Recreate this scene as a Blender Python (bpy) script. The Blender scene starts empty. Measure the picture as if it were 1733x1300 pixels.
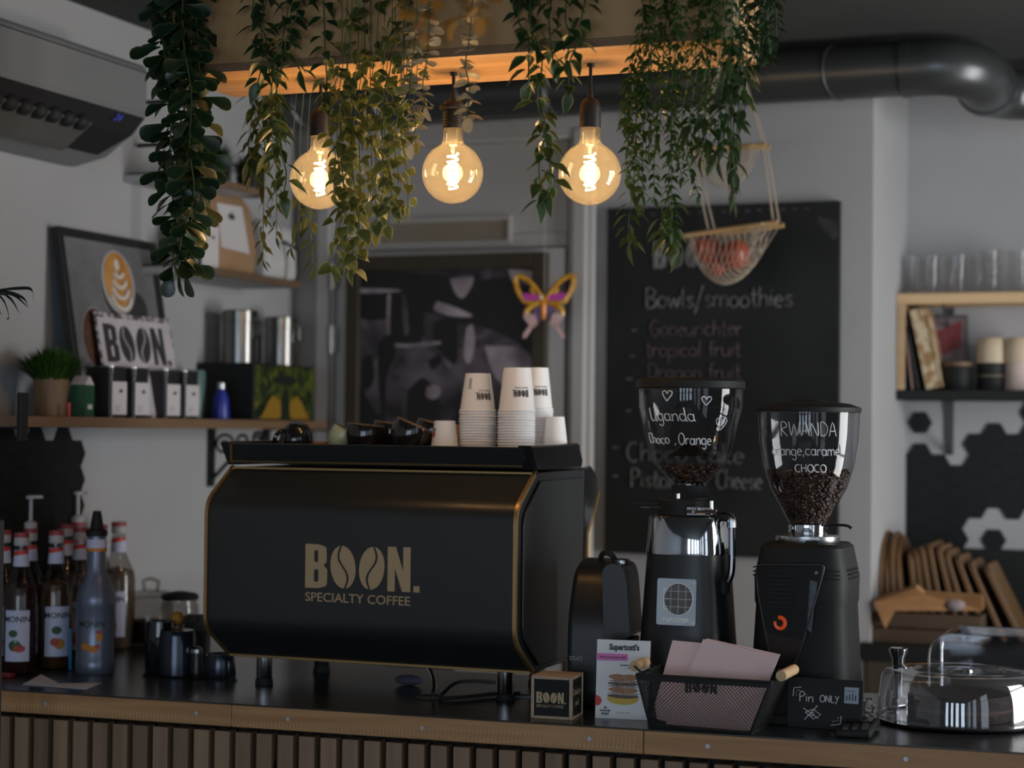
import bpy, math, random
from mathutils import Vector, Matrix, Euler
PI = math.pi
SC = bpy.context.scene
COL = SC.collection
# ------------------------------------------------------------------ camera
FPX = 3200.0
TH, PITCH, ROLL = math.radians(21.2), math.radians(1.38), math.radians(0.6)
ZCAM, ZT = 1.64, 1.05            # eye height, worktop height
F0 = Vector((-math.sin(TH), math.cos(TH), 0)); R0 = Vector((math.cos(TH), math.sin(TH), 0)); U0 = Vector((0, 0, 1))
CF = F0 * math.cos(PITCH) + U0 * math.sin(PITCH)
U1 = U0 * math.cos(PITCH) - F0 * math.sin(PITCH)
CR = R0 * math.cos(ROLL) + U1 * math.sin(ROLL)
CU = U1 * math.cos(ROLL) - R0 * math.sin(ROLL)
CAM = Vector((0, 0, ZCAM))
cd = bpy.data.cameras.new('camera'); cam = bpy.data.objects.new('camera', cd); COL.objects.link(cam)
cam.matrix_world = Matrix(((CR.x, CU.x, -CF.x, CAM.x), (CR.y, CU.y, -CF.y, CAM.y), (CR.z, CU.z, -CF.z, CAM.z), (0, 0, 0, 1)))
cd.sensor_width = 36; cd.lens = FPX / 1733 * 36; cd.clip_start = .05
cd.dof.use_dof = True; cd.dof.focus_distance = 3.86; cd.dof.aperture_fstop = 2.2
SC.camera = cam
# ------------------------------------------------------------------ world, exposure, window light
SC.view_settings.view_transform = 'Standard'; SC.view_settings.look = 'None'
SC.view_settings.exposure = 0.0; SC.view_settings.gamma = 1.0
W = bpy.data.worlds.new('world'); SC.world = W; W.use_nodes = True
W.node_tree.nodes['Background'].inputs[0].default_value = (.55, .68, .9, 1)
W.node_tree.nodes['Background'].inputs[1].default_value = .25
SC.cycles.sample_clamp_indirect = 2.5
SC.cycles.caustics_reflective = False; SC.cycles.caustics_refractive = False
def area(name, loc, direction, sx, sy, power, col):
    l = bpy.data.lights.new(name, 'AREA'); l.shape = 'RECTANGLE'; l.size = sx; l.size_y = sy
    l.energy = power; l.color = col
    o = bpy.data.objects.new(name, l); COL.objects.link(o); o.location = loc
    o.rotation_euler = Vector(direction).to_track_quat('-Z', 'Y').to_euler()
    return o
YF, XRW = -3.4, 1.7               # front (street) wall and right wall planes
DAY = (.68, .83, 1.0)
WINX = [(-1.75, .55), (-.85, .5), (.05, .62), (1.05, .7)]     # street windows: centre, width
WINY = [(-1.9, .8), (-.3, .9), (1.4, 1.0), (4.3, 1.2)]        # windows of the right wall; the last is added to brighten the pillar side
for x, w in WINX: area('daylight', (x, YF - .02, 1.45), (0, 1, 0), w, 2.3, 45 * w, DAY)
for y, w in WINY: area('daylight', (XRW + .02, y, 1.45), (-1, 0, 0), w, 2.3, (9 if y < 3 else 88) * w, (.78, .88, 1.0) if y < 3 else (.98, .98, .97))  # far lamp, much stronger, added for the pillar's side face
# ------------------------------------------------------------------ pixel helpers (frame 1733 x 1300)
def ray(px, py): return CR * ((px - 866.5) / FPX) + CU * ((650 - py) / FPX) + CF
def atd(px, py, d): return CAM + ray(px, py) * d
def onz(px, py, z): r = ray(px, py); return CAM + r * ((z - ZCAM) / r.z)
def onX(px, py, x): r = ray(px, py); return CAM + r * (x / r.x)
def onY(px, py, y): r = ray(px, py); return CAM + r * (y / r.y)
def dep(p): return (p - CAM).dot(CF)
# ------------------------------------------------------------------ materials
def S(r, g, b):
    f = lambda c: (c / 255) / 12.92 if c / 255 <= .04045 else ((c / 255 + .055) / 1.055) ** 2.4
    return (f(r), f(g), f(b))
def newmat(name):
    m = bpy.data.materials.new(name); m.use_nodes = True; nt = m.node_tree
    return m, nt, nt.nodes, nt.links, nt.nodes['Principled BSDF']
def mat(name, col, rough=.5, metal=0, col2=None, scale=20, bump=0, stretch=(1, 1, 1), coat=0, spec=.5, detail=4, lo=.35, hi=.65, emit=None, estr=0):
    m, nt, N, L, B = newmat(name)
    B.inputs['Base Color'].default_value = (*col, 1); B.inputs['Roughness'].default_value = rough
    B.inputs['Metallic'].default_value = metal; B.inputs['Coat Weight'].default_value = coat
    B.inputs['Specular IOR Level'].default_value = spec
    if emit: B.inputs['Emission Color'].default_value = (*emit, 1); B.inputs['Emission Strength'].default_value = estr
    if col2 or bump:
        tc = N.new('ShaderNodeTexCoord'); mp = N.new('ShaderNodeMapping'); nz = N.new('ShaderNodeTexNoise')
        mp.inputs['Scale'].default_value = stretch; nz.inputs['Scale'].default_value = scale; nz.inputs['Detail'].default_value = detail
        L.new(tc.outputs['Object'], mp.inputs[0]); L.new(mp.outputs[0], nz.inputs['Vector'])
        if col2:
            cr = N.new('ShaderNodeValToRGB'); cr.color_ramp.elements[0].color = (*col, 1); cr.color_ramp.elements[1].color = (*col2, 1)
            cr.color_ramp.elements[0].position = lo; cr.color_ramp.elements[1].position = hi
            L.new(nz.outputs['Fac'], cr.inputs[0]); L.new(cr.outputs[0], B.inputs['Base Color'])
        if bump:
            bp = N.new('ShaderNodeBump'); bp.inputs['Strength'].default_value = bump; bp.inputs['Distance'].default_value = .01
            L.new(nz.outputs['Fac'], bp.inputs['Height']); L.new(bp.outputs[0], B.inputs['Normal'])
    return m
def wood(name, c1, c2, axis=0, scale=30, rough=.55, knots=None, rand=True):
    """grain running along a local axis, per-object tone"""
    m, nt, N, L, B = newmat(name); B.inputs['Roughness'].default_value = rough
    tc = N.new('ShaderNodeTexCoord'); mp = N.new('ShaderNodeMapping'); L.new(tc.outputs['Object'], mp.inputs[0])
    st = [1, 1, 1]; st[axis] = .06; mp.inputs['Scale'].default_value = st
    oi = N.new('ShaderNodeObjectInfo')
    if rand:
        cx = N.new('ShaderNodeCombineXYZ'); mu = N.new('ShaderNodeMath'); mu.operation = 'MULTIPLY'; mu.inputs[1].default_value = 9
        L.new(oi.outputs['Random'], mu.inputs[0])
        for i in range(3): L.new(mu.outputs[0], cx.inputs[i])
        L.new(cx.outputs[0], mp.inputs['Location'])
    nz = N.new('ShaderNodeTexNoise'); nz.inputs['Scale'].default_value = scale; nz.inputs['Detail'].default_value = 6; nz.inputs['Distortion'].default_value = .6
    L.new(mp.outputs[0], nz.inputs['Vector'])
    cr = N.new('ShaderNodeValToRGB'); cr.color_ramp.elements[0].position = .3; cr.color_ramp.elements[1].position = .7
    cr.color_ramp.elements[0].color = (*c1, 1); cr.color_ramp.elements[1].color = (*c2, 1)
    L.new(nz.outputs['Fac'], cr.inputs[0])
    hv = N.new('ShaderNodeHueSaturation'); L.new(cr.outputs[0], hv.inputs['Color'])
    if rand:
        mr = N.new('ShaderNodeMapRange'); mr.inputs['To Min'].default_value = .8; mr.inputs['To Max'].default_value = 1.15
        L.new(oi.outputs['Random'], mr.inputs['Value']); L.new(mr.outputs[0], hv.inputs['Value'])
    out = hv.outputs[0]
    if knots:
        vo = N.new('ShaderNodeTexVoronoi'); vo.inputs['Scale'].default_value = knots
        mp2 = N.new('ShaderNodeMapping'); s2 = [1, 1, 1]; s2[axis] = .45; mp2.inputs['Scale'].default_value = s2
        L.new(tc.outputs['Object'], mp2.inputs[0])
        if rand: L.new(cx.outputs[0], mp2.inputs['Location'])
        L.new(mp2.outputs[0], vo.inputs['Vector'])
        r2 = N.new('ShaderNodeValToRGB'); r2.color_ramp.elements[0].position = .04; r2.color_ramp.elements[1].position = .085
        r2.color_ramp.elements[0].color = (.25, .18, .12, 1); r2.color_ramp.elements[1].color = (1, 1, 1, 1)
        L.new(vo.outputs['Distance'], r2.inputs[0])
        mx = N.new('ShaderNodeMix'); mx.data_type = 'RGBA'; mx.blend_type = 'MULTIPLY'; mx.inputs[0].default_value = 1
        L.new(out, mx.inputs[6]); L.new(r2.outputs[0], mx.inputs[7]); out = mx.outputs[2]
    L.new(out, B.inputs['Base Color'])
    bp = N.new('ShaderNodeBump'); bp.inputs['Strength'].default_value = .15; bp.inputs['Distance'].default_value = .004
    L.new(nz.outputs['Fac'], bp.inputs['Height']); L.new(bp.outputs[0], B.inputs['Normal'])
    return m
def clear(name, tint=(.95, .97, 1), gl=.9, rough=.02, base=.04, milk=0, milkcol=(.8, .8, .8), top=.75):
    """thin clear plastic or glass: see-through with a Fresnel reflection"""
    m, nt, N, L, B = newmat(name); N.remove(B); out = N['Material Output']
    tr = N.new('ShaderNodeBsdfTransparent'); tr.inputs[0].default_value = (*tint, 1)
    g = N.new('ShaderNodeBsdfGlossy'); g.inputs['Roughness'].default_value = rough; g.inputs[0].default_value = (gl, gl, gl, 1)
    fr = N.new('ShaderNodeLayerWeight'); fr.inputs[0].default_value = .35
    mr = N.new('ShaderNodeMapRange'); mr.inputs['To Min'].default_value = base; mr.inputs['To Max'].default_value = top
    pw = N.new('ShaderNodeMath'); pw.operation = 'POWER'; pw.inputs[1].default_value = 2.0
    L.new(fr.outputs['Facing'], pw.inputs[0]); L.new(pw.outputs[0], mr.inputs['Value'])
    mx = N.new('ShaderNodeMixShader'); L.new(mr.outputs[0], mx.inputs[0])
    src = tr.outputs[0]
    if milk:
        tl = N.new('ShaderNodeBsdfTranslucent'); tl.inputs[0].default_value = (*milkcol, 1)
        m2 = N.new('ShaderNodeMixShader'); m2.inputs[0].default_value = milk
        L.new(tr.outputs[0], m2.inputs[1]); L.new(tl.outputs[0], m2.inputs[2]); src = m2.outputs[0]
    L.new(src, mx.inputs[1]); L.new(g.outputs[0], mx.inputs[2]); L.new(mx.outputs[0], out.inputs[0])
    return m
def leafmat(name, col, col2, rough=.4, trans=.35):
    m, nt, N, L, B = newmat(name); out = N['Material Output']
    tc = N.new('ShaderNodeTexCoord'); nz = N.new('ShaderNodeTexNoise'); nz.inputs['Scale'].default_value = 14
    L.new(tc.outputs['Object'], nz.inputs['Vector'])
    cr = N.new('ShaderNodeValToRGB'); cr.color_ramp.elements[0].color = (*col, 1); cr.color_ramp.elements[1].color = (*col2, 1)
    cr.color_ramp.elements[0].position = .35; cr.color_ramp.elements[1].position = .65
    L.new(nz.outputs['Fac'], cr.inputs[0]); L.new(cr.outputs[0], B.inputs['Base Color']); B.inputs['Roughness'].default_value = rough
    t = N.new('ShaderNodeBsdfTranslucent'); L.new(cr.outputs[0], t.inputs[0])
    mx = N.new('ShaderNodeMixShader'); mx.inputs[0].default_value = trans
    L.new(B.outputs[0], mx.inputs[1]); L.new(t.outputs[0], mx.inputs[2]); L.new(mx.outputs[0], out.inputs[0])
    return m
M = {}
M['wall'] = mat('wall_paint', (.350, .352, .362), .85, col2=(.385, .386, .393), scale=2.2, bump=.03)
M['trimpaint'] = mat('trim_paint', (.45, .44, .43), .5)
M['ceil'] = mat('ceiling_paint', (.030, .034, .032), .9, col2=(.037, .040, .037), scale=4)
M['floor'] = wood('floor_boards', (.10, .065, .04), (.16, .11, .07), 1, 14)
M['black'] = mat('satin_black', (.017, .0185, .0195), .38, spec=.4)
M['matblack'] = mat('matt_black', (.012, .013, .0132), .6, spec=.28)
M['gloss'] = mat('gloss_black', (.012, .012, .013), .08, coat=.5)
M['panel'] = mat('machine_panel', (.021, .0235, .024), .34, spec=.45)
M['rubber'] = mat('rubber', (.015, .015, .015), .7)
M['gold'] = mat('brass_trim', (.46, .30, .12), .36, metal=.8)
M['goldprint'] = mat('gold_print', (.44, .32, .18), .5, metal=.1)
M['chrome'] = mat('chrome', (.62, .63, .65), .07, metal=1)
M['steel'] = mat('brushed_steel', (.45, .45, .45), .28, metal=1, bump=.02, scale=60, stretch=(1, 1, .02))
M['top'] = mat('black_laminate', (.018, .0205, .023), .24, col2=(.025, .028, .031), scale=30)
M['pine'] = wood('pine_edge', (.30, .145, .052), (.45, .245, .10), 0, 34, .5, knots=5)
M['slat'] = wood('pine_slat', (.20, .125, .072), (.30, .195, .118), 2, 30, .6, knots=6)
M['ply'] = wood('plywood', (.56, .29, .105), (.84, .53, .27), 0, 15, .55, knots=4)
M['darkwood'] = wood('dark_wood', (.10, .062, .035), (.17, .105, .06), 1, 25)
M['shelfwood'] = wood('oak_shelf', (.14, .08, .042), (.21, .13, .07), 1, 25)
M['lightwood'] = wood('light_wood', (.50, .33, .17), (.60, .42, .24), 0, 25)
M['board'] = wood('serving_board_wood', (.105, .050, .017), (.18, .092, .034), 2, 20)
M['white'] = mat('white_paper', (.74, .72, .69), .7)
M['cup'] = mat('paper_cup_white', (.80, .80, .80), .6)
M['ink'] = mat('dark_ink', (.03, .03, .03), .6)
M['red'] = mat('red_print', (.55, .04, .04), .5)
M['pink'] = mat('pink_paper', (.78, .60, .60), .75, col2=(.82, .64, .64), scale=3)
M['bronze'] = mat('socket_bakelite', (.011, .008, .006), .55, metal=0)
M['chalk'] = mat('chalk', (.66, .67, .70), .9)
M['glass'] = clear('clear_glass', (.97, .97, .97), .8, .04, .02, .13, (.95, .95, .95), .22)
M['green'] = mat('stem_green', (.05, .085, .025), .6)
# ------------------------------------------------------------------ mesh builder
class MB:
    def __init__(s): s.v = []; s.f = []; s.m = []
    def add(s, vs, fs, mi=0, T=None):
        b = len(s.v)
        s.v += [tuple(T @ Vector(p)) if T is not None else tuple(p) for p in vs]
        for f in fs: s.f.append(tuple(i + b for i in f)); s.m.append(mi)
        return s
    def box(s, x0, x1, y0, y1, z0, z1, T=None, mi=0):
        vs = [(x0, y0, z0), (x1, y0, z0), (x1, y1, z0), (x0, y1, z0), (x0, y0, z1), (x1, y0, z1), (x1, y1, z1), (x0, y1, z1)]
        return s.add(vs, [(3, 2, 1, 0), (4, 5, 6, 7), (0, 1, 5, 4), (1, 2, 6, 5), (2, 3, 7, 6), (3, 0, 4, 7)], mi, T)
    def lathe(s, prof, n=32, T=None, mi=0, caps=True, sq=0):
        vs, fs = [], []
        for r, z in prof:
            for k in range(n):
                a = 2 * PI * k / n; c, q = math.cos(a), math.sin(a)
                g = 1 if not sq else 1 / (abs(c) ** sq + abs(q) ** sq) ** (1 / sq)
                vs.append((r * c * g, r * q * g, z))
        for i in range(len(prof) - 1):
            for k in range(n):
                a, b = i * n + k, i * n + (k + 1) % n
                fs.append((a, b, b + n, a + n))
        if caps:
            if prof[0][0] > 1e-5: fs.append(tuple(range(n))[::-1])
            if prof[-1][0] > 1e-5: fs.append(tuple((len(prof) - 1) * n + k for k in range(n)))
        return s.add(vs, fs, mi, T)
    def cyl(s, p0, p1, r, r1=None, n=16, mi=0):
        p0, p1 = Vector(p0), Vector(p1); d = p1 - p0
        T = Matrix.Translation(p0) @ d.to_track_quat('Z', 'Y').to_matrix().to_4x4()
        return s.lathe([(r, 0), (r if r1 is None else r1, d.length)], n, T, mi)
    def tube(s, pts, r, n=8, mi=0, closed=False, caps=True):
        pts = [Vector(p) for p in pts]; vs, fs = [], []; up = None; k = len(pts)
        for i, p in enumerate(pts):
            a = pts[i - 1] if (i > 0 or closed) else p
            b = pts[(i + 1) % k] if (i < k - 1 or closed) else p
            t = (b - a).normalized() if (b - a).length > 1e-9 else Vector((0, 0, 1))
            if up is None:
                up = t.orthogonal().normalized()
            else:
                up = (up - t * up.dot(t)); up = up.normalized() if up.length > 1e-6 else t.orthogonal().normalized()
            w = t.cross(up); rr = r[i] if isinstance(r, (list, tuple)) else r
            for j in range(n):
                ang = 2 * PI * j / n; vs.append(p + up * (math.cos(ang) * rr) + w * (math.sin(ang) * rr))
        for i in range(k if closed else k - 1):
            for j in range(n):
                a, b = i * n + j, i * n + (j + 1) % n; c = ((i + 1) % k) * n
                fs.append((a, b, c + (j + 1) % n, c + j))
        if caps and not closed:
            fs.append(tuple(range(n))[::-1]); fs.append(tuple((k - 1) * n + j for j in range(n)))
        return s.add(vs, fs, mi)
    def prism(s, pts, off, mi=0, T=None):
        """closed outline of 3D points swept along off"""
        pts = [Vector(p) for p in pts]; off = Vector(off); n = len(pts)
        fs = [tuple(range(n)), tuple(range(n, 2 * n))[::-1]] + [(i + n, (i + 1) % n + n, (i + 1) % n, i) for i in range(n)]
        return s.add(pts + [p + off for p in pts], fs, mi, T)
    def sphere(s, c, r, n=16, m=10, sc=(1, 1, 1), mi=0, T=None):
        prof = [(max(math.sin(PI * i / m), 0) * r if 0 < i < m else 0.00001, -math.cos(PI * i / m) * r) for i in range(m + 1)]
        X = Matrix.Translation(c) @ Matrix.Diagonal((*sc, 1))
        return s.lathe(prof, n, (T @ X) if T is not None else X, mi, caps=False)
    def build(s, name, mats, parent=None, smooth=35, bevel=0, seg=2):
        me = bpy.data.meshes.new(name); me.from_pydata(s.v, [], s.f)
        for m in (mats if isinstance(mats, (list, tuple)) else [mats]): me.materials.append(M[m] if isinstance(m, str) else m)
        if len(set(s.m)) > 1: me.polygons.foreach_set('material_index', s.m)
        me.validate()
        if smooth:
            me.polygons.foreach_set('use_smooth', [True] * len(me.polygons)); me.set_sharp_from_angle(angle=math.radians(smooth))
        me.update()
        o = bpy.data.objects.new(name, me); COL.objects.link(o)
        if parent is not None: o.parent = parent
        if bevel:
            b = o.modifiers.new('bevel', 'BEVEL'); b.width = bevel; b.segments = seg; b.limit_method = 'ANGLE'; b.angle_limit = math.radians(40)
        return o
def tag(o, label, cat, group=None):
    o['label'] = label; o['category'] = cat
    if group: o['group'] = group
    return o
def thing(name, label, cat, loc=(0, 0, 0), rz=0, group=None):
    o = bpy.data.objects.new(name, None); COL.objects.link(o); o.empty_display_size = .05
    o.location = loc; o.rotation_euler = (0, 0, rz)
    return tag(o, label, cat, group)
def struct(name, mb, m, parent=None, **k):
    o = mb.build(name, m, parent, **k)
    if parent is None: o['kind'] = 'structure'
    return o
def dup(o, parent=None):
    c = o.copy(); COL.objects.link(c)
    if parent is not None: c.parent = parent
    for ch in list(o.children): dup(ch, c)
    return c
def put(o, loc, rot=(0, 0, 0), label=None, group=None):
    o.location = loc; o.rotation_euler = rot
    if label: o['label'] = label
    if group: o['group'] = group
    return o
def fillet(pts, r, n=4):
    out = []; k = len(pts)
    for i in range(k):
        p = Vector(pts[i]); a = Vector(pts[i - 1]) - p; b = Vector(pts[(i + 1) % k]) - p
        rr = min(r, a.length * .45, b.length * .45); p0 = p + a.normalized() * rr; p1 = p + b.normalized() * rr
        for j in range(n + 1):
            t = j / n; out.append(p0 * (1 - t) ** 2 + p * 2 * t * (1 - t) + p1 * t * t)
    return out
def smooth_path(pts, n=6):
    pts = [Vector(p) for p in pts]
    if len(pts) < 3: return pts
    q = [pts[0] * 2 - pts[1]] + pts + [pts[-1] * 2 - pts[-2]]; out = []
    for i in range(1, len(q) - 2):
        a, b, c, d = q[i - 1], q[i], q[i + 1], q[i + 2]
        for j in range(n):
            t = j / n
            out.append(.5 * ((2 * b) + (c - a) * t + (2 * a - 5 * b + 4 * c - d) * t * t + (3 * b - 3 * c + d - a) * t ** 3))
    out.append(pts[-1]); return out
def frame(o, x, n):
    """matrix: local x along x, local z along n, origin o"""
    x = Vector(x).normalized(); n = Vector(n).normalized(); y = n.cross(x).normalized(); x = y.cross(n)
    return Matrix(((x.x, y.x, n.x, o[0]), (x.y, y.y, n.y, o[1]), (x.z, y.z, n.z, o[2]), (0, 0, 0, 1)))
def upright(x, y, z, rz=0):
    """text frame: reads along local x, faces -y, z up"""
    return Matrix.Translation((x, y, z)) @ Matrix.Rotation(rz, 4, 'Z') @ Matrix.Rotation(PI / 2, 4, 'X')
# ------------------------------------------------------------------ lettering
def curve2d(loops, depth=.0004, handles=False):
    cu = bpy.data.curves.new('c', 'CURVE'); cu.dimensions = '2D'; cu.fill_mode = 'BOTH'; cu.extrude = depth
    for lp in loops:
        sp = cu.splines.new('POLY'); sp.points.add(len(lp) - 1); sp.use_cyclic_u = True
        for p, q in zip(sp.points, lp): p.co = (q[0], q[1], 0, 1)
    return cu
def curve_mesh(cu, T=None, warp=None, xs=1):
    o = bpy.data.objects.new('tmp', cu); COL.objects.link(o)
    dg = bpy.context.evaluated_depsgraph_get(); me = bpy.data.meshes.new_from_object(o.evaluated_get(dg))
    vs = [v.co.copy() for v in me.vertices]; fs = [tuple(p.vertices) for p in me.polygons]
    bpy.data.objects.remove(o); bpy.data.curves.remove(cu); bpy.data.meshes.remove(me)
    out = []
    for v in vs:
        v.x *= xs
        if warp: v = warp(v)
        if T is not None: v = T @ v
        out.append(v)
    return out, fs
def text_mb(mb, s, size, T=None, bold=0, xs=1, align='CENTER', depth=.0004, warp=None, sp=1, mi=0, line=1):
    cu = bpy.data.curves.new('t', 'FONT'); cu.body = s; cu.size = size; cu.align_x = align; cu.extrude = depth
    cu.offset = bold; cu.space_character = sp; cu.resolution_u = 3; cu.space_line = line
    vs, fs = curve_mesh(cu, T, warp, xs); mb.add(vs, fs, mi); return mb
def text(name, s, size, T, m, parent, **k):
    mb = MB(); text_mb(mb, s, size, T, **k); return mb.build(name, m, parent, smooth=0)
def bean_loops(cx, cy, rx, ry, tilt, n=26, gap=.09, flip=False):
    """coffee bean: an oval split by an S-shaped slit"""
    c, s_ = math.cos(tilt), math.sin(tilt)
    def P(x, y): return (cx + x * c - y * s_, cy + x * s_ + y * c)
    sg = -1 if flip else 1
    seam = [(sg * .30 * rx * math.sin(-PI * t), ry * t) for t in [1 - 2 * i / n for i in range(n + 1)]]
    L_, R_ = [], []
    g = gap * rx
    for i in range(n + 1):
        a = PI / 2 + PI * i / n; L_.append((rx * math.cos(a) - g * .35, ry * math.sin(a) * .985))
        a = -PI / 2 + PI * i / n; R_.append((rx * math.cos(a) + g * .35, ry * math.sin(a) * .985))
    left = L_ + [(x - g, y * .96) for x, y in reversed(seam)]
    right = R_ + [(x + g, y * .96) for x, y in seam]
    return [[P(*q) for q in left], [P(*q) for q in right]]
def boon_loops(h, dot=True):
    """the café's word mark, baseline at 0, height h; returns loops and width"""
    w = h * .50
    def arcs(x0, y0, x1, y1, r, hole=False):
        return [tuple(p)[:2] for p in fillet([(x0, y0, 0), (x1, y0, 0), (x1, y1, 0), (x0, y1, 0)], r, 5)]
    B = [(0, 0, 0), (w * .62, 0, 0), (w * .98, h * .06, 0), (w, h * .44, 0), (w * .80, h * .52, 0), (w * .97, h * .60, 0), (w * .95, h * .94, 0), (w * .6, h, 0), (0, h, 0)]
    b = []
    for i, p in enumerate(B): b.append(p)
    b = [tuple(p)[:2] for p in fillet(b, h * .055, 4)]; b[0:5] = [(0, 0)]; b[-5:] = [(0, h)]
    loops = [b, arcs(w * .40, h * .14, w * .60, h * .43, h * .05), arcs(w * .40, h * .59, w * .58, h * .86, h * .05)]
    x = w + h * .35
    loops += bean_loops(x, h * .5, h * .27, h * .49, .10)
    x2 = x + h * .64
    loops += bean_loops(x2, h * .5, h * .27, h * .49, -.10, flip=True)
    x3 = x2 + h * .35; nw = h * .50
    loops.append([(x3, 0), (x3 + nw * .32, 0), (x3 + nw * .32, h * .52), (x3 + nw * .64, 0), (x3 + nw, 0), (x3 + nw, h), (x3 + nw * .68, h), (x3 + nw * .68, h * .46), (x3 + nw * .36, h), (x3, h)])
    x4 = x3 + nw
    if dot: loops.append([(x4 + h * .07, 0), (x4 + h * .20, 0), (x4 + h * .20, h * .14), (x4 + h * .07, h * .14)])
    return loops, x4
def boon_mb(mb, h, T, depth=.0004, dot=True, warp=None, mi=0, xs=1):
    loops, w = boon_loops(h, dot); vs, fs = curve_mesh(curve2d(loops, depth), T, warp, xs); mb.add(vs, fs, mi); return w
# single stroke handwriting
def arc(cx, cy, rx, ry, a0, a1, n=10): return [(cx + rx * math.cos(math.radians(a0 + (a1 - a0) * i / n)), cy + ry * math.sin(math.radians(a0 + (a1 - a0) * i / n))) for i in range(n + 1)]
G = {
 'a': (.55, [arc(.24, .24, .2, .25, 50, 360) + [(.44, .5), (.44, .08), (.52, 0)]]), 'b': (.5, [[(.06, .95), (.06, 0)], arc(.24, .25, .19, .25, 150, -150)]),
 'c': (.5, [arc(.27, .25, .22, .25, 50, 310)]), 'd': (.55, [arc(.24, .25, .2, .25, 40, 360) + [(.44, .95), (.44, .05), (.52, 0)]]),
 'e': (.5, [[(.06, .27), (.44, .3)] + arc(.25, .25, .2, .25, 10, 310)]), 'f': (.36, [[(.36, .88), (.26, .95), (.17, .82), (.17, 0)], [(.02, .5), (.34, .5)]]),
 'g': (.55, [arc(.24, .25, .2, .25, 40, 360) + [(.44, .5), (.44, -.2), (.3, -.38), (.08, -.28)]]), 'h': (.52, [[(.07, .95), (.07, 0)], [(.07, .3), (.22, .5), (.4, .45), (.42, 0)]]),
 'i': (.22, [[(.1, .5), (.1, .02)], [(.1, .7), (.12, .74)]]), 'k': (.46, [[(.07, .95), (.07, 0)], [(.4, .5), (.08, .22), (.42, 0)]]), 'l': (.24, [[(.1, .95), (.1, .05), (.18, 0)]]),
 'm': (.8, [[(.06, .5), (.06, 0)], [(.06, .3), (.2, .5), (.36, .42), (.37, 0)], [(.37, .3), (.52, .5), (.68, .42), (.7, 0)]]), 'n': (.54, [[(.07, .5), (.07, 0)], [(.07, .28), (.24, .5), (.42, .42), (.44, 0)]]),
 'o': (.52, [arc(.25, .25, .21, .25, 90, 450)]), 'p': (.52, [[(.07, .5), (.07, -.4)], arc(.25, .25, .2, .25, 150, -150)]), 'r': (.42, [[(.07, .5), (.07, 0)], [(.07, .28), (.2, .48), (.38, .46)]]),
 's': (.44, [[(.38, .44), (.22, .5), (.09, .4), (.22, .26), (.38, .13), (.24, 0), (.06, .06)]]), 't': (.38, [[(.17, .85), (.17, .08), (.28, 0), (.36, .05)], [(.02, .55), (.36, .55)]]),
 'u': (.54, [[(.06, .5), (.08, .1), (.22, 0), (.4, .12), (.43, .5)], [(.43, .5), (.44, .05), (.52, 0)]]), 'w': (.66, [[(.04, .5), (.16, 0), (.31, .42), (.46, 0), (.6, .5)]]),
 'y': (.5, [[(.05, .5), (.24, .05)], [(.44, .5), (.14, -.38)]]), 'A': (.62, [[(.03, 0), (.28, .95), (.55, 0)], [(.12, .34), (.46, .34)]]), 'B': (.6, [[(.08, 0), (.08, .95), (.4, .9), (.45, .65), (.12, .5), (.48, .4), (.5, .1), (.08, 0)]]),
 'C': (.58, [arc(.31, .47, .27, .48, 55, 305)]), 'D': (.62, [[(.08, 0), (.08, .95), (.4, .85), (.54, .5), (.4, .1), (.08, 0)]]), 'G': (.64, [arc(.31, .47, .27, .48, 55, 330) + [(.54, .42), (.34, .42)]]),
 'H': (.6, [[(.06, 0), (.06, .95)], [(.5, 0), (.5, .95)], [(.06, .5), (.5, .5)]]), 'L': (.46, [[(.08, .9), (.08, .02), (.42, .02)]]), 'N': (.62, [[(.07, 0), (.07, .9), (.5, 0), (.5, .95)]]), 'O': (.64, [arc(.31, .47, .27, .48, 100, 460)]),
 'P': (.56, [[(.1, 0), (.1, .95), (.42, .9), (.46, .62), (.1, .46)]]), 'R': (.6, [[(.08, 0), (.08, .95), (.42, .9), (.44, .62), (.1, .48), (.52, 0)]]), 'U': (.68, [[(.06, .95), (.08, .25), (.26, 0), (.48, .2), (.54, .95)], [(.54, .95), (.55, .1), (.64, 0)]]),
 'W': (.86, [[(.04, .95), (.2, 0), (.4, .8), (.6, 0), (.8, .95)]]), 'Y': (.5, [[(.04, .9), (.24, .5)], [(.46, .9), (.12, -.2)]]), ',': (.24, [[(.12, .06), (.05, -.14)]]), '/': (.46, [[(.02, -.3), (.42, 1.05)]]), '-': (.5, [[(.05, .3), (.42, .3)]]), '.': (.2, [[(.08, 0), (.1, .04)]]), ' ': (.36, []),
 '<': (.62, [[(.3, 0), (.08, .5), (.1, .75), (.24, .75), (.32, .55), (.42, .78), (.56, .72), (.56, .5), (.3, 0)]]),
}
def script_mb(mb, s, h, fn, r, xs=1.0, seed=1, mi=0, n=4):
    """handwritten text: fn maps (u, v) in metres to a 3D point"""
    rd = random.Random(seed); x = 0
    for ch in s:
        adv, st = G[ch]; dy = rd.uniform(-.03, .03)
        for pl in st:
            pts = [Vector((x + px * xs, py + dy, 0)) for px, py in pl]
            if len(pts) > 2: pts = smooth_path(pts, 3)
            mb.tube([fn(p.x * h, p.y * h) for p in pts], r, n, mi)
        x += adv * xs
    return x * h
def script_w(s, h, xs=1.0): return sum(G[c][0] for c in s) * xs * h
SC.cycles.transparent_max_bounces = 20
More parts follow.
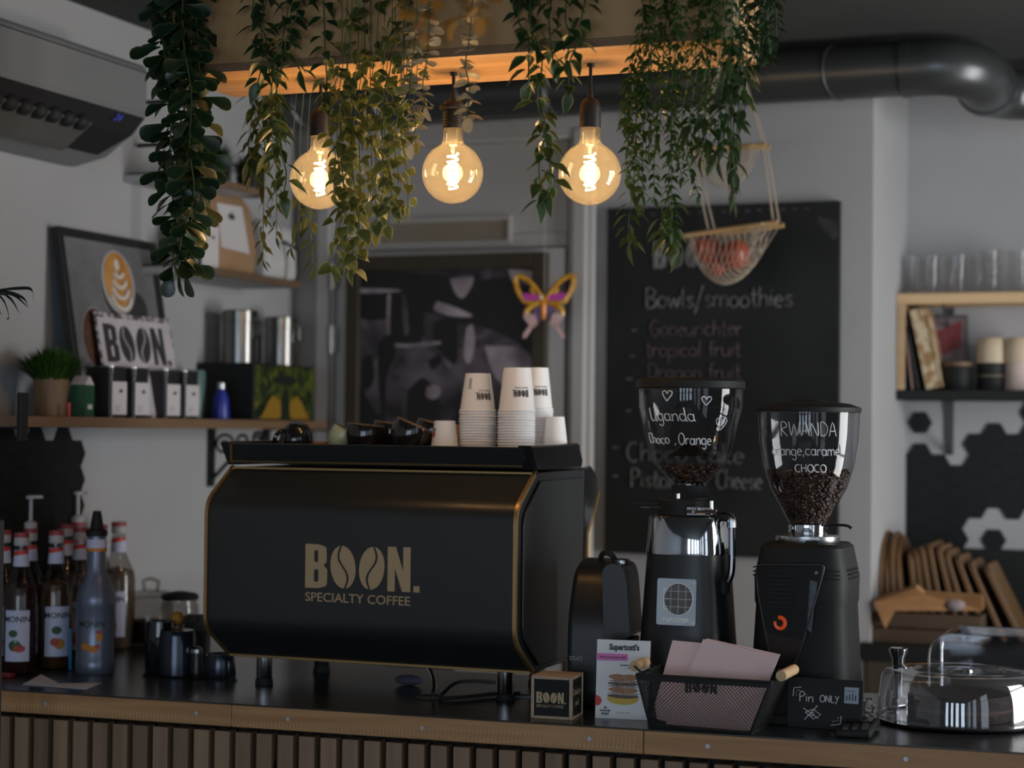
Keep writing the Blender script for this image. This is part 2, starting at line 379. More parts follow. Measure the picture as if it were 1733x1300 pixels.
# ================================================================== ROOM
Z0W = .3
XL = atd(70, 600, 4.88).x                       # left wall plane
YB = atd(1200, 600, 5.67).y                     # back wall plane
XR = onY(1476, 600, YB).x; YN = YB + .60        # alcove on the right
ZC = 2.76
struct('floor', MB().box(XL, XRW, YF, YN, -.05, 0), 'floor', smooth=0)
struct('ceiling', MB().box(XL - .1, XRW + .1, YF - .1, YN + .1, ZC, ZC + .1), 'ceil', smooth=0)
struct('wall_left', MB().box(XL - .1, XL, YF, YN, 0, ZC), 'wall', smooth=0)
struct('wall_back', MB().box(XL, XR, YB, YN + .1, 0, ZC), 'wall', smooth=0)
struct('wall_alcove', MB().box(XR, XRW, YN, YN + .1, 0, ZC), 'wall', smooth=0)
def holed(axis, at, lo, hi, wins, z0, z1):
    mb = MB(); cur = lo; t = .1
    def seg(a, b, u, v):
        if axis == 'x': mb.box(a, b, at - t, at, u, v)
        else: mb.box(at, at + t, a, b, u, v)
    for c, w in sorted(wins):
        seg(cur, c - w / 2, 0, ZC); seg(c - w / 2, c + w / 2, 0, z0); seg(c - w / 2, c + w / 2, z1, ZC); cur = c + w / 2
    seg(cur, hi, 0, ZC); return mb
struct('wall_front', holed('x', YF, XL, XRW, WINX, Z0W, 2.6), 'wall', smooth=0)
struct('wall_right', holed('y', XRW, YF, YN, WINY, Z0W, 2.6), 'wall', smooth=0)
k = 0
for ax, wins in (('x', WINX), ('y', WINY)):
    for c, w in wins:
        k += 1; mb = MB(); a, b = c - w / 2, c + w / 2
        def fb(p, q, u, v):
            if ax == 'x': mb.box(p, q, YF - .06, YF - .0, u, v)
            else: mb.box(XRW, XRW + .06, p, q, u, v)
        fb(a, a + .045, Z0W, 2.6); fb(b - .045, b, Z0W, 2.6); fb(a, b, .9, .95); fb(a, b, 2.55, 2.6); fb(a, b, 1.98, 2.02)
        struct('window_%d' % k, mb, 'trimpaint', smooth=0)
# ------------------------------------------------------------------ doorway in the back wall
def bx(px): return onY(px, 650, YB).x
def bz(px, py): return onY(px, py, YB).z
d0, d1, dh = bx(578), bx(962), bz(770, 426)
door = struct('door_1', MB().box(d0, d1, YB - .045, YB - .005, .01, dh), 'trimpaint', bevel=.004)
for i, pz in enumerate((-.02, -.52, .45)):
    z = bz(555, 566) + pz if i == 0 else bz(555, 470) if i == 1 else .6
    hb = MB(); hb.cyl((d0 - .012, YB - .052, z - .045), (d0 - .012, YB - .052, z + .045), .009); hb.box(d0 - .03, d0 + .012, YB - .05, YB - .046, z - .04, z + .04)
    hb.build('hinge', 'steel', door)
e = bx(1008); e0 = bx(540)
zt2 = bz(800, 246)
tr = MB()
for a, b in ((e0, d0 - .012), (d1 + .006, e)):
    tr.box(a, b, YB - .035, YB, 0, zt2 + .03); m_ = (a + b) / 2
    tr.box(m_ - .022, m_ + .022, YB - .055, YB - .03, 0, zt2 + .03)
struct('trim_1', tr, 'trimpaint', bevel=.005)
struct('trim_2', MB().box(e0, e, YB - .05, YB, zt2, zt2 + .07).box(d0, d1, YB - .03, YB, dh + .006, dh + .05), 'trimpaint', bevel=.006)
struct('trim_3', MB().box(d0, d1, YB - .025, YB, dh + .05, zt2), 'trimpaint', bevel=.004)
# ventilation grille
v0, v1 = onY(650, 395, YB), onY(866, 390, YB)
M['grille'] = mat('grille_paint', S(158, 148, 132), .6)
g = thing('ventilation_grille', 'long narrow louvred ventilation grille over the door poster', 'grille', (v0.x, YB - .026, bz(757, 394)))
w_ = v1.x - v0.x; h_ = bz(757, 377) - bz(757, 411)
fr_ = MB(); 
for a, b, u, v in ((0, w_, -h_ / 2 - .012, -h_ / 2), (0, w_, h_ / 2, h_ / 2 + .012), (-.012, 0, -h_ / 2 - .012, h_ / 2 + .012), (w_, w_ + .012, -h_ / 2 - .012, h_ / 2 + .012), ):
    fr_.box(a, b, -.014, 0, u, v)
fr_.build('frame', 'trimpaint', g, smooth=0, bevel=.002)
sl = MB()
for i in range(6):
    z = -h_ / 2 + h_ * (i + .5) / 6
    sl.prism([(0, -.010, z - .007), (0, -.004, z + .006), (0, -.002, z + .006), (0, -.008, z - .007)], (w_, 0, 0))
sl.build('louvre', 'grille', g, smooth=0)
MB().box(0, w_, -.0015, 0, -h_ / 2, h_ / 2).build('backing', 'grille', g, smooth=0)
# ------------------------------------------------------------------ ceiling duct
M['duct'] = mat('galvanised_duct', (.085, .09, .092), .32, metal=.6, spec=.4)
r = .078; zc_ = ZC - r - .015; yc = YB - .16
du = thing('ventilation_duct', 'round grey metal ventilation duct under the ceiling, ending in a bend on the right', 'duct', (0, yc, zc_))
x0, x1 = bx(430), onY(1535, 110, yc).x
MB().cyl((x0, 0, 0), (x1, 0, 0), r, n=32).build('pipe', 'duct', du)
xs_ = [x0 + .28 * i for i in range(1, 40) if x0 + .28 * i < x1 - .05]
for x in xs_:
    rb = MB(); pts = [(x + .03 * math.cos(a), r * 1.005 * math.cos(a), r * 1.005 * math.sin(a)) for a in [2 * PI * i / 32 for i in range(32)]]
    rb.tube(pts, .0035, 5, closed=True).build('seam', 'duct', du)
MB().cyl((x1 - .012, 0, 0), (x1 + .012, 0, 0), r * 1.06, n=32).build('collar', 'duct', du)
R_ = .13
bend = [(x1 + R_ * 1.0 * math.sin(a) + .06, R_ * (1 - math.cos(a)), -.02 * (1 - math.cos(a))) for a in [PI / 2 * i / 14 for i in range(15)]]
MB().tube([(x1, 0, 0)] + bend + [(bend[-1][0], .22, -.02)], r * 1.03, 28).build('bend', 'duct', du)
MB().cyl((bend[-1][0], .22, -.02), (bend[-1][0], .25, -.02), r * 1.12, n=32).build('collar', 'duct', du)
yb2 = .42
run = [(bend[-1][0], .25, -.02)] + [(bend[-1][0] + .12 * (1 - math.cos(a)), yb2 - .12 + .12 * math.sin(a), -.02) for a in [PI / 2 * i / 10 for i in range(11)]] + [(XRW - .01, yb2, -.02)]
MB().tube(run, r * .95, 28).build('pipe', 'duct', du)
MB().cyl((bend[-1][0] + .22, yb2, -.02), (bend[-1][0] + .245, yb2, -.02), r * 1.05, n=32).build('collar', 'duct', du)
# ------------------------------------------------------------------ door poster
p0, p1 = onY(590, 440, YB - .06), onY(928, 430, YB - .06)
pw_ = p1.x - p0.x; zt = p1.z + .005; ph_ = .86
M['pframe'] = mat('poster_frame', S(60, 52, 38), .5)
def poster_mat():
    m, nt, N, L, B = newmat('photo_print'); B.inputs['Roughness'].default_value = .45
    tc = N.new('ShaderNodeTexCoord'); nz = N.new('ShaderNodeTexNoise'); nz.inputs['Scale'].default_value = 5.5; nz.inputs['Detail'].default_value = 3; nz.inputs['Distortion'].default_value = 1.4
    L.new(tc.outputs['Object'], nz.inputs['Vector'])
    cr = N.new('ShaderNodeValToRGB'); e_ = cr.color_ramp.elements
    e_[0].position = .38; e_[0].color = (.012, .011, .012, 1); e_[1].position = .68; e_[1].color = (.20, .165, .20, 1)
    x = e_.new(.55); x.color = (.075, .06, .075, 1)
    L.new(nz.outputs['Fac'], cr.inputs[0]); L.new(cr.outputs[0], B.inputs['Base Color']); return m
M['photo'] = poster_mat()
M['photodark'] = mat('photo_black', (.012, .011, .012), .45); M['photomid'] = mat('photo_grey', (.17, .14, .165), .45, col2=(.018, .015, .018), scale=7)
M['photolight'] = mat('photo_pale', (.46, .40, .44), .45, col2=(.16, .13, .155), scale=9)
po = thing('door_poster', 'large framed black and white photo of a coffee machine hung on the door', 'poster', (p0.x, YB - .05, zt - ph_))
fm = MB(); b_ = .046
for a, b, u, v in ((0, b_, 0, ph_), (pw_ - b_, pw_, 0, ph_), (b_, pw_ - b_, 0, b_), (b_, pw_ - b_, ph_ - b_, ph_)): fm.box(a, b, -.03, 0, u, v)
fm.build('frame', 'pframe', po, smooth=0, bevel=.004)
pr = MB().box(b_, pw_ - b_, -.012, -.004, b_, ph_ - b_).build('print', 'photo', po, smooth=0)
iw, ih = pw_ - 2 * b_, ph_ - 2 * b_
def pq(px, py):   # a point of the photo, in photo pixels of the poster seen
    p = onY(px, py, YB - .062); return (p.x - p0.x, p.z - (zt - ph_))
def blob(mb, pts, d):
    q = [Vector((*pq(*p), 0)) for p in pts]; q.append(q[0]); s_ = smooth_path(q, 5)[:-1]
    mb.prism([(p.x, -.0125 - d, p.y) for p in s_][::-1], (0, .0006, 0))
a = MB(); blob(a, [(612, 470), (650, 460), (760, 470), (850, 520), (905, 560), (905, 600), (850, 565), (760, 540), (720, 530), (612, 540)], .0001)
blob(a, [(660, 480), (715, 480), (715, 570), (700, 585), (665, 580)], .0007); blob(a, [(640, 580), (665, 570), (670, 600), (655, 640), (650, 740), (640, 640)], .0004)
blob(a, [(735, 545), (770, 540), (775, 600), (765, 615), (735, 580)], .0006)
blob(a, [(610, 650), (640, 700), (700, 740), (800, 730), (800, 770), (610, 770)], .0002)
blob(a, [(800, 475), (900, 470), (905, 540), (840, 520)], .0004)
blob(a, [(690, 660), (720, 640), (745, 690), (735, 760), (690, 760)], .0009); blob(a, [(614, 610), (628, 600), (634, 640), (622, 660), (614, 650)], .0009); blob(a, [(648, 572), (664, 566), (668, 592), (656, 612), (644, 606)], .0012); blob(a, [(725, 610), (745, 600), (748, 612), (732, 626)], .0009)
a.build('dark_shape', 'photodark', pr, smooth=0)
a = MB(); blob(a, [(762, 472), (800, 468), (795, 490), (782, 505), (770, 495)], .001); blob(a, [(860, 456), (903, 460), (903, 482), (870, 478)], .001)
blob(a, [(656, 500), (661, 500), (661, 570), (680, 582), (740, 578), (740, 583), (676, 588), (656, 575)], .001); blob(a, [(723, 655), (740, 652), (746, 665), (735, 676), (722, 670)], .001)
blob(a, [(740, 510), (770, 520), (800, 535), (765, 535), (735, 525)], .001); blob(a, [(790, 555), (800, 550), (804, 580), (795, 615), (785, 600)], .001)
blob(a, [(612, 488), (672, 490), (672, 494), (612, 496)], .001); blob(a, [(820, 585), (880, 590), (905, 620), (900, 680), (840, 640)], .0003); a.build('pale_shape', 'photolight', pr, smooth=0)
a = MB(); blob(a, [(640, 600), (720, 590), (770, 640), (770, 700), (720, 740), (650, 700), (620, 650)], .0003); blob(a, [(760, 600), (850, 590), (900, 650), (890, 740), (800, 740)], .00015)
blob(a, [(680, 500), (686, 498), (692, 560), (684, 562)], .0011); a.build('grey_shape', 'photomid', pr, smooth=0)
# ------------------------------------------------------------------ chalkboard
c0, c1 = onY(1030, 360, YB - .01), onY(1423, 346, YB - .01); cb = onY(1160, 939, YB - .01).z
M['board_black'] = mat('chalkboard', (.009, .0105, .0102), .75, spec=.3, col2=(.018, .020, .020), scale=3.5)
M['chalkdim'] = mat('chalk_faded', (.19, .185, .185), .9, col2=(.08, .08, .08), scale=30)
M['chalkred'] = mat('chalk_reddish', (.15, .10, .105), .9, col2=(.07, .055, .058), scale=30)
cw = c1.x - c0.x; chh = c1.z + .01 - cb
ch = thing('chalkboard_menu', 'tall black chalkboard menu with faded handwriting on the back wall', 'chalkboard', (c0.x, YB - .001, cb))
MB().box(0, cw, -.022, 0, 0, chh).build('board', 'board_black', ch, smooth=0, bevel=.003)
def cf(px, py):
    p = onY(px, py, YB - .023); return p.x - c0.x, p.z - cb
def chalk(s_, px, py, h, xs, m, px1=None, r=.0026, seed=1):
    x, z = cf(px, py)
    if px1: xs = (cf(px1, py)[0] - x) / script_w(s_, h, 1)
    mb = MB(); script_mb(mb, s_, h, lambda u, v: (x + u, -.0235, z + v), r, xs, seed); mb.build('chalk_writing', m, ch, smooth=60)
chalk('Bowls/smoothies', 1092, 521, .062, 1, 'chalkdim', 1342, .0032)
chalk('Gooeurichter', 1100, 568, .05, 1, 'chalkred', 1256, .0024)
chalk('tropical fruit', 1092, 603, .048, 1, 'chalkred', 1254, .0024)
chalk('Dragon fruit', 1096, 640, .046, 1, 'chalkred', 1254, .002)
chalk('Choco cake', 1060, 780, .06, 1, 'chalkdim', 1260, .003)
chalk('Pistache', 1066, 824, .058, 1, 'chalkdim', 1180, .003); chalk('Cheese', 1212, 826, .058, 1, 'chalkdim', 1290, .003)
for px, py in ((1068, 562), (1064, 606), (1060, 644), (1058, 698), (1036, 760), (1036, 808)): chalk('-', px, py + 5, .05, .9, 'chalkdim', None, .003)
mb = MB(); lx, lz = cf(1106, 455); boon_mb(mb, .082, Matrix.Translation((lx, -.0235, lz)) @ Matrix.Rotation(PI / 2, 4, 'X')); mb.build('chalk_lettering', mat('chalk_grey', (.30, .30, .31), .9, col2=(.12, .12, .12), scale=18), ch, smooth=0)
mb = MB()
for i in range(9):   # scrollwork in the corner and the dashed border
    x, z = cf(1385 + i * 3.6, 366); mb.tube([(x, -.0235, z - .002 * i), (x + .004, -.0235, z - .012 - .005 * i), (x - .004, -.0235, z - .02 - .006 * i)], .0009, 4)
for i in range(16):
    x, z = cf(1062 + i * 20, 364 - i * .72); mb.box(x, x + .012, -.024, -.022, z - .0012, z + .0012)
mb.build('chalk_border', 'chalkdim', ch, smooth=0)
# ------------------------------------------------------------------ air conditioner on the left wall
M['acw'] = mat('air_conditioner_white', (.19, .195, .20), .45)
def lx_(px, py, x): return onX(px, py, x)
XA = XL + .24
tipb = onX(250, 222, XA)                        # lower front corner nearest the back wall
yA1, zA0 = tipb.y, onX(150, 172, XA).z
ac = thing('air_conditioner', 'big white wall air conditioner with open dark outlet at top left', 'air conditioner', (XL, yA1, 0))
zf = tipb.z; LA = 1.7
prof = [(0, zf + .20), (.17, zf + .19), (.24, zf + .165), (.24, zf + .035), (.20, zf - .01), (.12, zf - .065), (.03, zf - .085), (0, zf - .085)]
prof = [Vector((x, 0, z)) for x, z in prof]
MB().prism(prof, (0, -LA, 0)).build('body', 'acw', ac, bevel=.012)
sl0 = [(.245, zf + .028), (.243, zf + .028), (.135, zf - .062), (.143, zf - .066), (.205, zf - .018)]
M['slot'] = mat('outlet_dark', (.010, .010, .011), .7)
MB().prism([(.243, -.02, zf + .03), (.203, -.02, zf - .014), (.128, -.06, zf - .066), (.124, -.06, zf - .063), (.20, -.02, zf - .008), (.239, -.02, zf + .03)], (0, -LA + .1, 0)).build('outlet', 'slot', ac, smooth=0)
fl = MB().prism([(.172, -.22, zf - .042), (.215, -.22, zf - .008), (.219, -.22, zf - .013), (.150, -.22, zf - .066), (.130, -.22, zf - .078)], (0, -LA + .35, 0)).build('flap', mat('flap_grey', S(88, 88, 84), .5), ac, smooth=0)
vn = MB()
for i in range(22):
    y = -.26 - i * .058; vn.sphere((.210, y, zf - .014), .022, 12, 8)
vn.build('vane', 'slot', ac)
text('display', '24', .03, frame((.2355, -.14, zf + .006), (0, 1, 0), (.6, 0, -.6)), mat('display_blue', (.01, .01, .05), .4, emit=(.1, .16, 1), estr=.25), ac)
MB().box(.2385, .2412, -LA + .01, -.004, zf + .148, zf + .151).build('panel_gap', 'slot', ac, smooth=0)
MB().box(.02, .12, -LA + .05, -.05, zf + .19, zf + .205).build('top_grille', 'matblack', ac, smooth=0)
# ================================================================== LEFT WALL SHELVES
XS = XL + .21                                    # front edge of the shelves
s0, s1 = onX(36, 712, XS), onX(552, 718, XS)
ZS = onX(300, 708.5, XS).z
M['underside'] = mat('shelf_white', (.42, .42, .42), .6)
def shelf(name, y0, y1, z, x1, t, label, m, under=None):
    sh = thing(name, label, 'shelf', (XL, y0, z)); MB().box(.001, x1 - XL - (.012 if under else 0), 0, y1 - y0, -t, 0).build('board', under or m, sh, smooth=0, bevel=.001)
    if under: MB().box(x1 - XL - .012, x1 - XL, 0, y1 - y0, -t, 0).build('edge', m, sh, smooth=0, bevel=.001)
    return sh
M['greywood'] = wood('weathered_shelf', (.12, .095, .07), (.2, .155, .11), 1, 22)
ls = shelf('wall_shelf', s0.y, s1.y, ZS, XS, .026, 'long brown plank shelf holding tea tins on the left wall', 'shelfwood')
ym = onX(183, 712, XS).y - s0.y
for u in (.0, s1.y - s0.y - .03):
    b = MB(); b.box(-.0, .012, u, u + .035, -.07, .035); b.box(.0, .215, u, u + .03, -.031, -.026)
    if u == 0: b.box(.205, .216, u - .012, u + .02, -.06, .055)
    b.build('bracket', 'matblack', ls, smooth=0, bevel=.002)
b = MB(); yb_ = onX(400, 735, XL + .1).y - s0.y      # scrolled iron bracket
b.box(.0, .012, yb_, yb_ + .03, -.2, -.026)
for cx, cz, rr, sg in ((.05, -.075, .035, 1), (.115, -.062, .028, -1), (.165, -.055, .022, 1)):
    b.tube([(cx + rr * (1 - t / 26) * math.cos(sg * t * .45), yb_ + .015, cz + rr * (1 - t / 26) * math.sin(sg * t * .45)) for t in range(22)], .005, 6)
b.tube([(.01, yb_ + .015, -.18), (.06, yb_ + .015, -.13), (.14, yb_ + .015, -.09), (.2, yb_ + .015, -.035)], .006, 6); b.build('scroll_bracket', 'matblack', ls)
def onshelf(px, x, z): return onX(px, 700, x).y
# upper shelf and topmost shelf
XU = XL + .22
u0, u1 = onX(338, 453, XU), onX(508, 472, XU); ZU = onX(400, 459, XU).z
us = shelf('wall_shelf', u0.y, u1.y, ZU, XU, .02, 'short dark shelf with kraft coffee bag, middle one on the left wall', 'darkwood', 'underside')
t0, t1 = onX(326, 288, XU), onX(440, 303, XU); ZTp = onX(330, 292, XU).z
ts = shelf('wall_shelf', t0.y, t1.y, ZTp, XU, .02, 'highest dark shelf on the left wall behind the thick green garland', 'darkwood', 'underside')
for sh, yy, zz in ((us, 0, .34), (us, u1.y - u0.y - .02, .12), (ts, 0, .2)):
    b = MB(); f_ = .006; q = [(.01, yy + .01, 0), (.215, yy + .01, 0), (.215, yy + .01, zz * .8), (.17, yy + .01, zz), (.01, yy + .01, zz)]
    b.tube([q[0]] + q[1:], f_, 6); b.build('bracket', 'matblack', sh)
# ================================================================== THINGS ON THE LEFT SHELVES
def lwall(px, x, z): return onX(px, 700 if z is None else 0, x)
def ypx(px, x, z):
    """y on the plane X = x where the column px is seen at height z"""
    lo, hi = 2.0, 8.0
    for _ in range(50):
        m_ = (lo + hi) / 2; v = Vector((x, m_, z)) - CAM
        u = v.dot(CR) / v.dot(CF) * FPX + 866.5
        if u < px: lo = m_
        else: hi = m_
    return lo
M['tin'] = mat('tin_black', (.018, .019, .021), .35)
M['teal'] = mat('teal_ceramic', (.10, .19, .18), .4); M['blue'] = mat('blue_plastic', (.02, .035, .30), .35)
M['leaf_dark'] = mat('print_leaf', (.05, .055, .05), .7); M['label'] = mat('label_paper', (.58, .55, .56), .7)
def leaf_print(mb, T):
    for a in (-.9, 0, .9):
        q = [T @ Vector((math.sin(a) * .012 * t + math.cos(a) * w * .004, math.cos(a) * .012 * t - math.sin(a) * w * .004, 0)) for t, w in ((0, 0), (.5, 1), (1, 0), (.5, -1))]
        mb.prism(q, (.0004, 0, 0))
XT = XL + .165                                   # faces of the tins
wt = .074; hts = .130
tins = [(188, 'first'), (227, 'second'), (281, 'third'), (313, 'fourth')]
tname = ['leftmost of the four black tea tins, standing next to the green carton', 'second black tea tin from the left in the shelf row', 'third black tea tin from the left in the shelf row', 'rightmost of the four black tea tins, beside the blue bottle']
for i, (px, _) in enumerate(tins):
    y = ypx(px, XT, ZS + .06)
    t = thing('tea_tin', tname[i], 'tin', (XT - wt / 2, y + wt / 2, ZS), 0, 'black tea tins on the long shelf')
    h = wt / 2
    MB().prism([(x, y_, 0) for x, y_ in [tuple(p)[:2] for p in fillet([(-h, -h, 0), (h, -h, 0), (h, h, 0), (-h, h, 0)], .01, 4)]][::-1], (0, 0, hts * .88)).build('body', 'tin', t)
    MB().prism([(x * 1.04, y_ * 1.04, hts * .86) for x, y_ in [tuple(p)[:2] for p in fillet([(-h, -h, 0), (h, -h, 0), (h, h, 0), (-h, h, 0)], .014, 4)]][::-1], (0, 0, hts * .16)).build('lid', 'tin', t, bevel=.002)
    MB().prism([(x * 1.05, y_ * 1.05, hts * 1.005) for x, y_ in [tuple(p)[:2] for p in fillet([(-h, -h, 0), (h, -h, 0), (h, h, 0), (-h, h, 0)], .014, 4)]][::-1], (0, 0, .003)).build('lid_rim', 'steel', t)
    lb = MB().box(h + .0005, h + .0018, -h * .92, h * .92, .008, hts * .72).build('paper_label', 'label', t, smooth=0)
    mb = MB(); leaf_print(mb, frame((h + .002, .006, hts * .50), (0, 1, 0), (1, 0, 0)))
    for k in range(3): mb.box(h + .0018, h + .0021, -h * .6, h * (.2 - .1 * k), .03 - k * .006, .031 - k * .006)
    mb.build('leaf_print', 'leaf_dark', lb, smooth=0)
# potted grass
def tuft(mb, n, R, H, rd, w=.004):
    for i in range(n):
        a = rd.uniform(0, 2 * PI); q = math.sqrt(rd.random()); l = H * (1 - .45 * q) * rd.uniform(.6, 1.1); x, y = R * .45 * q * math.cos(a), R * .45 * q * math.sin(a)
        out = q * R * rd.uniform(.6, 1.1); ex, ey = x + out * math.cos(a), y + out * math.sin(a); tx, ty = -math.sin(a) * w, math.cos(a) * w
        mx, my = (x * .4 + ex * .6), (y * .4 + ey * .6)
        mb.add([(x - tx, y - ty, 0), (x + tx, y + ty, 0), (mx + tx, my + ty, l * .7), (mx - tx, my - ty, l * .7), (ex, ey, l)], [(0, 1, 2, 3), (3, 2, 4)])
XP = XL + .12
y = ypx(86, XP, ZS + .05)
pg = thing('potted_grass', 'small bushy green plant in a brown wooden pot at the shelf end', 'plant', (XP, y, ZS))
MB().lathe([(.036, 0), (.038, .002), (.044, .088), (.046, .098), (.042, .098), (.041, .085), (.0001, .083)], 28).build('pot', wood('bamboo_pot', (.15, .088, .045), (.22, .135, .072), 2, 30), pg)
rd = random.Random(5); mb = MB(); tuft(mb, 1100, .080, .105, rd, .0022)
M['grassleaf'] = leafmat('grass_leaf', (.025, .075, .012), (.06, .14, .025))
o = mb.build('foliage', 'grassleaf', pg, smooth=0); o.location.z = .085
# carton, small red stick, cards
y = ypx(139, XP + .02, ZS + .05)
c = thing('tea_carton', 'small green carton with pale gable top beside the plant pot', 'carton', (XP + .02, y, ZS), .2)
MB().box(-.02, .02, -.03, .03, 0, .082).build('box', mat('carton_green', (.015, .10, .045), .5, col2=(.02, .06, .035), scale=50), c, smooth=0)
MB().prism([(-.02, -.03, .082), (.02, -.03, .082), (.02, 0, .104), (-.02, 0, .104)], (0, .0, .001)).prism([(-.02, -.03, .082), (-.02, .03, .082), (-.02, 0, .105)], (.04, 0, 0)).build('gable', 'label', c, smooth=0)
MB().box(.0202, .021, -.012, .016, .02, .032).build('white_mark', 'label', c, smooth=0)
tag(MB().tube([(XP + .062, ypx(115, XP + .06, ZS) , ZS), (XP + .064, ypx(114, XP + .06, ZS), ZS + .035)], .004).build('marker_pen', 'red'), 'tiny red and white marker standing before the plant pot', 'marker')
tag(MB().prism([(XL + .03, ypx(135, XL + .05, ZS + .1), ZS), (XL + .05, ypx(148, XL + .05, ZS + .1) - .0, ZS + .0), (XL + .03, ypx(146, XL + .05, ZS + .1), ZS + .175), (XL + .012, ypx(133, XL + .05, ZS + .1), ZS + .175)], (-.004, .0, .0)).build('card', 'label', smooth=0), 'narrow white card edge leaning behind the leftmost tea tin', 'card', 'white cards behind the tea tins')
yc_ = ypx(158, XL + .06, ZS + .1)
cc = thing('card', 'white card with small dark print leaning left of the word plate', 'card', (XL + .075, yc_, ZS), 0, 'white cards behind the tea tins')
o = MB().box(-.002, .002, -.045, .045, 0, .185).build('sheet', 'label', cc, smooth=0)
o2 = MB().box(.002, .0024, -.02, .0, .15, .153).box(.002, .0024, -.02, .01, .156, .159).build('print', 'ink', cc, smooth=0)
cc.rotation_euler = (0, -.15, 0)
# framed latte poster, leaning
lean = .13
z0 = ZS; xb = XL + .105
hP = .50; yP0 = ypx(112, xb, ZS + .02); yP1 = ypx(262, XL + .03, ZS + .5)
yP0 = ypx(96, XL + .03, ZS + .48)
fp = thing('latte_picture', 'black framed picture of latte art in a cup leaning on the left wall', 'picture', (xb, yP0, ZS))
fp.rotation_euler = (0, -math.atan2(.085, hP), 0)
Wp = yP1 - yP0; fw = .022
mb = MB()
for a, b, u, v in ((0, fw, 0, hP), (Wp - fw, Wp, 0, hP), (fw, Wp - fw, 0, fw), (fw, Wp - fw, hP - fw, hP)): mb.box(-.012, .012, a, b, u, v)
mb.build('frame', 'black', fp, smooth=0, bevel=.002)
M['printgrey'] = mat('print_grey', S(98, 98, 100), .5, col2=S(120, 120, 122), scale=7)
sh_ = MB().box(-.004, .003, fw, Wp - fw, fw, hP - fw).build('print', 'printgrey', fp, smooth=0)
def disc(mb, y, z, ry, rz, x, rot=0, n=32):
    c, s_ = math.cos(rot), math.sin(rot); pts = []
    for k in range(n):
        a = 2 * PI * k / n; p, q = ry * math.cos(a), rz * math.sin(a); pts.append((x, y + p * c - q * s_, z + p * s_ + q * c))
    mb.prism(pts, (.0005, 0, 0))
cy, cz = Wp * .56, hP * .745
mb = MB(); disc(mb, cy, cz - .012, .082, .096, .0031); disc(mb, cy + .07, cz - .07, .06, .05, .0030); mb.build('cup_shadow', mat('print_dark', (.03, .03, .032), .5), sh_, smooth=0)
mb = MB(); disc(mb, cy, cz, .080, .088, .0038); mb.build('cup_rim', mat('print_pale', (.34, .33, .33), .5), sh_, smooth=0)
mb = MB(); disc(mb, cy, cz + .004, .066, .078, .0045); mb.build('crema', mat('print_orange', (.52, .26, .06), .5, col2=(.40, .17, .035), scale=20), sh_, smooth=0)
mb = MB()
for k, (w_, zz) in enumerate(((.046, -.035), (.038, -.012), (.03, .01), (.02, .03))):
    pts = [(w_ * math.cos(a), zz - w_ * .9 * math.sin(a)) for a in [PI * i / 12 for i in range(13)]]
    mb.tube([(.0056, cy + p, cz + q) for p, q in pts] , [.001] + [.008] * 11 + [.001], 4)
disc(mb, cy, cz + .048, .012, .016, .0055); mb.build('milk_leaf', mat('print_milk', (.62, .56, .50), .5), sh_, smooth=0)
mb = MB(); disc(mb, Wp * .27, hP * .42, .070, .088, .0036); mb.build('bowl_rim', mat('print_bowl', (.2, .2, .2), .5), sh_, smooth=0)
mb = MB(); disc(mb, Wp * .27, hP * .42, .064, .081, .0043); mb.build('beans', mat('print_beans', (.055, .025, .014), .5, col2=(.12, .055, .03), scale=60), sh_, smooth=0)
# word plate
yB0, yB1 = ypx(188, XL + .135, ZS + .10), ypx(314, XL + .135, ZS + .1)
wpk = thing('word_plate', 'white distressed metal plate with black bean lettering leaning behind the tea tins', 'sign', (XL + .135, yB0, ZS)); wpk.rotation_euler = (math.radians(0), -.20, 0)
Wb = yB1 - yB0; Hb = .285
M['plate'] = mat('plate_white', (.47, .43, .46), .5, col2=(.56, .52, .55), scale=8)
def plate_edge():
    return mat('plate_worn', (.05, .04, .04), .7, col2=(.42, .38, .40), scale=45, lo=.45, hi=.55)
MB().box(-.003, .0, 0, Wb, 0, Hb).build('plate', plate_edge(), wpk, smooth=0)
pl_ = MB().box(-.001, .0012, .008, Wb - .008, .008, Hb - .014).build('face', 'plate', wpk, smooth=0)
mb = MB(); Tt = frame((.0016, .028, .150), (0, 1, 0), (1, 0, 0)); boon_mb(mb, .104, Tt, xs=(Wb - .055) / (boon_loops(.104)[1] + .02)); mb.build('lettering', 'ink', wpk, smooth=0)
# teal bowl, glass jar, blue bottle
y = ypx(333, XL + .07, ZS + .13)
tb = thing('teal_mug', 'small teal ceramic mug standing on the shelf behind the rightmost tin', 'mug', (XL + .06, y, ZS)); T_ = Matrix.Translation((0, 0, .05))
MB().lathe([(.03, 0), (.034, .004), (.037, .06), (.034, .135), (.031, .142), (.029, .142), (.033, .06), (.03, .008), (.0001, .006)], 28).build('body', 'teal', tb)
y = ypx(374, XT - .02, ZS + .04)
bb = thing('spray_bottle', 'blue plastic bottle with clear cap next to the rightmost tea tin', 'bottle', (XT - .02, y, ZS))
MB().lathe([(.025, 0), (.026, .004), (.022, .06), (.012, .085), (.011, .09)], 24).build('body', 'blue', bb)
MB().lathe([(.012, .088), (.012, .104), (.008, .108), (.0001, .109)], 20).build('cap', 'steel', bb)
y = ypx(392, XL + .08, ZS + .1)
gj = thing('glass_jar', 'small clear glass jar with domed lid by the blue bottle', 'jar', (XL + .08, y, ZS))
MB().lathe([(.03, 0), (.033, .01), (.033, .085), (.028, .10)], 24, caps=False).build('body', 'glass', gj)
MB().lathe([(.030, .10), (.031, .105), (.02, .122), (.007, .126), (.009, .137), (.0001, .14)], 24).build('lid', 'glass', gj)
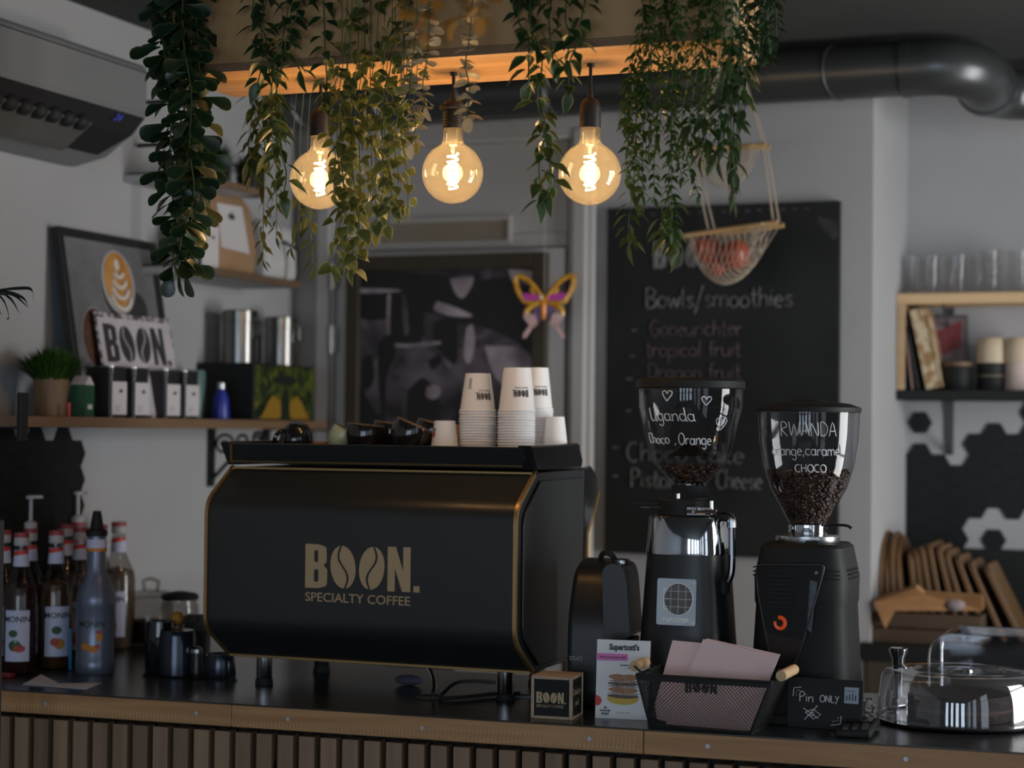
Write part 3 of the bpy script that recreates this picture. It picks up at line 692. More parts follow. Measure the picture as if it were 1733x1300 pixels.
# illustrated box and steel canisters
yq = ypx(433, XS - .008, ZS + .08); yq2 = ypx(535, XS - .008, ZS + .08)
bxo = thing('tea_box', 'black box with green and yellow jungle picture at the shelf right end', 'box', (XL + .004, yq, ZS)); hb_ = .168; Lb = yq2 - yq
MB().box(0, .19, 0, Lb, 0, hb_).build('box', 'matblack', bxo, smooth=0, bevel=.003)
def junglem():
    m, nt, N, L, B = newmat('jungle_print'); B.inputs['Roughness'].default_value = .45
    tc = N.new('ShaderNodeTexCoord'); nz = N.new('ShaderNodeTexNoise'); nz.inputs['Scale'].default_value = 22; nz.inputs['Distortion'].default_value = 1.2
    L.new(tc.outputs['Object'], nz.inputs['Vector']); cr = N.new('ShaderNodeValToRGB'); e_ = cr.color_ramp.elements
    e_[0].position = .36; e_[0].color = (.006, .012, .004, 1); e_[1].position = .72; e_[1].color = (.15, .13, .01, 1); x = e_.new(.52); x.color = (.035, .06, .008, 1)
    L.new(nz.outputs['Fac'], cr.inputs[0]); L.new(cr.outputs[0], B.inputs['Base Color']); return m
pf = MB().box(.1905, .192, .006, Lb - .004, .006, hb_ - .006).build('picture', junglem(), bxo, smooth=0)
mb = MB(); q = lambda a, b: (.1925, Lb * a, hb_ * b)
mb.prism([q(.08, .03), q(.42, .03), q(.46, .3), q(.3, .45), q(.2, .3)], (.0004, 0, 0)).prism([q(.92, .03), q(.6, .03), q(.55, .3), q(.7, .45), q(.8, .3)], (.0004, 0, 0)); mb.build('amber_shape', mat('print_amber', (.27, .15, .012), .5), pf, smooth=0)
mb = MB(); disc(mb, Lb * .5, hb_ * .27, .028, .05, .1927); mb.tube([q(.1, .06), q(.25, .42), q(.33, .5)], .003, 4).tube([q(.9, .06), q(.75, .42), q(.67, .5)], .003, 4); disc(mb, Lb * .5, hb_ * .72, .075, .016, .1925); mb.build('dark_shape', mat('print_deep', (.008, .012, .006), .5), pf, smooth=0)
M['candark'] = mat('dark_steel', (.20, .195, .185), .22, metal=1, bump=.02, scale=60, stretch=(1, 1, .02))
for px, hh, rr, lab in ((406, .155, .052, 'left and taller of two steel canisters on the jungle print box'), (475, .150, .050, 'right and shorter of two steel canisters on the jungle print box')):
    y = ypx(px, XL + .10, ZS + .25)
    cn = thing('steel_canister', lab, 'canister', (XL + .10, y, ZS + hb_ + .0005), 0, 'steel canisters')
    MB().lathe([(rr, 0), (rr, hh * .78)], 32).build('body', 'candark', cn)
    MB().lathe([(rr * 1.02, hh * .79), (rr * 1.02, hh), (rr * .95, hh * 1.02), (.0001, hh * 1.02)], 32).build('lid', 'candark', cn)
    MB().tube([(rr * 1.0, 0, hh * .5), (rr * 1.25, 0, hh * .55), (rr * 1.25, 0, hh * .8), (rr, 0, hh * .85)], .004, 6).build('clasp', 'chrome', cn)
# upper shelf goods
y0, y1 = ypx(368, XL + .15, ZU + .2), ypx(434, XL + .15, ZU + .2)
kb = thing('kraft_bag', 'brown kraft coffee bag with white label on the middle shelf', 'bag', (XL + .07, y0, ZU))
wk, hk = y1 - y0, onX(400, 316, XL + .15).z - ZU
M['kraft'] = mat('kraft_paper', (.36, .22, .115), .8, col2=(.30, .18, .09), scale=9, bump=.2)
MB().prism([(-.045, 0, 0), (.075, 0, 0), (.085, 0, hk * .3), (.06, 0, hk * .8), (.02, 0, hk), (.005, 0, hk), (-.04, 0, hk * .75)], (0, wk, 0)).build('bag', 'kraft', kb, bevel=.012)
kl = MB().add([(.0775, wk * .02, hk * .27), (.0745, wk * .80, hk * .22), (.062, wk * .78, hk * .80), (.063, wk * .08, hk * .78)], [(0, 1, 2, 3)])
kl = MB().prism([(.0865, wk * .06, hk * .28), (.0865, wk * .78, hk * .26), (.0635, wk * .74, hk * .80), (.0635, wk * .10, hk * .78)], (.0012, 0, 0)).build('paper_label', 'label', kb, smooth=0)
mb = MB(); leaf_print(mb, Matrix.Translation((.012, 0, 0)) @ frame((.061, wk * .42, hk * .62), (0, 1, 0), (1, 0, 0)) @ Matrix.Scale(2.0, 4)); mb.build('leaf_print', 'leaf_dark', kl, smooth=0)
for px, px1, top, lab in ((338, 350, 415, 'small white card at the left of the kraft coffee bag'), (350, 371, 380, 'narrow white packet just left of the kraft coffee bag')):
    ya, yb2_ = ypx(px, XL + .17, ZU + .1), ypx(px1, XL + .17, ZU + .1); hh = onX(px, top, XL + .17).z - ZU
    b = thing('tea_packet', lab, 'packet', (XL + .15, ya, ZU), 0, 'white packets on the middle shelf'); MB().box(-.03, .02, 0, yb2_ - ya, 0, hh).build('packet', 'label', b, smooth=0, bevel=.002)
    mb = MB(); leaf_print(mb, frame((.0205, (yb2_ - ya) * .5, hh * .7), (0, 1, 0), (1, 0, 0))); mb.build('leaf_print', 'leaf_dark', b, smooth=0)
ya, yb2_ = ypx(440, XL + .15, ZU + .1), ypx(492, XL + .15, ZU + .1)
wb = thing('paper_bag', 'crumpled white paper bag at the right end of the middle shelf', 'bag', (XL + .12, ya, ZU))
MB().prism([(-.05, 0, 0), (.05, 0, 0), (.055, .01, .06), (.03, .015, .17), (.0, .02, .19), (-.04, .0, .12)], (0, yb2_ - ya, 0)).build('bag', mat('bag_white', (.50, .50, .50), .7, bump=.4, scale=14), wb, bevel=.014)
MB().prism([(.053, .03, .04), (.057, .10, .045), (.040, .10, .12), (.037, .03, .12)], (.001, 0, 0)).build('paper_label', 'label', wb, smooth=0)
y = ypx(400, XL + .1, ZTp)
for k, (px, lab) in enumerate(((360, 'dark pot of trailing plant on the highest shelf'), (424, 'second dark pot of trailing plant on the highest shelf, nearer its right end'))):
    y = ypx(px, XL + .1, ZTp + .05); pt = thing('shelf_plant', lab, 'plant', (XL + .1, y, ZTp), 0, 'dark plants on the highest shelf')
    MB().lathe([(.035, 0), (.045, .06), (.04, .06), (.0001, .055)], 20).build('pot', 'matblack', pt)
    mb = MB(); tuft(mb, 120, .055, .10, random.Random(k), .008); o = mb.build('foliage', leafmat('shelf_leaf', (.012, .03, .01), (.03, .06, .02)), pt, smooth=0); o.location.z = .05
# ================================================================== BUTTERFLY
YBf = YB - .30
bc = onY(921, 520, YBf)
bf = thing('glass_butterfly', 'colourful amber, pink and violet butterfly ornament in front of the door poster', 'ornament', bc, .1)
sc_ = dep(bc) / FPX
def bp(x, y): return Vector(((x - 921) * sc_, 0, -(y - 520) * sc_))
M['amber'] = mat('amber_glass', (.75, .42, .05), .2, col2=(.50, .22, .02), scale=40); M['magenta'] = mat('magenta_glass', (.55, .06, .38), .2)
M['violet'] = mat('violet_glass', (.16, .09, .20), .25); M['blush'] = mat('blush_glass', (.68, .48, .46), .3, col2=(.5, .3, .28), scale=60); M['orange'] = mat('orange_glass', (.80, .28, .03), .2)
M['smoke'] = clear('smoky_glass', (.55, .48, .50), .6)
def wing(sd):
    f = lambda x, y: bp(921 + sd * x, y)
    b = MB(); b.tube(smooth_path([f(3, 508), f(14, 490), f(30, 474), f(46, 467), f(51, 474), f(48, 488), f(42, 500), f(34, 512)], 4), .008, 6); b.tube(smooth_path([f(5, 506), f(16, 500), f(24, 488)], 4), .006, 6); b.build('wing_edge', 'amber', bf)
    MB().prism([f(4, 503), f(26, 478), f(46, 470), f(44, 490), f(34, 506)], (0, .002, 0)).build('wing_glass', 'smoke', bf, smooth=0)
    MB().prism([f(5, 499), f(36, 496), f(40, 504), f(30, 509), f(6, 508)], (0, -.006, 0)).build('wing_band', 'magenta', bf, smooth=0)
    b = MB(); b.tube([f(5, 511), f(20, 513), f(38, 509)], .008, 6); b.tube(smooth_path([f(8, 512), f(22, 518), f(30, 526), f(31, 534)], 4), .009, 6); b.build('wing_rib', 'amber', bf)
    MB().prism([f(3, 514), f(14, 516), f(20, 526), f(14, 540), f(7, 546)], (0, -.004, 0)).build('wing_cell', 'violet', bf, smooth=0)
    MB().prism([f(16, 532), f(30, 530), f(36, 536), f(27, 548), f(24, 554), f(16, 554), f(11, 547)], (0, -.008, 0)).prism([f(18, 552), f(26, 552), f(36, 566), f(36, 573), f(31, 572)], (0, -.006, 0)).build('wing_tail', 'blush', bf, smooth=0)
wing(-1); wing(1)
MB().sphere(bp(920, 520), .022, 14, 10, (.45, .45, 1.75)).build('body', 'orange', bf)
MB().sphere(bp(916, 504), .009, 12, 8).build('bead', mat('bead', (.8, .75, .6), .15), bf)
MB().tube([bp(921, 500), Vector((0, .0, ZC - bc.z))], .0006, 4).build('thread', 'white', bf)
# ================================================================== HANGING NET BASKETS WITH APPLES
YNt = YB - .33
M['rope'] = mat('net_cord', (.46, .38, .29), .8); M['rod'] = mat('bamboo_rod', (.50, .32, .14), .6)
M['apple'] = mat('apple_red', (.34, .018, .014), .35, col2=(.40, .07, .025), scale=16)
def net_half(tier, L0, L1, drop, deep, fruits, ny=8, nx=13, rr=.0012, bottoms=None, tierlab='net'):
    """a half-moon net sling between two rods, built as crossing cords"""
    mb = MB()
    Lx = (L1 - L0)
    def P(u, v):    # u along rod 0..1, v across 0..1 : front rod to back rod
        prof_ = math.sin(PI * min(max(u, 0), 1)) ** .34
        z = -drop * prof_ * (math.sin(PI * v) ** .55)
        xx = (u - .5) * (1 - .34 * (math.sin(PI * v) ** .6)) + .5 - .05 * math.sin(PI * v)
        return Vector(L0 + Vector((Lx.x * xx, (v - .5) * deep * (.3 + .9 * math.sin(PI * v)), Lx.z * xx + z)))
    for k in range(-ny, nx + 1):
        for sg in (1, -1):
            pts = []
            for j in range(ny + 1):
                u = (k + (j if sg > 0 else ny - j)) / nx
                if 0 <= u <= 1: pts.append(P(u, j / ny))
            if len(pts) > 1: mb.tube(pts, rr, 4, caps=False)
    return mb, P
rA, rB = onY(1164, 402, YNt), onY(1314, 379, YNt); drop = .150
ba = thing('net_basket', 'two tiers of hanging cord net slings before the chalkboard, lower one holding apples', 'basket', (0, 0, 0))
mb, P1 = net_half(1, rA, rB, drop, .25, 0); mb.build('lower_net', 'rope', ba, smooth=60)
for sy in (-.0375, .0375): MB().cyl(rA + Vector((-.012, sy, 0)), rB + Vector((.012, sy, 0)), .0075, n=10).build('rod', 'rod', ba)
uA, uB = onY(1172, 254, YNt), onY(1294, 247, YNt)
mb, P2 = net_half(2, uA, uB, .115, .15, 0, 7, 12, .0010); mb.build('upper_net', 'rope', ba, smooth=60)
for sy in (-.0225, .0225): MB().cyl(uA + Vector((-.01, sy, 0)), uB + Vector((.01, sy, 0)), .0065, n=10).build('rod', 'rod', ba)
hook = Vector((onY(1236, 150, YNt).x, YNt, ZC - .004))
for sx, a, b in ((0, uA, rA), (1, uB, rB)):
    for sy in (-1, 1):
        p = a + Vector((0, sy * .0225, 0)); q = b + Vector((0, sy * .0375, 0))
        if sx == 0: q = q + (rB - rA) * .28
        MB().tube([hook, p], .0022, 5).build('cord', 'rope', ba); MB().tube([p, p * .5 + q * .5, q], .0026, 5).build('cord', 'rope', ba)
MB().tube([hook + Vector((0, 0, .004)), hook + Vector((0, 0, -.03)), hook + Vector((.01, 0, -.045)), hook + Vector((.02, 0, -.03))], .003, 6).build('hook', 'steel', ba)
def apple(name, loc, r, label, rot):
    t = thing(name, label, 'apple', loc, 0, 'apples in the net'); t.rotation_euler = rot
    pr_ = [(.0001, -.80), (.25, -.90), (.55, -.82), (.85, -.45), (1.0, .05), (.95, .45), (.70, .80), (.40, .92), (.15, .82), (.0001, .70)]
    MB().lathe([(a * r, b * r) for a, b in pr_], 22, caps=False).build('body', 'apple', t, smooth=80)
    MB().tube([(0, 0, .7 * r), (.05 * r, 0, .95 * r), (.16 * r, 0, 1.15 * r)], .0018, 6).build('stem', 'darkwood', t); return t
for px, py, r, lab, rot in ((1196, 423, .043, 'upper left red apple in the cord net', (.4, .2, 0)), (1244, 432, .045, 'right red apple in the cord net', (.2, -.5, 0)), (1213, 450, .032, 'lowest red apple at the bottom of the cord net', (-.5, .3, 0))):
    apple('apple', onY(px, py, YNt + (.02 if py > 440 else -.005)), r, lab, rot)
# ================================================================== ALCOVE : SHELVES, TILES, BACK BAR
YSh = YN - .20
sl_ = XR + .002
zA = onY(1510, 497, YSh).z; zB = onY(1510, 515, YSh).z; zC1 = onY(1510, 660, YSh).z; zC2 = onY(1510, 677, YSh).z
xE = XR + 1.25
sh = thing('alcove_shelf', 'two tier wall shelf in the alcove, pale wood top and black lower board', 'shelf', (XR + .001, YN - .001, zC1))
MB().box(0, xE - XR, -.2, 0, zB - zC1, zA - zC1).build('upper_board', 'lightwood', sh, smooth=0, bevel=.002)
MB().box(0, xE - XR, -.2, 0, zC2 - zC1, 0).build('lower_board', 'matblack', sh, smooth=0, bevel=.002)
MB().box(.001, .025, -.2, -.002, .0005, zB - zC1 - .0005).build('upright', 'lightwood', sh, smooth=0, bevel=.002)
M['bracketgrey'] = mat('bracket_grey', S(62, 66, 70), .5)
for px in (1607,):
    x = onY(px, 690, YN).x - XR
    for zt_, ln in ((zB - zC1, .09), (zC2 - zC1, .17)):
        MB().box(x - .012, x + .012, -.006, -.001, zt_ - ln, zt_).prism([(x - .003, -.17, zt_), (x + .003, -.17, zt_), (x + .003, -.004, zt_ - ln), (x - .003, -.004, zt_ - ln)], (0, .012, .004)).build('bracket', 'bracketgrey', sh, smooth=0)
# hexagonal wall tiles
M['tile'] = mat('hex_tile_black', (.010, .0108, .0112), .5, spec=.25)
def hexes(cells, to3, name, nrm, R_=.045, th=.006):
    mb = MB()
    for c, r_ in cells:
        pts = [to3(c * 1.5 * R_ * 1.0, r_ * math.sqrt(3) * R_, R_ * .992, a) for a in [PI / 3 * i for i in range(6)]]
        mb.prism(pts, nrm * th)
    return mb.build(name, 'tile', None, smooth=0, bevel=.0015)
hp = onY(1433 + 405 / 3.25, 680 + 115 / 3.25, YN); scl = dep(hp) / FPX
Rh = 17.7 * scl / math.cos(PI / 6)
cells = {(0, 0)}
for r_ in range(1, 8): cells.add((0, -(r_ + .5)))
for r_ in range(2, 8): cells.add((1, -r_))
for r_ in range(2, 7): cells.add((2, -(r_ + .5)))
for r_ in range(2, 7): cells.add((-1, -r_))
for r_ in range(1, 5): cells.add((3, -r_))
cells |= {(3, 0 - 1), (4, -.5), (4, -1.5), (4, -2.5), (4, -3.5), (5, -1), (5, -2), (5, -3), (5, -4), (4, -5.5), (6, .5), (6, -.5), (6, -1.5), (6, -2.5), (6, -3.5), (7, -1), (7, -2), (7, 0), (8, -.5), (8, -1.5)}
cells -= {(1, -7), (0, -7.5)}
th_ = hexes(cells, lambda u, v, R_, a: (hp.x + u + R_ * math.cos(a), YN - .001, hp.z + v + R_ * math.sin(a)), 'trim_4', Vector((0, -1, 0)), Rh); th_['kind'] = 'structure'
hl = onX(165 / 2.826, 720 + 72 / 2.826, XL); R2 = 23 * dep(hl) / FPX / math.cos(PI / 6)
lc = set()
for c, top in ((-3, .5), (-2, 0), (-1, -.5), (0, 0), (1, -.5), (2, 0), (3, -.5)):
    for r_ in range(7): lc.add((c, top - r_))
lt = hexes(lc, lambda u, v, R_, a: (XL + .001, hl.y + u + R_ * math.cos(a), hl.z + v + R_ * math.sin(a)), 'trim_5', Vector((1, 0, 0)), R2); lt['kind'] = 'structure'
# dark splash panel and back bar
zsp = onY(1700, 930, YN).z
struct('trim_6', MB().box(XR + .002, XRW, YN - .012, YN - .0005, .9, zsp), 'matblack', smooth=0)
zbb = onY(1560, 1076, YN - .35).z
xb0 = onY(1456, 1085, YN - .62).x
YBb = YN - .62
bbx = thing('back_bar', 'dark back bar cabinet with black top in the right alcove', 'cabinet', (xb0, YBb, 0))
MB().box(0, 2.2, 0, YB - YBb - .004, zbb - .05, zbb).box(XR - xb0 + .016, 2.2, YB - YBb - .004, .60, zbb - .05, zbb).build('worktop', 'matblack', bbx, smooth=0, bevel=.003)
M['cabinet'] = mat('cabinet_brown', S(64, 57, 48), .6, col2=S(70, 62, 52), scale=6)
MB().box(.02, 2.2, .03, YB - YBb - .01, 0, zbb - .05).build('body', 'cabinet', bbx, smooth=0)
for i in range(3):
    d_ = MB().box(.03 + i * .55, .57 + i * .55, .012, .03, .1, zbb - .06).build('door', 'cabinet', bbx, smooth=0, bevel=.003)
    MB().tube([(.10 + i * .55, .012, zbb - .10), (.10 + i * .55, -.012, zbb - .10), (.22 + i * .55, -.012, zbb - .10), (.22 + i * .55, .012, zbb - .10)], .004, 6).build('handle', 'steel', d_)
# ---- glasses on the top board
def gx(px, py, y): return onY(px, py, y).x
YG = YN - .10
def glass_mug(x, y, z, r, h, label, group, handle=1):
    t = thing('glass_mug' if handle else 'drinking_glass', label, 'mug' if handle else 'glass', (x, y, z), 0, group)
    MB().lathe([(.0001, .0), (r * .86, 0), (r * .92, .004), (r, h), (r * .95, h), (r * .86, .01), (.0001, .008)], 28).build('body', 'glass', t, smooth=60)
    if handle: MB().tube(smooth_path([(r * .95, 0, h * .82), (r * 1.45, 0, h * .80), (r * 1.62, 0, h * .5), (r * 1.4, 0, h * .2), (r * .92, 0, h * .22)], 4), .0055, 8).build('handle', 'glass', t)
    return t
glass_mug(gx(1534, 470, YG + .04), YG + .04, zA, .043, .125, 'leftmost clear glass mug on the pale top shelf board', 'glass mugs', 1)
glass_mug(gx(1572, 470, YG - .03), YG - .03, zA, .046, .118, 'second clear glass mug from the left on the top shelf board', 'glass mugs')
glass_mug(gx(1618, 470, YG), YG, zA, .045, .12, 'third clear glass mug from the left, beside the glass stacks', 'glass mugs')
for px, lab in ((1674, 'left'), (1722, 'right')):
    for k in range(3):
        t = glass_mug(gx(px, 470, YG), YG, zA + k * .0435, .042, .047, '%s small stacked glass of the %s glass stack on the alcove shelf' % (('lowest', 'middle', 'topmost')[k], lab), 'stacked small glasses', 0)
# ---- books and goods on the lower board
M['bk1'] = mat('book_navy', (.02, .03, .07), .6); M['bk2'] = mat('book_rose', (.30, .19, .17), .6); M['bk3'] = mat('book_cream', (.55, .45, .30), .6, col2=(.30, .17, .07), scale=26, lo=.45, hi=.55); M['bk0'] = mat('book_lilac', (.28, .25, .28), .6); M['pages'] = mat('book_pages', (.55, .48, .38), .8); M['bk4'] = mat('book_dark', (.022, .024, .024), .6)
def book(px0, px1, h, th, m, label, depth=.15, y=None):
    """foot seen at px0, head leaning so that it is seen at px1 (leans left)"""
    y = YSh + .015; x0 = gx(px0, 658, y); hx = gx(px1, 540, y); ang = math.asin(max(-.9, min(.9, (hx - x0) / h)))
    t = thing('book', label, 'book', (x0, y, zC1 + abs(math.sin(ang)) * th * 0 + .0005), 0, 'books leaning on the alcove shelf'); t.rotation_euler = (0, ang, 0)
    t.location.z += max(0, math.sin(-ang)) * 0
    MB().box(0, .003, 0, depth, 0, h).box(th - .003, th, 0, depth, 0, h).box(0, th, 0, .004, 0, h).build('cover', m, t, smooth=0)
    MB().box(.0032, th - .0032, .0045, depth - .004, .004, h - .004).build('pages', 'pages', t, smooth=0); return t
book(1521, 1519, .225, .012, 'bk0', 'slim pale lilac book upright against the wooden shelf side')
book(1529, 1523, .18, .012, 'bk1', 'slim navy book second from the shelf side')
book(1541, 1527, .225, .012, 'bk2', 'thin dusty rose book leaning between navy and dark books')
book(1551, 1531, .20, .014, 'bk4', 'thin dark book just left of the thick cream book')
b = book(1566, 1538, .25, .05, 'bk3', 'thick cream and brown mottled book leaning left on the alcove shelf')
ct = thing('picture_card', 'small framed red and white card standing behind the books', 'card', (gx(1574, 600, YN - .03), YN - .045, zC1 + .04), 0)
wz = gx(1634, 600, YN - .03) - gx(1570, 600, YN - .03)
MB().box(0, wz, 0, .008, -.04, .20).build('frame', mat('card_frame', S(70, 66, 66), .5), ct, smooth=0)
MB().box(.008, wz - .008, -.001, .0, -.03, .19).build('card', mat('card_lilac', S(118, 104, 110), .6, col2=S(90, 84, 92), scale=25), ct, smooth=0)
MB().prism([(.01, -.0016, .06), (wz - .02, -.0016, .10), (wz - .015, -.0016, .185), (.01, -.0016, .14)], (0, .0006, 0)).build('red_print', mat('card_red', S(120, 30, 36), .6, col2=S(110, 60, 66), scale=50), ct, smooth=0)
jr = thing('dark_jar', 'short dark jar with brown lid below the red card', 'jar', (gx(1623, 640, YN - .10), YN - .11, zC1 + .0005))
MB().lathe([(.04, 0), (.042, .004), (.042, .07), (.04, .075)], 28).build('body', 'matblack', jr); MB().lathe([(.043, .0755), (.043, .088), (.0001, .088)], 28).build('lid', 'darkwood', jr)
M['cream'] = mat('cup_cream', (.52, .42, .30), .55); M['blush2'] = mat('cup_blush', (.50, .40, .36), .6)
for px, lab, m in ((1678, 'two tone tumbler, cream over black, left of the alcove pair', 'matblack'), (1724, 'two tone tumbler with blush lower half at the right frame edge', 'blush2')):
    t = thing('tumbler', lab, 'cup', (gx(px, 630, YG), YG, zC1 + .0005), 0, 'two tone tumblers')
    MB().lathe([(.042, 0), (.044, .004), (.0435, .085)], 28).build('base', m, t)
    MB().lathe([(.0455, .0855), (.044, .13), (.039, .158), (.034, .163), (.0001, .164)], 28).build('upper_cup', 'cream', t)
    MB().tube([(.0445 * math.cos(a), .0445 * math.sin(a), .045) for a in [2 * PI * i / 24 for i in range(24)]], .001, 4, closed=True).build('band', 'cream', t)
# ---- serving boards leaning on the back bar
zb = zbb + .0005
def sboard(px, top, w, h, lean, rnd, label, y, th=.014, rz=0):
    x = gx(px, 1060, y); t = thing('serving_board', label, 'board', (x, y, zb), rz, 'wooden serving boards'); t.rotation_euler = (0, -lean, rz)
    if rnd: pts = [(0, w / 2 * math.cos(a), h / 2 + h / 2 * math.sin(a)) for a in [2 * PI * i / 36 for i in range(36)]]
    else: pts = fillet([(0, -w / 2, 0), (0, w / 2, 0), (0, w / 2, h), (0, -w / 2, h)], .03, 4)
    mb = MB().prism(pts, (th, 0, 0)); t2 = mb.build('board', 'board', t, bevel=.003)
    return t
Yb = YN - .34
L_ = ['leftmost round serving board beside the alcove wall', 'second round serving board from the alcove wall', 'third round serving board from the alcove wall', 'fourth round serving board from the alcove wall']
for i in range(4): sboard(1502 + i * 13, 0, .30, .31 - .012 * (i % 2), .02 + .03 * i, True, L_[i], Yb)
names2 = ['fifth board in the row, first squared one after the round boards', 'sixth board in the row, squared with worn edge', 'seventh board in the row, tall and pale', 'eighth board in the row, tall and slightly tilted', 'ninth board in the row, tilted to the left', 'tenth board in the row, tilted with rounded corner', 'eleventh board in the row, low and strongly tilted', 'twelfth board in the row, near the picture edge', 'thirteenth board in the row, smallest and farthest right']
px2 = [(1560, .255, .10), (1574, .265, .13), (1590, .275, .16), (1606, .285, .18), (1630, .28, .24), (1650, .27, .30), (1676, .26, .36), (1704, .25, .42), (1734, .245, .46)]
for (px, h, l), n in zip(px2, names2): sboard(px, 0, .24, h, l, False, n, Yb, .016)
cr_ = thing('wooden_crate', 'dark low wooden crate on the back bar before the boards', 'crate', (gx(1478, 1060, YBb + .05), YBb + .04, zb))
mb = MB(); wq = gx(1660, 1060, YBb + .05) - gx(1478, 1060, YBb + .05)
for z in (.0, .045): mb.box(0, wq, 0, .01, z, z + .04); mb.box(0, .01, .01, .13, z, z + .04); mb.box(wq - .01, wq, .01, .13, z, z + .04); mb.box(0, wq, .13, .14, z, z + .04)
mb.build('slats', wood('crate_wood', (.07, .045, .026), (.11, .07, .04), 0, 24), cr_, smooth=0); MB().box(.01, wq - .01, .01, .13, 0, .006).build('bottom', 'darkwood', cr_, smooth=0)
kp = thing('kraft_wrap', 'orange brown folded kraft paper lying over the crate', 'paper', (gx(1484, 1020, YBb + .06), YBb + .06, zb + .087))
MB().prism([(0, -.05, .03), (.12, -.05, .075), (.14, -.02, .055), (.30, .0, .05), (.30, .03, .012), (.1, .02, .014), (.06, -.04, .006), (.035, -.055, -.045)], (0, .02, .01)).build('paper', mat('kraft_orange', (.33, .17, .06), .8, col2=(.25, .12, .045), scale=12), kp, smooth=0)
nb = thing('paper_napkin', 'small pale crumpled napkin at the right end of the crate', 'napkin', (gx(1615, 1050, YBb + .07), YBb + .07, zb + .087))
MB().sphere((0, 0, .028), .024, 12, 8, (1.3, .8, .9)).build('napkin', mat('napkin', (.25, .2, .2), .8, bump=.6, scale=30), nb)
# ================================================================== BAR COUNTER
A_ = onz(5, 1166.5, ZT); B_ = onz(1733, 1274, ZT)
dx_ = (B_ - A_).normalized(); CRZ = math.atan2(dx_.y, dx_.x); LC = (B_ - A_).length
CI = (Matrix.Translation(A_) @ Matrix.Rotation(CRZ, 4, 'Z')).inverted()
def cloc(p): return CI @ Vector(p)
ct_ = thing('bar_counter', 'long bar counter with black top, pine edge board and upright pine battens', 'counter', (A_.x, A_.y, 0), CRZ)
x0, x1 = -.05, LC + .5
p_ = cloc((XL + .004, 0, 0)); ang = -CRZ
# worktop: main run plus a return along the left wall
xw = lambda y: cloc((XL + .006, (Matrix.Translation(A_) @ Matrix.Rotation(CRZ, 4, 'Z') @ Vector((0, y, 0))).y, 0)).x
yL = 1.25
outl = [(xw(0.0), .0), (x1, .0), (x1, .70), (.62, .70), (.62, yL), (xw(yL), yL)]
MB().prism([(x, y, ZT - .003) for x, y in outl][::-1], (0, 0, .003)).build('worktop', 'top', ct_, smooth=0, bevel=.0005)
MB().prism([(x, y, ZT - .045) for x, y in [(xw(.03), .03), (x1, .03), (x1, .69), (.61, .69), (.61, yL - .01), (xw(yL), yL - .01)]][::-1], (0, 0, .0415)).build('underlay', 'matblack', ct_, smooth=0)
xj = cloc(onz(1087, 1235, ZT)).x
xj1 = cloc(onz(400, 1188, ZT)).x
for a, b in ((xw(0), xj1 - .0006), (xj1 + .0006, xj - .0008), (xj + .0008, x1)):
    MB().box(a, b, .001, .029, ZT - .050, ZT - .0035).build('edge_board', 'pine', ct_, smooth=0, bevel=.0015)
M['planer'] = wood('pine_ridge', (.45, .27, .135), (.6, .38, .2), 0, 40)
rd = random.Random(8); mb = MB()     # planer ripples left on the board
x = xw(0) + .01
while x < xj - .02:
    k_ = .5 + .5 * math.sin(x * 5 + 1.0)
    if x < 1.02: mb.box(x, x + .0028, .0002, .002, ZT - .046, ZT - .034 + .004 * k_)
    else:
        mb.box(x, x + .0028, .0002, .002, ZT - .046 + .012 * (x - 1.0) * .6, ZT - .034 + .012 * (x - 1.0) * .8)
        mb.box(x + .002, x + .0046, .0002, .002, ZT - .030, ZT - .020)
    x += .0085
mb.build('planer_mark', 'planer', ct_, smooth=0)
M['screwzinc'] = mat('zinc_screw', (.42, .45, .50), .35, metal=.3)
for px, py in ((104, 1183), (347, 1201), (499, 1211), (724, 1225), (1000, 1245), (1196, 1260), (1532, 1281)):
    p = cloc(onz(px, py - 18, ZT)); r_ = ray(px, py)
    z_ = ZT - .026
    mb = MB(); mb.cyl((p.x, .0012, z_), (p.x, -.0012, z_), .0045, n=14); mb.build('screw', 'screwzinc', ct_)
MB().box(xw(0), x1, .075, .085, .0, ZT - .05).build('backing_panel', 'rubber', ct_, smooth=0)
xs0 = cloc(onz(657, 1204, ZT)).x; pitch = .0496; n0 = -int((xs0 - xw(0)) / pitch); k = n0
def slat_mesh():
    return MB().box(0, .036, .012, .046, .04, ZT - .062)
first = None
while xs0 + k * pitch < x1 - .05:
    if xs0 + k * pitch > xw(0) + .01:
        if first is None: first = slat_mesh().build('slat', 'slat', ct_, smooth=0, bevel=.0018); o = first
        else: o = first.copy(); COL.objects.link(o); o.parent = ct_
        o.location = (xs0 + k * pitch, 0, 0)
    k += 1
MB().box(xw(0), x1, .046, .076, .04, .10).box(xw(0), x1, .046, .076, .80, .84).build('batten_rail', 'rubber', ct_, smooth=0)
MB().box(.60, .61, .70, yL, 0, ZT - .05).box(xw(.7), .60, .69, .70, 0, .9).build('carcass', 'matblack', ct_, smooth=0)
ep = atd(2, 1100, 3.95)
tag(MB().box(ep.x - .03, ep.x + .004, ep.y - .03, ep.y, 0, atd(3, 880, 3.95).z).build('end_post', 'rubber', smooth=0, bevel=.003), 'dark upright post at the extreme left end of the counter', 'post')
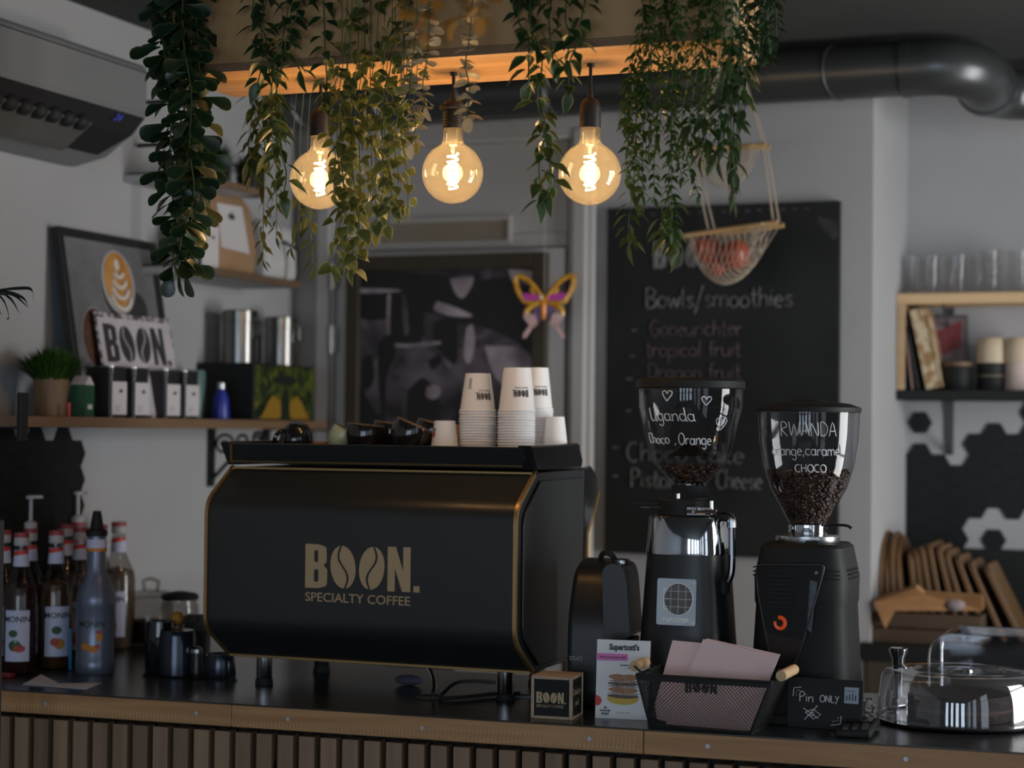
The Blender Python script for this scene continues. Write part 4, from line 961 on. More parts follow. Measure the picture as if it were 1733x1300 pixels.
# ================================================================== ESPRESSO MACHINE
P0 = atd(875, 980, 3.98)
WM = .752
em = thing('espresso_machine', 'large black and gold espresso machine on the counter, its lettered back to the room', 'coffee machine', (P0.x - WM / 2, P0.y + .23, ZT))
H = WM / 2
pf_ = [(-.115, .066), (-.23, .142), (-.23, .421), (-.115, .497), (.20, .50), (.20, .066)]
prof = [Vector((0, y, z)) for y, z in pf_]
pr2 = fillet(prof[:4] , .0, 1)
fp_ = [prof[0]] + [v for v in fillet([prof[0], prof[1], prof[2], prof[3]], .028, 5)][6:18] + [prof[3]]
# outline with rounded knees
def knee(pts, r=.03):
    out = [pts[0]]
    for i in (1, 2):
        p = pts[i]; a = (pts[i - 1] - p).normalized() * r; b = (pts[i + 1] - p).normalized() * r
        for j in range(6):
            t = j / 5; out.append((p + a) * (1 - t) ** 2 + p * 2 * t * (1 - t) + (p + b) * t * t)
    return out + [pts[3]]
fk = knee(prof[:4])
body_out = fk + [prof[4], prof[5]]
MB().prism([Vector((-H + .004, p.y + .004, p.z)) for p in body_out], (WM - .008, 0, 0)).build('body', 'black', em, smooth=25, bevel=.002)
# lettered back panel: a thin folded sheet standing just proud of the body
pm = MB(); off = .004
n_ = []
for i, p in enumerate(fk):
    a = fk[max(i - 1, 0)]; b = fk[min(i + 1, len(fk) - 1)]; t = (b - a).normalized(); n_.append(Vector((0, -t.z, t.y)))
sgn = 1 if n_[len(n_) // 2].y < 0 else -1
vs = []
for x in (-H + .010, H - .010):
    for p, n in zip(fk, n_): vs.append((x, p.y + sgn * n.y * .001, p.z + sgn * n.z * .001))
k = len(fk); pm.add(vs, [(i, i + 1, i + 1 + k, i + k) for i in range(k - 1)]); pm.build('back_panel', 'panel', em, smooth=40)
def strip(x, w):
    mb = MB(); vs = []
    for p, n in zip(fk, n_):
        q = Vector((0, p.y, p.z)) + sgn * n * .005; q2 = Vector((0, p.y, p.z)) - sgn * n * .004
        vs += [(x, q2.y, q2.z), (x, q.y, q.z), (x + w, q.y, q.z), (x + w, q2.y, q2.z)]
    fs = []
    for i in range(k - 1):
        a = i * 4
        for j in range(4): fs.append((a + j, a + (j + 1) % 4, a + 4 + (j + 1) % 4, a + 4 + j))
    fs += [(0, 1, 2, 3), (k * 4 - 1, k * 4 - 2, k * 4 - 3, k * 4 - 4)]
    return mb.add(vs, fs)
for x in (-H, H - .008): strip(x, .008).build('gold_trim', 'gold', em, smooth=40)
MB().box(-H, H, -.122, -.112, .489, .4985).build('gold_trim', 'gold', em, smooth=0, bevel=.001)
MB().box(-H, H, -.122, -.112, .063, .069).build('gold_trim', 'gold', em, smooth=0, bevel=.001)
def onM(px, py): # on the middle panel plane
    p = onY(px, py, P0.y); return Vector((p.x - em.location.x, 0, p.z - ZT))
a, b = onM(517, 988), onM(695, 994)
loops, wl = boon_loops(1.0)
hh = (onM(606, 925).z - onM(606, 1000).z) * 1.0; sx_ = (b.x - a.x) / (wl * hh)
mb = MB(); boon_mb(mb, hh, upright(a.x, -.2318, onM(606, 1000).z + .002), xs=sx_); mb.build('lettering', 'goldprint', em, smooth=0)
hs = onM(606, 1005).z - onM(606, 1021).z
mb = MB(); text_mb(mb, 'SPECIALTY COFFEE', hs * 1.36, upright(a.x, -.2318, onM(606, 1021).z), align='LEFT', bold=.0002)
wv = max(v[0] for v in mb.v) - a.x; q = (b.x - a.x) / wv
mb.v = [(a.x + (v[0] - a.x) * q, v[1], v[2]) for v in mb.v]; mb.build('lettering', 'goldprint', em, smooth=0)
# right side panel inset, feet
MB().prism([Vector((H - .003, p.y * .90 + .012, .066 + (p.z - .066) * .93 + .012)) for p in body_out], (.004, 0, 0)).build('side_panel', 'panel', em, smooth=25, bevel=.003)
MB().prism([Vector((-H - .001, p.y * .90 + .012, .066 + (p.z - .066) * .93 + .012)) for p in body_out], (.004, 0, 0)).build('side_panel', 'panel', em, smooth=25, bevel=.003)
f1 = onz(859, 1184, ZT) - em.location; f2 = onz(440, 1160, ZT) - em.location
for x, y in ((f1.x, -.10), (f2.x, -.10), (f1.x - .02, .15), (f2.x + .02, .15)):
    ft = MB().lathe([(.017, .014), (.018, .016), (.018, .075)], 28, Matrix.Translation((x, y, 0))).build('foot', 'chrome' if y < 0 else 'rubber', em)
    MB().lathe([(.020, 0), (.021, .003), (.019, .014)], 24, Matrix.Translation((x, y, 0))).build('rubber_pad', 'rubber', ft)
# cup tray
lip = [(-.125, .506), (-.158, .551), (-.150, .553), (-.118, .510)]
MB().prism([Vector((-H - .006, y, z)) for y, z in lip], (WM - .012, 0, 0)).box(-H + .01, H - .01, -.12, .20, .506, .528).build('cup_tray', 'panel', em, smooth=0, bevel=.001)
MB().prism([Vector((-H + .006, y, z)) for y, z in ((-.1275, .5085), (-.1305, .5125), (-.1295, .513), (-.1265, .509))], (WM - .036, 0, 0)).build('gold_line', 'gold', em, smooth=0)
MB().prism([Vector((-H + .004, -.1285, .5085)), Vector((-H + .010, -.1285, .5085)), Vector((-H + .026, -.1590, .549)), Vector((-H + .018, -.1590, .549))], (0, -.0012, -.0008)).build('gold_line', 'gold', em, smooth=0)
for sx in (-1, 1):
    xa, xb_ = (H - .03, H + .002) if sx > 0 else (-H - .008, -H + .012)
    MB().prism([Vector((xa, y, z)) for y, z in ((-.123, .502), (-.160, .556), (.155, .560), (.185, .520), (.175, .502))], (xb_ - xa, 0, 0)).build('tray_side', 'gloss', em, smooth=0, bevel=.004, seg=3)
MB().box(-H + .01, H - .01, .185, .195, .528, .556).build('tray_rail', 'black', em, smooth=0)
# barista side: group housing, brew groups, drip tray
gh = [(.20, .18), (.225, .20), (.225, .35), (.265, .40), (.295, .44), (.285, .475), (.245, .50), (.20, .50)]
MB().prism([Vector((-H + .02, y, z)) for y, z in gh], (WM - .036, 0, 0)).build('group_housing', 'black', em, smooth=0, bevel=.003)
MB().prism([Vector((H - .016, y, z)) for y, z in ((.20, .10), (.232, .12), (.232, .35), (.272, .40), (.305, .445), (.295, .480), (.25, .507), (.20, .502))], (.016, 0, 0)).build('side_cheek', 'gloss', em, smooth=0, bevel=.004)
MB().tube([(H + .001, .234, .14), (H + .001, .234, .35), (H + .001, .274, .40), (H + .001, .305, .445)], .0025, 6).build('edge_trim', 'gold', em)
for x in (-.17, .17):
    g_ = MB().cyl((x, .26, .40), (x, .26, .31), .032, n=24).build('brew_group', 'chrome', em)
    pf2 = MB().cyl((x, .26, .31), (x, .26, .28), .034, n=24).build('portafilter', 'chrome', em); MB().cyl((x, .29, .295), (x, .42, .285), .012, .015, 14).build('handle', 'rubber', pf2)
MB().box(-H + .03, H - .03, .2, .34, .066, .10).build('drip_tray', 'steel', em, smooth=0, bevel=.003)
MB().tube([(H - .05, .23, .42), (H - .045, .27, .36), (H - .04, .28, .22), (H - .05, .30, .17)], .0045, 8).build('steam_wand', 'chrome', em)
# ================================================================== CUPS ON THE TRAY
ZTR = ZT + .5285
M['cupdark'] = mat('cup_dark_glaze', (.012, .011, .011), .12, coat=.4); M['cupgreen'] = mat('cup_green_glaze', (.36, .42, .27), .25, col2=(.45, .50, .34), scale=30); M['cupin'] = mat('cup_inside', (.30, .25, .2), .3)
def trayp(px, py, dy): # point of the tray floor under this pixel column, dy behind the front lip
    return onY(px, py, em.location.y - .12 + dy)
def ccup(px, dy, r, h, tilt, yaw, m, label, dz=0, name='coffee_cup', lift=.0):
    p = trayp(px, 745, dy)
    t = thing(name, label, 'cup', (p.x, p.y, ZTR + lift), 0, 'coffee cups tipped over on the machine')
    t.rotation_euler = (0, 0, yaw)
    Tt = Matrix.Rotation(tilt, 4, 'Y')
    pr_ = [(.0001, 0), (r * .55, 0), (r * .60, .003), (r * .86, h * .28), (r * .98, h * .6), (r * .97, h * .85), (r * .92, h)]
    pin = [(r * .92, h), (r * .87, h), (r * .91, h * .8), (r * .9, h * .6), (r * .78, h * .3), (.0001, h * .12)]
    mb = MB().lathe(pr_, 32, Tt, caps=False); low = min(v[2] for v in mb.v)
    t.location.z -= low
    mb.build('body', m, t, smooth=60); MB().lathe(pin, 32, Tt, caps=False).build('inside', 'cupin', t, smooth=60)
    MB().tube([Tt @ Vector((r * .90 * math.cos(a), r * .9 * math.sin(a), h)) for a in [2 * PI * i / 28 for i in range(28)]], .0016, 6, closed=True).build('rim', mat('rim_' + m, (.22, .15, .09), .3) if ('rim_' + m) not in bpy.data.materials else bpy.data.materials['rim_' + m], t)
    MB().tube([Tt @ v for v in smooth_path([Vector((0, r * .92, h * .75)), Vector((0, r * 1.42, h * .78)), Vector((0, r * 1.5, h * .5)), Vector((0, r * 1.2, h * .3)), Vector((0, r * .85, h * .28))], 4)], .0055, 8).build('handle', m, t)
    return t
rc = .046
ccup(506, .13, .041, .060, PI - .30, 2.7, 'cupdark', 'leftmost dark coffee cup, upside down with its handle to the left')
ccup(567, .12, .033, .056, .50, .35, 'cupgreen', 'pale green coffee cup tipped to the right among dark cups')
ccup(615, .11, .047, .066, .10, .5, 'cupdark', 'large dark coffee cup just right of the green cup')
ccup(655, .22, .044, .070, .15, .3, 'cupdark', 'dark coffee cup half hidden behind two larger dark cups')
ccup(682, .10, .046, .066, .40, .35, 'cupdark', 'dark coffee cup with slanting rim left of the smallest paper cups')
ccup(722, .19, .042, .072, .25, .3, 'cupdark', 'dark coffee cup behind the smallest paper cup stack')
p = trayp(541, 745, .17); t = thing('small_cup', 'little orange cup peeping out left of the green cup', 'cup', (p.x, p.y, ZTR)); MB().lathe([(.018, 0), (.02, .002), (.022, .028), (.02, .028), (.018, .004), (.0001, .003)], 24).build('body', mat('cup_orange', (.5, .2, .06), .35), t)
# paper cups, each one a thing, nested upside down
def paper_cup(rr, rt, h, label, group):
    t = thing('paper_cup', label, 'cup', (0, 0, 0), 0, group)
    MB().lathe([(rr, 0.003), (rr * .985, .006), (rt, h), (rt * .97, h), (rt * .965, h - .006), (.0001, h - .006)], 40, caps=False).build('body', 'cup', t, smooth=50)
    MB().tube([(rr * math.cos(a), rr * math.sin(a), .0028) for a in [2 * PI * i / 40 for i in range(40)]], .0024, 8, closed=True).build('rolled_rim', 'cup', t, smooth=80); return t
def cup_stack(px, dy, rr, rt, h, n, pitch, where, toplabel, rz=0, deco=None):
    p = trayp(px, 745, dy); grp = 'paper cups nested in the %s' % where
    base = paper_cup(rr, rt, h, 'white paper cup nested upside down in the %s' % where, grp)
    base.location = (p.x, p.y, ZTR)
    rd = random.Random(px)
    for k in range(1, n):
        c = dup(base); c.location = (p.x + rd.uniform(-.0008, .0008), p.y, ZTR + k * pitch)
    c['label'] = toplabel; c.rotation_euler.z = rz; del c['group']
    if deco: deco(c, rr, rt, h)
    return c
def wrapcup(rr, rt, h, ang0, z0, flip=1):
    def f(v):
        z = z0 - v.y * flip; u = -v.x * flip
        r = rr + (rt - rr) * z / h + .0006 + v.z; a = ang0 + u / rr
        return Vector((r * math.cos(a), r * math.sin(a), z))
    return f
def boon_deco(ang, size=.017, zz=.55, small=False):
    def d(c, rr, rt, h):
        mb = MB(); vs, fs = curve_mesh(curve2d(boon_loops(size)[0], .0002), None, wrapcup(rr, rt, h, ang, h * zz)); mb.add(vs, fs)
        text_mb(mb, 'SPECIALTY COFFEE', .0042, None, align='LEFT', depth=.0002, warp=(lambda g: (lambda v: g(Vector((v.x, v.y - .006, v.z)))))(wrapcup(rr, rt, h, ang, h * zz)))
        mb.build('lettering', 'ink', c, smooth=0)
    return d
VA = math.atan2(-F0.y, -F0.x)        # angle facing the camera
def deco_left(c, rr, rt, h):
    boon_deco(VA + .95, .017, .50)(c, rr, rt, h)
    mb = MB(); g = wrapcup(rr, rt, h, VA - .45, h * .62)
    for i in range(4): 
        for q0, q1 in (((0, -.003 - .006 * i), (.007, -.003 - .006 * i)), ((0, -.003 - .006 * i), (.0, .003 - .006 * i)), ((.007, -.003 - .006 * i), (.007, .003 - .006 * i)), ((.0, -.001 - .006 * i), (.007, .002 - .006 * i))):
            mb.tube([g(Vector((*q0, 0))), g(Vector((*q1, 0)))], .0005, 4)
    mb.build('print', 'ink', c, smooth=0)
cup_stack(808, .17, .0405, .0285, .088, 17, .0063, 'tall left cup stack', 'topmost white paper cup of the tall left stack, small print at its upper left', 0, deco_left)
cup_stack(874, .15, .0410, .0310, .100, 17, .0063, 'tall middle cup stack', 'topmost white paper cup of the tall middle stack, print upside down facing the room', 0, boon_deco(VA + .72, .0165, .50))
cup_stack(905, .27, .0405, .0300, .098, 18, .0063, 'tall right rear cup stack', 'topmost white paper cup of the tallest rear right stack', 0, boon_deco(VA + .85, .016, .50))
def red_deco(c, rr, rt, h):
    g = wrapcup(rr, rt, h, VA - .85, h * .62); mb = MB(); vs = [g(Vector((x, y, 0))) for y in (0, .014) for x in [.002 * i for i in range(6)]]
    mb.add(vs, [(i, i + 1, i + 7, i + 6) for i in range(5)]); mb.build('red_mark', 'red', c, smooth=0)
    mb = MB(); vs = [g(Vector((x, -y, .0))) for y in (.001, .006) for x in [.002 * i for i in range(6)]]; mb.add(vs, [(i, i + 1, i + 7, i + 6) for i in range(5)]); mb.build('dark_mark', 'ink', c, smooth=0)
cup_stack(752, .12, .0310, .0235, .062, 4, .0060, 'short small cup stack', 'topmost small paper cup with red mark, left of the tall stacks', 0, red_deco)
M['cupkraft'] = mat('cup_kraft', (.50, .30, .13), .6)
p = trayp(768, 745, .20); t = thing('paper_cup', 'brown kraft paper cup peeping out between the small and left stacks', 'cup', (p.x, p.y, ZTR)); MB().lathe([(.032, 0), (.0315, .003), (.0245, .072), (.0001, .072)], 32).build('body', 'cupkraft', t)
p = trayp(939, 745, .24); t = paper_cup(.032, .0215, .092, 'single white paper cup at the right end of the cup tray', None); t.location = (p.x, p.y, ZTR)
# ================================================================== RIGHT SIDE OF THE COUNTER
M['hopper'] = clear('hopper_plastic', (.86, .87, .90), .55, .04, .06)
M['bean'] = mat('coffee_beans', (.040, .020, .012), .32, col2=(.075, .038, .022), scale=30)
def beans(mb, n, place, rd, L=.0105):
    base = [(math.cos(2 * PI * i / 6), math.sin(2 * PI * i / 6)) for i in range(6)]
    for i in range(n):
        p = place(rd); T = Matrix.Translation(p) @ Euler((rd.uniform(0, 6), rd.uniform(0, 6), rd.uniform(0, 6))).to_matrix().to_4x4()
        mb.sphere((0, 0, 0), L * .5, 7, 5, (1, .72, .55), 0, T)
def rev(prof, z):
    for (r0, z0), (r1, z1) in zip(prof, prof[1:]):
        if min(z0, z1) <= z <= max(z0, z1) and z1 != z0: return r0 + (r1 - r0) * (z - z0) / (z1 - z0)
    return prof[-1][0]
def onhop(prof, ang0, z0, x0=0, out=.0012):
    def f(u, v):
        r = rev(prof, z0 + v) + out; a = ang0 + (u + x0) / r
        return Vector((r * math.cos(a), r * math.sin(a), z0 + v))
    return f
# ---- tall grinder with tapered hopper
p = onz(1164, 1203, ZT); q_ = dep(p) / FPX
M['darkchrome'] = mat('dark_chrome', (.16, .16, .165), .15, metal=1)
g1 = thing('coffee_grinder', 'left coffee grinder, round tapered hopper over a polished steel collar and badge', 'coffee grinder', p)
Z = lambda y: (1203 - y) * q_
body = [(.106, 0), (.108, .01), (.104, .03), (.0835, Z(936))]
MB().lathe(body, 48, sq=3).build('body', 'black', g1)
MB().lathe([(.085, Z(936)), (.0855, Z(932)), (.080, Z(876)), (.078, Z(873)), (.0001, Z(873))], 48, sq=3).build('steel_collar', 'chrome', g1)
hopz = [(.036, Z(824)), (.036, Z(818)), (.080, Z(782)), (.101, Z(720)), (.110, Z(690)), (.1115, Z(657))]
MB().lathe(hopz, 56, caps=False).build('hopper', 'hopper', g1, smooth=30)
MB().lathe([(.108, Z(691)), (.111, Z(690)), (.1118, Z(688))], 56, caps=False).build('hopper_rib', 'hopper', g1)
MB().lathe([(.1135, Z(659)), (.1155, Z(657)), (.1155, Z(646)), (.108, Z(641)), (.0001, Z(639))], 56).build('lid', 'matblack', g1)
MB().lathe([(.045, Z(846)), (.046, Z(842)), (.040, Z(836)), (.038, Z(822)), (.030, Z(822))], 36).build('throat', 'matblack', g1)
MB().lathe([(.055, Z(873)), (.055, Z(846)), (.05, Z(843)), (.0001, Z(843))], 36, Matrix.Translation((-.012, 0, 0))).build('burr_housing', 'matblack', g1, bevel=.002)
MB().prism([(-.055, -.012, Z(852)), (-.12, -.02, Z(850)), (-.12, -.012, Z(848)), (-.05, .012, Z(848))], (0, 0, -.006)).build('slide_gate', 'matblack', g1, smooth=0)
MB().cyl((-.05, -.03, Z(860)), (-.092, -.05, Z(859)), .0035, .0028, 10).build('lever', 'chrome', g1)
for x, y0, y1 in ((-.012, 850, 835), (.06, 868, 846)):
    o = MB().cyl((x, -.046, Z(y0)), (x, -.046, Z(y1)), .005, n=12).build('thumb_screw', 'chrome', g1)
mb = MB().box(.012, .062, -.062, -.05, Z(870), Z(857)); mb.cyl((.015, -.07, Z(864)), (.055, -.07, Z(864)), .004, n=10); mb.cyl((.03, -.074, Z(868)), (.03, -.074, Z(858)), .005, n=10); mb.cyl((.05, -.06, Z(864)), (.075, -.06, Z(864)), .006, n=10)
mb.build('adjuster', 'chrome', g1)
mb = MB().tube(smooth_path([(.055, -.03, Z(872)), (.085, -.03, Z(872)), (.098, -.03, Z(876)), (.100, -.03, Z(890))], 4), .010, 10); mb.build('arm_cap', 'darkchrome', g1)
MB().tube(smooth_path([(.100, -.03, Z(888)), (.101, -.03, Z(950)), (.096, -.03, Z(975)), (.080, -.03, Z(990))], 5), [.0075] * 16, 10).build('side_arm', 'darkchrome', g1)
MB().lathe([(.016, Z(1000)), (.018, Z(985)), (.012, Z(975))], 16, Matrix.Translation((.080, -.03, 0))).build('knob', 'matblack', g1)
# badge
zc = (Z(975) + Z(1052)) / 2; rb = rev(body, zc)
sl = math.atan2(.104 - .0835, Z(936) - .03)
T = Matrix.Translation((0, -rb - .0015, zc)) @ Matrix.Rotation(-sl, 4, 'X') @ Matrix.Rotation(PI / 2, 4, 'X')
bw, bh = .042, .048
bd = MB().prism([T @ Vector((*tuple(v)[:2], 0)) for v in fillet([(-bw, -bh, 0), (bw, -bh, 0), (bw, bh, 0), (-bw, bh, 0)], .005, 3)], T.to_3x3() @ Vector((0, 0, .002))).build('badge', mat('badge_steel', (.72, .76, .78), .14, metal=1), g1, smooth=0)
M['badgeline'] = mat('badge_engraving', (.9, .9, .88), .4); M['badgegrey'] = mat('badge_globe', S(74, 74, 74), .4, col2=S(92, 92, 92), scale=60)
mb = MB(); mb.prism([T @ Vector((.004 + .030 * math.cos(2 * PI * i / 36), .006 + .032 * math.sin(2 * PI * i / 36), .0021)) for i in range(36)], T.to_3x3() @ Vector((0, 0, .0003))); mb.build('globe', 'badgegrey', bd, smooth=0)
mb = MB()
for r_ in (1,): mb.tube([T @ Vector((.004 + .031 * math.cos(2 * PI * i / 36), .006 + .033 * math.sin(2 * PI * i / 36), .0026)) for i in range(36)], .0008, 4, closed=True)
for u in (-.016, 0, .016):
    w_ = .031 * math.sqrt(1 - (u / .033) ** 2); mb.tube([T @ Vector((.004 - w_, .006 + u, .0026)), T @ Vector((.004 + w_, .006 + u, .0026))], .0004, 4); mb.tube([T @ Vector((.004 + u, .006 - w_, .0026)), T @ Vector((.004 + u, .006 + w_, .0026))], .0004, 4)
for a in ((-.027, .026), (-.027, .006), (-.027, -.014)): mb.tube([T @ Vector((a[0], a[1], .0028)), T @ Vector((a[0] + .010, a[1], .0028))], .0009, 4)
mb.tube([T @ Vector((-.027, .026, .0028)), T @ Vector((-.027, -.014, .0028))], .0009, 4); mb.build('globe_lines', 'badgeline', bd)
text('lettering', 'MAZZER', .0115, T @ Matrix.Translation((0, -.041, .0022)), 'badgeline', bd, bold=.0002, xs=1.25)
mb = MB()
for sx in (-1, 1):
    for sy in (-1, 1): mb.cyl(T @ Vector((sx * .036, sy * .041, .002)), T @ Vector((sx * .036, sy * .041, .0035)), .003, n=10)
mb.build('screw', 'steel', bd)
# inside: cone and few beans
MB().lathe([(.055, Z(772)), (.0001, Z(745))], 24, caps=False).build('feed_cone', clear('smoked_plastic', (.5, .42, .42), .5, .1), g1)
rd = random.Random(3)
def pl(rd):
    z = rd.uniform(Z(818), Z(786)); r = (rev(hopz, z) - .009) * math.sqrt(rd.random()); a = rd.uniform(0, 2 * PI); return Vector((r * math.cos(a), r * math.sin(a), z))
mb = MB(); beans(mb, 190, pl, rd, .012); o = mb.build('coffee_beans', 'bean', g1, smooth=60); o['kind'] = 'stuff'
mb = MB(); VH = VA
def hs(s_, px, y, hgt, wpx, r=.0013, seed=1):   # handwriting on the hopper, left end at px
    zz = Z(y); rr = rev(hopz, zz); u = (px - 1168) * q_; a0 = VH + math.asin(max(-.98, min(.98, u / rr))); a1 = VH + math.asin(max(-.98, min(.98, u / rr + wpx * q_ / rr)))
    h = hgt * q_; xs = (a1 - a0) * rr / (script_w(s_, h, 1))
    script_mb(mb, s_, h, onhop(hopz, a0, zz), r, xs, seed)
hs('Uganda', 1099, 713, 23, 72); hs('Choco', 1100, 751, 18, 31, seed=2); hs(',', 1136, 751, 16, 5); hs('Orange', 1143, 752, 20, 55, seed=3)
hs('<', 1114, 680, 22, 18); hs('<', 1176, 687, 19, 20); hs('<', 1200, 727, 25, 22); mb.build('chalk_writing', 'chalk', g1, smooth=60)
# ---- right grinder with bell hopper full of beans
p = onz(1365, 1210, ZT); q2 = dep(p) / FPX
g2 = thing('coffee_grinder', 'right coffee grinder, bell shaped hopper full of coffee beans and glossy black shield', 'coffee grinder', p)
Y2 = lambda y: (1210 - y) * q2
k2 = q2 / 2.167
b2 = [(.106, 0), (.108, .006), (.106, .05), (.104, Y2(1139)), (.0967, Y2(1022)), (.099, Y2(1015)), (.100, Y2(973)), (.088, Y2(924)), (.080, Y2(918))]
MB().lathe(b2, 48, sq=5).build('body', 'matblack', g2, smooth=30, bevel=.001)
MB().lathe([(.0001, Y2(918)), (.066, Y2(918)), (.067, Y2(916)), (.067, Y2(907)), (.064, Y2(906)), (.0001, Y2(906))], 40, caps=False).build('ring_plate', 'steel', g2)
MB().lathe([(.040, Y2(906)), (.041, Y2(904)), (.041, Y2(888)), (.039, Y2(887))], 40).build('neck_ring', 'chrome', g2)
mb = MB().tube(smooth_path([(.040, -.02, Y2(889)), (.07, -.02, Y2(887)), (.088, -.02, Y2(888)), (.095, -.02, Y2(892))], 4), [.0028] * 12 + [.004], 8); mb.build('lever', 'matblack', g2)
MB().prism([(.01, -.068, Y2(913)), (.04, -.062, Y2(913)), (.034, -.064, Y2(926)), (.016, -.068, Y2(926))], (0, -.008, 0)).build('clamp', 'matblack', g2, smooth=0, bevel=.002)
h2 = [(67 * k2, Y2(886)), (80 * k2, Y2(877)), (102 * k2, Y2(858)), (142 * k2, Y2(825)), (167 * k2, Y2(788)), (182 * k2, Y2(742)), (187 * k2, Y2(697))]
MB().lathe(h2, 56, caps=False).build('hopper', 'hopper', g2, smooth=50)
MB().lathe([(190 * k2, Y2(698)), (192 * k2, Y2(696)), (192 * k2, Y2(690)), (150 * k2, Y2(683)), (60 * k2, Y2(679)), (56 * k2, Y2(677)), (.0001, Y2(677))], 56).build('lid', 'matblack', g2)
ins = [(r - .004, z) for r, z in h2]
core = [(r * .90, z) for r, z in ins if z < Y2(805)] + [(rev(ins, Y2(806)) * .9, Y2(806)), (.0001, Y2(804))]
MB().lathe(core, 40).build('bean_mass', 'bean', g2)
def pl2(rd):
    a = rd.uniform(0, 2 * PI)
    if rd.random() < .75:
        z = rd.uniform(Y2(884), Y2(800)); r = (rev(ins, z) - .003) * rd.uniform(.93, 1)
    else: z = Y2(800) + rd.uniform(-.004, .004); r = rev(ins, z) * math.sqrt(rd.random()) * .96
    return Vector((r * math.cos(a), r * math.sin(a), z))
mb = MB(); beans(mb, 1500, pl2, random.Random(4), .0115); o = mb.build('coffee_beans', 'bean', g2, smooth=60); o['kind'] = 'stuff'
mb = MB()
def hs2(s_, px, y, hgt, wpx, r=.0012, seed=1):
    zz = Y2(y); rr = rev(h2, zz); u = (px - 1366) * q2; a0 = VA + math.asin(max(-.98, min(.98, u / rr))); a1 = VA + math.asin(max(-.98, min(.98, u / rr + wpx * q2 / rr)))
    h = hgt * q2; script_mb(mb, s_, h, onhop(h2, a0, zz), r, (a1 - a0) * rr / script_w(s_, h, 1), seed)
hs2('RWANDA', 1310, 738, 24, 92, .0010); hs2('orange,caramel', 1300, 770, 20, 112, .0010, 4); hs2('CHOCO', 1334, 798, 13, 52, .0013, 5); mb.build('chalk_writing', 'chalk', g2, smooth=60)
def fr2(x, y): return ((x - 252) * k2 / .93 + .004, (1210 - (650 + y / 2.167)) * q2)
sp = [fr2(*v) for v in ((112, 655), (345, 648), (322, 740), (262, 960), (222, 1062), (178, 1048), (150, 930), (118, 760))]
sp = [tuple(v)[:2] for v in fillet([(a, b, 0) for a, b in sp], .012, 3)]
shd = MB().prism([(a, -.112, b) for a, b in sp][::-1], (0, .026, 0)).build('shield', 'gloss', g2, bevel=.012, seg=5)
rim2 = MB().tube([(a, -.113, b) for a, b in sp], .0018, 6, closed=True).build('shield_rim', 'black', shd)
mb = MB()
for i in range(8):
    a, b = fr2(152, 692 + i * 16), fr2(245 - i * 1.5, 692 + i * 16); mb.box(a[0], b[0], -.1155, -.112, a[1] - .0022, a[1] + .0022)
mb.build('grille_slat', 'matblack', shd, smooth=0, bevel=.0008)
c_ = fr2(195, 862)
MB().tube([(c_[0] + .010 * math.cos(a), -.114, c_[1] + .011 * math.sin(a)) for a in [math.radians(v) for v in range(110, -200, -16)]], .0042, 8).build('dial', mat('dial_orange', (.75, .10, .015), .35, emit=(1, .1, .02), estr=.12), shd)
MB().cyl((c_[0], -.112, c_[1]), (c_[0], -.120, c_[1]), .006, n=16).build('dial_knob', 'gloss', shd)
mb = MB()
for x, y in ((315, 678), (195, 1030)): a = fr2(x, y); mb.cyl((a[0], -.112, a[1]), (a[0], -.1155, a[1]), .0035, n=12)
mb.build('screw', 'chrome', shd)
for i in range(3):
    z = Y2(960) - i * .0085
    for q in ((.100, .102, -.06, .02), (.046, .088, -.101, -.098), (-.102, -.099, -.06, .02)): MB().box(*q, z - .0012, z + .0012).build('vent', 'gloss', g2, smooth=0)
MB().prism([(.03, -.112, Y2(975)), (.044, -.112, Y2(978)), (.034, -.112, Y2(1062)), (.024, -.112, Y2(1055))], (0, -.002, 0)).build('sticker', mat('sticker_blue', S(38, 55, 72), .2, col2=S(14, 16, 18), scale=60), shd, smooth=0)
MB().box(-.085, .085, -.165, -.105, 0, .012).build('foot_plate', 'matblack', g2, smooth=0, bevel=.004)
# ---- chalked notice
p0_, p1_ = onz(1332, 1230, ZT), onz(1448, 1238, ZT)
rz = math.atan2(p1_.y - p0_.y, p1_.x - p0_.x); qn = dep(p0_) / FPX
W_ = (p1_ - p0_).length
ns = thing('chalk_notice', 'small black notice chalked Pin only leaning on the right grinder foot', 'sign', p0_, rz); ns.rotation_euler = (-.16, 0, rz)
hb = 84 * qn
MB().prism([(0, 0, 0), (W_, 0, 0), (W_ + .012, 0, hb * .35), (W_ + .012, 0, hb), (-.004, 0, hb)], (0, .006, 0)).build('board', 'matblack', ns, smooth=0, bevel=.001)
def np_(px, py): return (px - 1332) * qn / .985, (1232 + (px - 1332) * .055 - py) * qn * 1.02
mb = MB(); fn = lambda x0, z0: (lambda u, v: (x0 + u, -.0008, z0 + v))
x, z = np_(1350, 1190); script_mb(mb, 'Pin', 17 * qn, fn(x, z), .0011, 26 * qn / script_w('Pin', 17 * qn, 1), 3)
x, z = np_(1385, 1191); script_mb(mb, 'ONLY', 12 * qn, fn(x, z), .0011, 33 * qn / script_w('ONLY', 12 * qn, 1), 5)
for pl_ in ([(1340, 1182), (1341, 1168), (1353, 1167)], [(1405, 1229), (1421, 1227), (1422, 1214)], [(1358, 1201), (1384, 1218)], [(1361, 1220), (1382, 1197)], [(1362, 1208), (1374, 1203), (1388, 1212), (1376, 1219), (1362, 1208)], [(1372, 1208), (1377, 1210), (1374, 1214), (1369, 1212), (1372, 1208)]):
    mb.tube([fn(0, 0)(*np_(*v)) for v in pl_], .0010, 4)
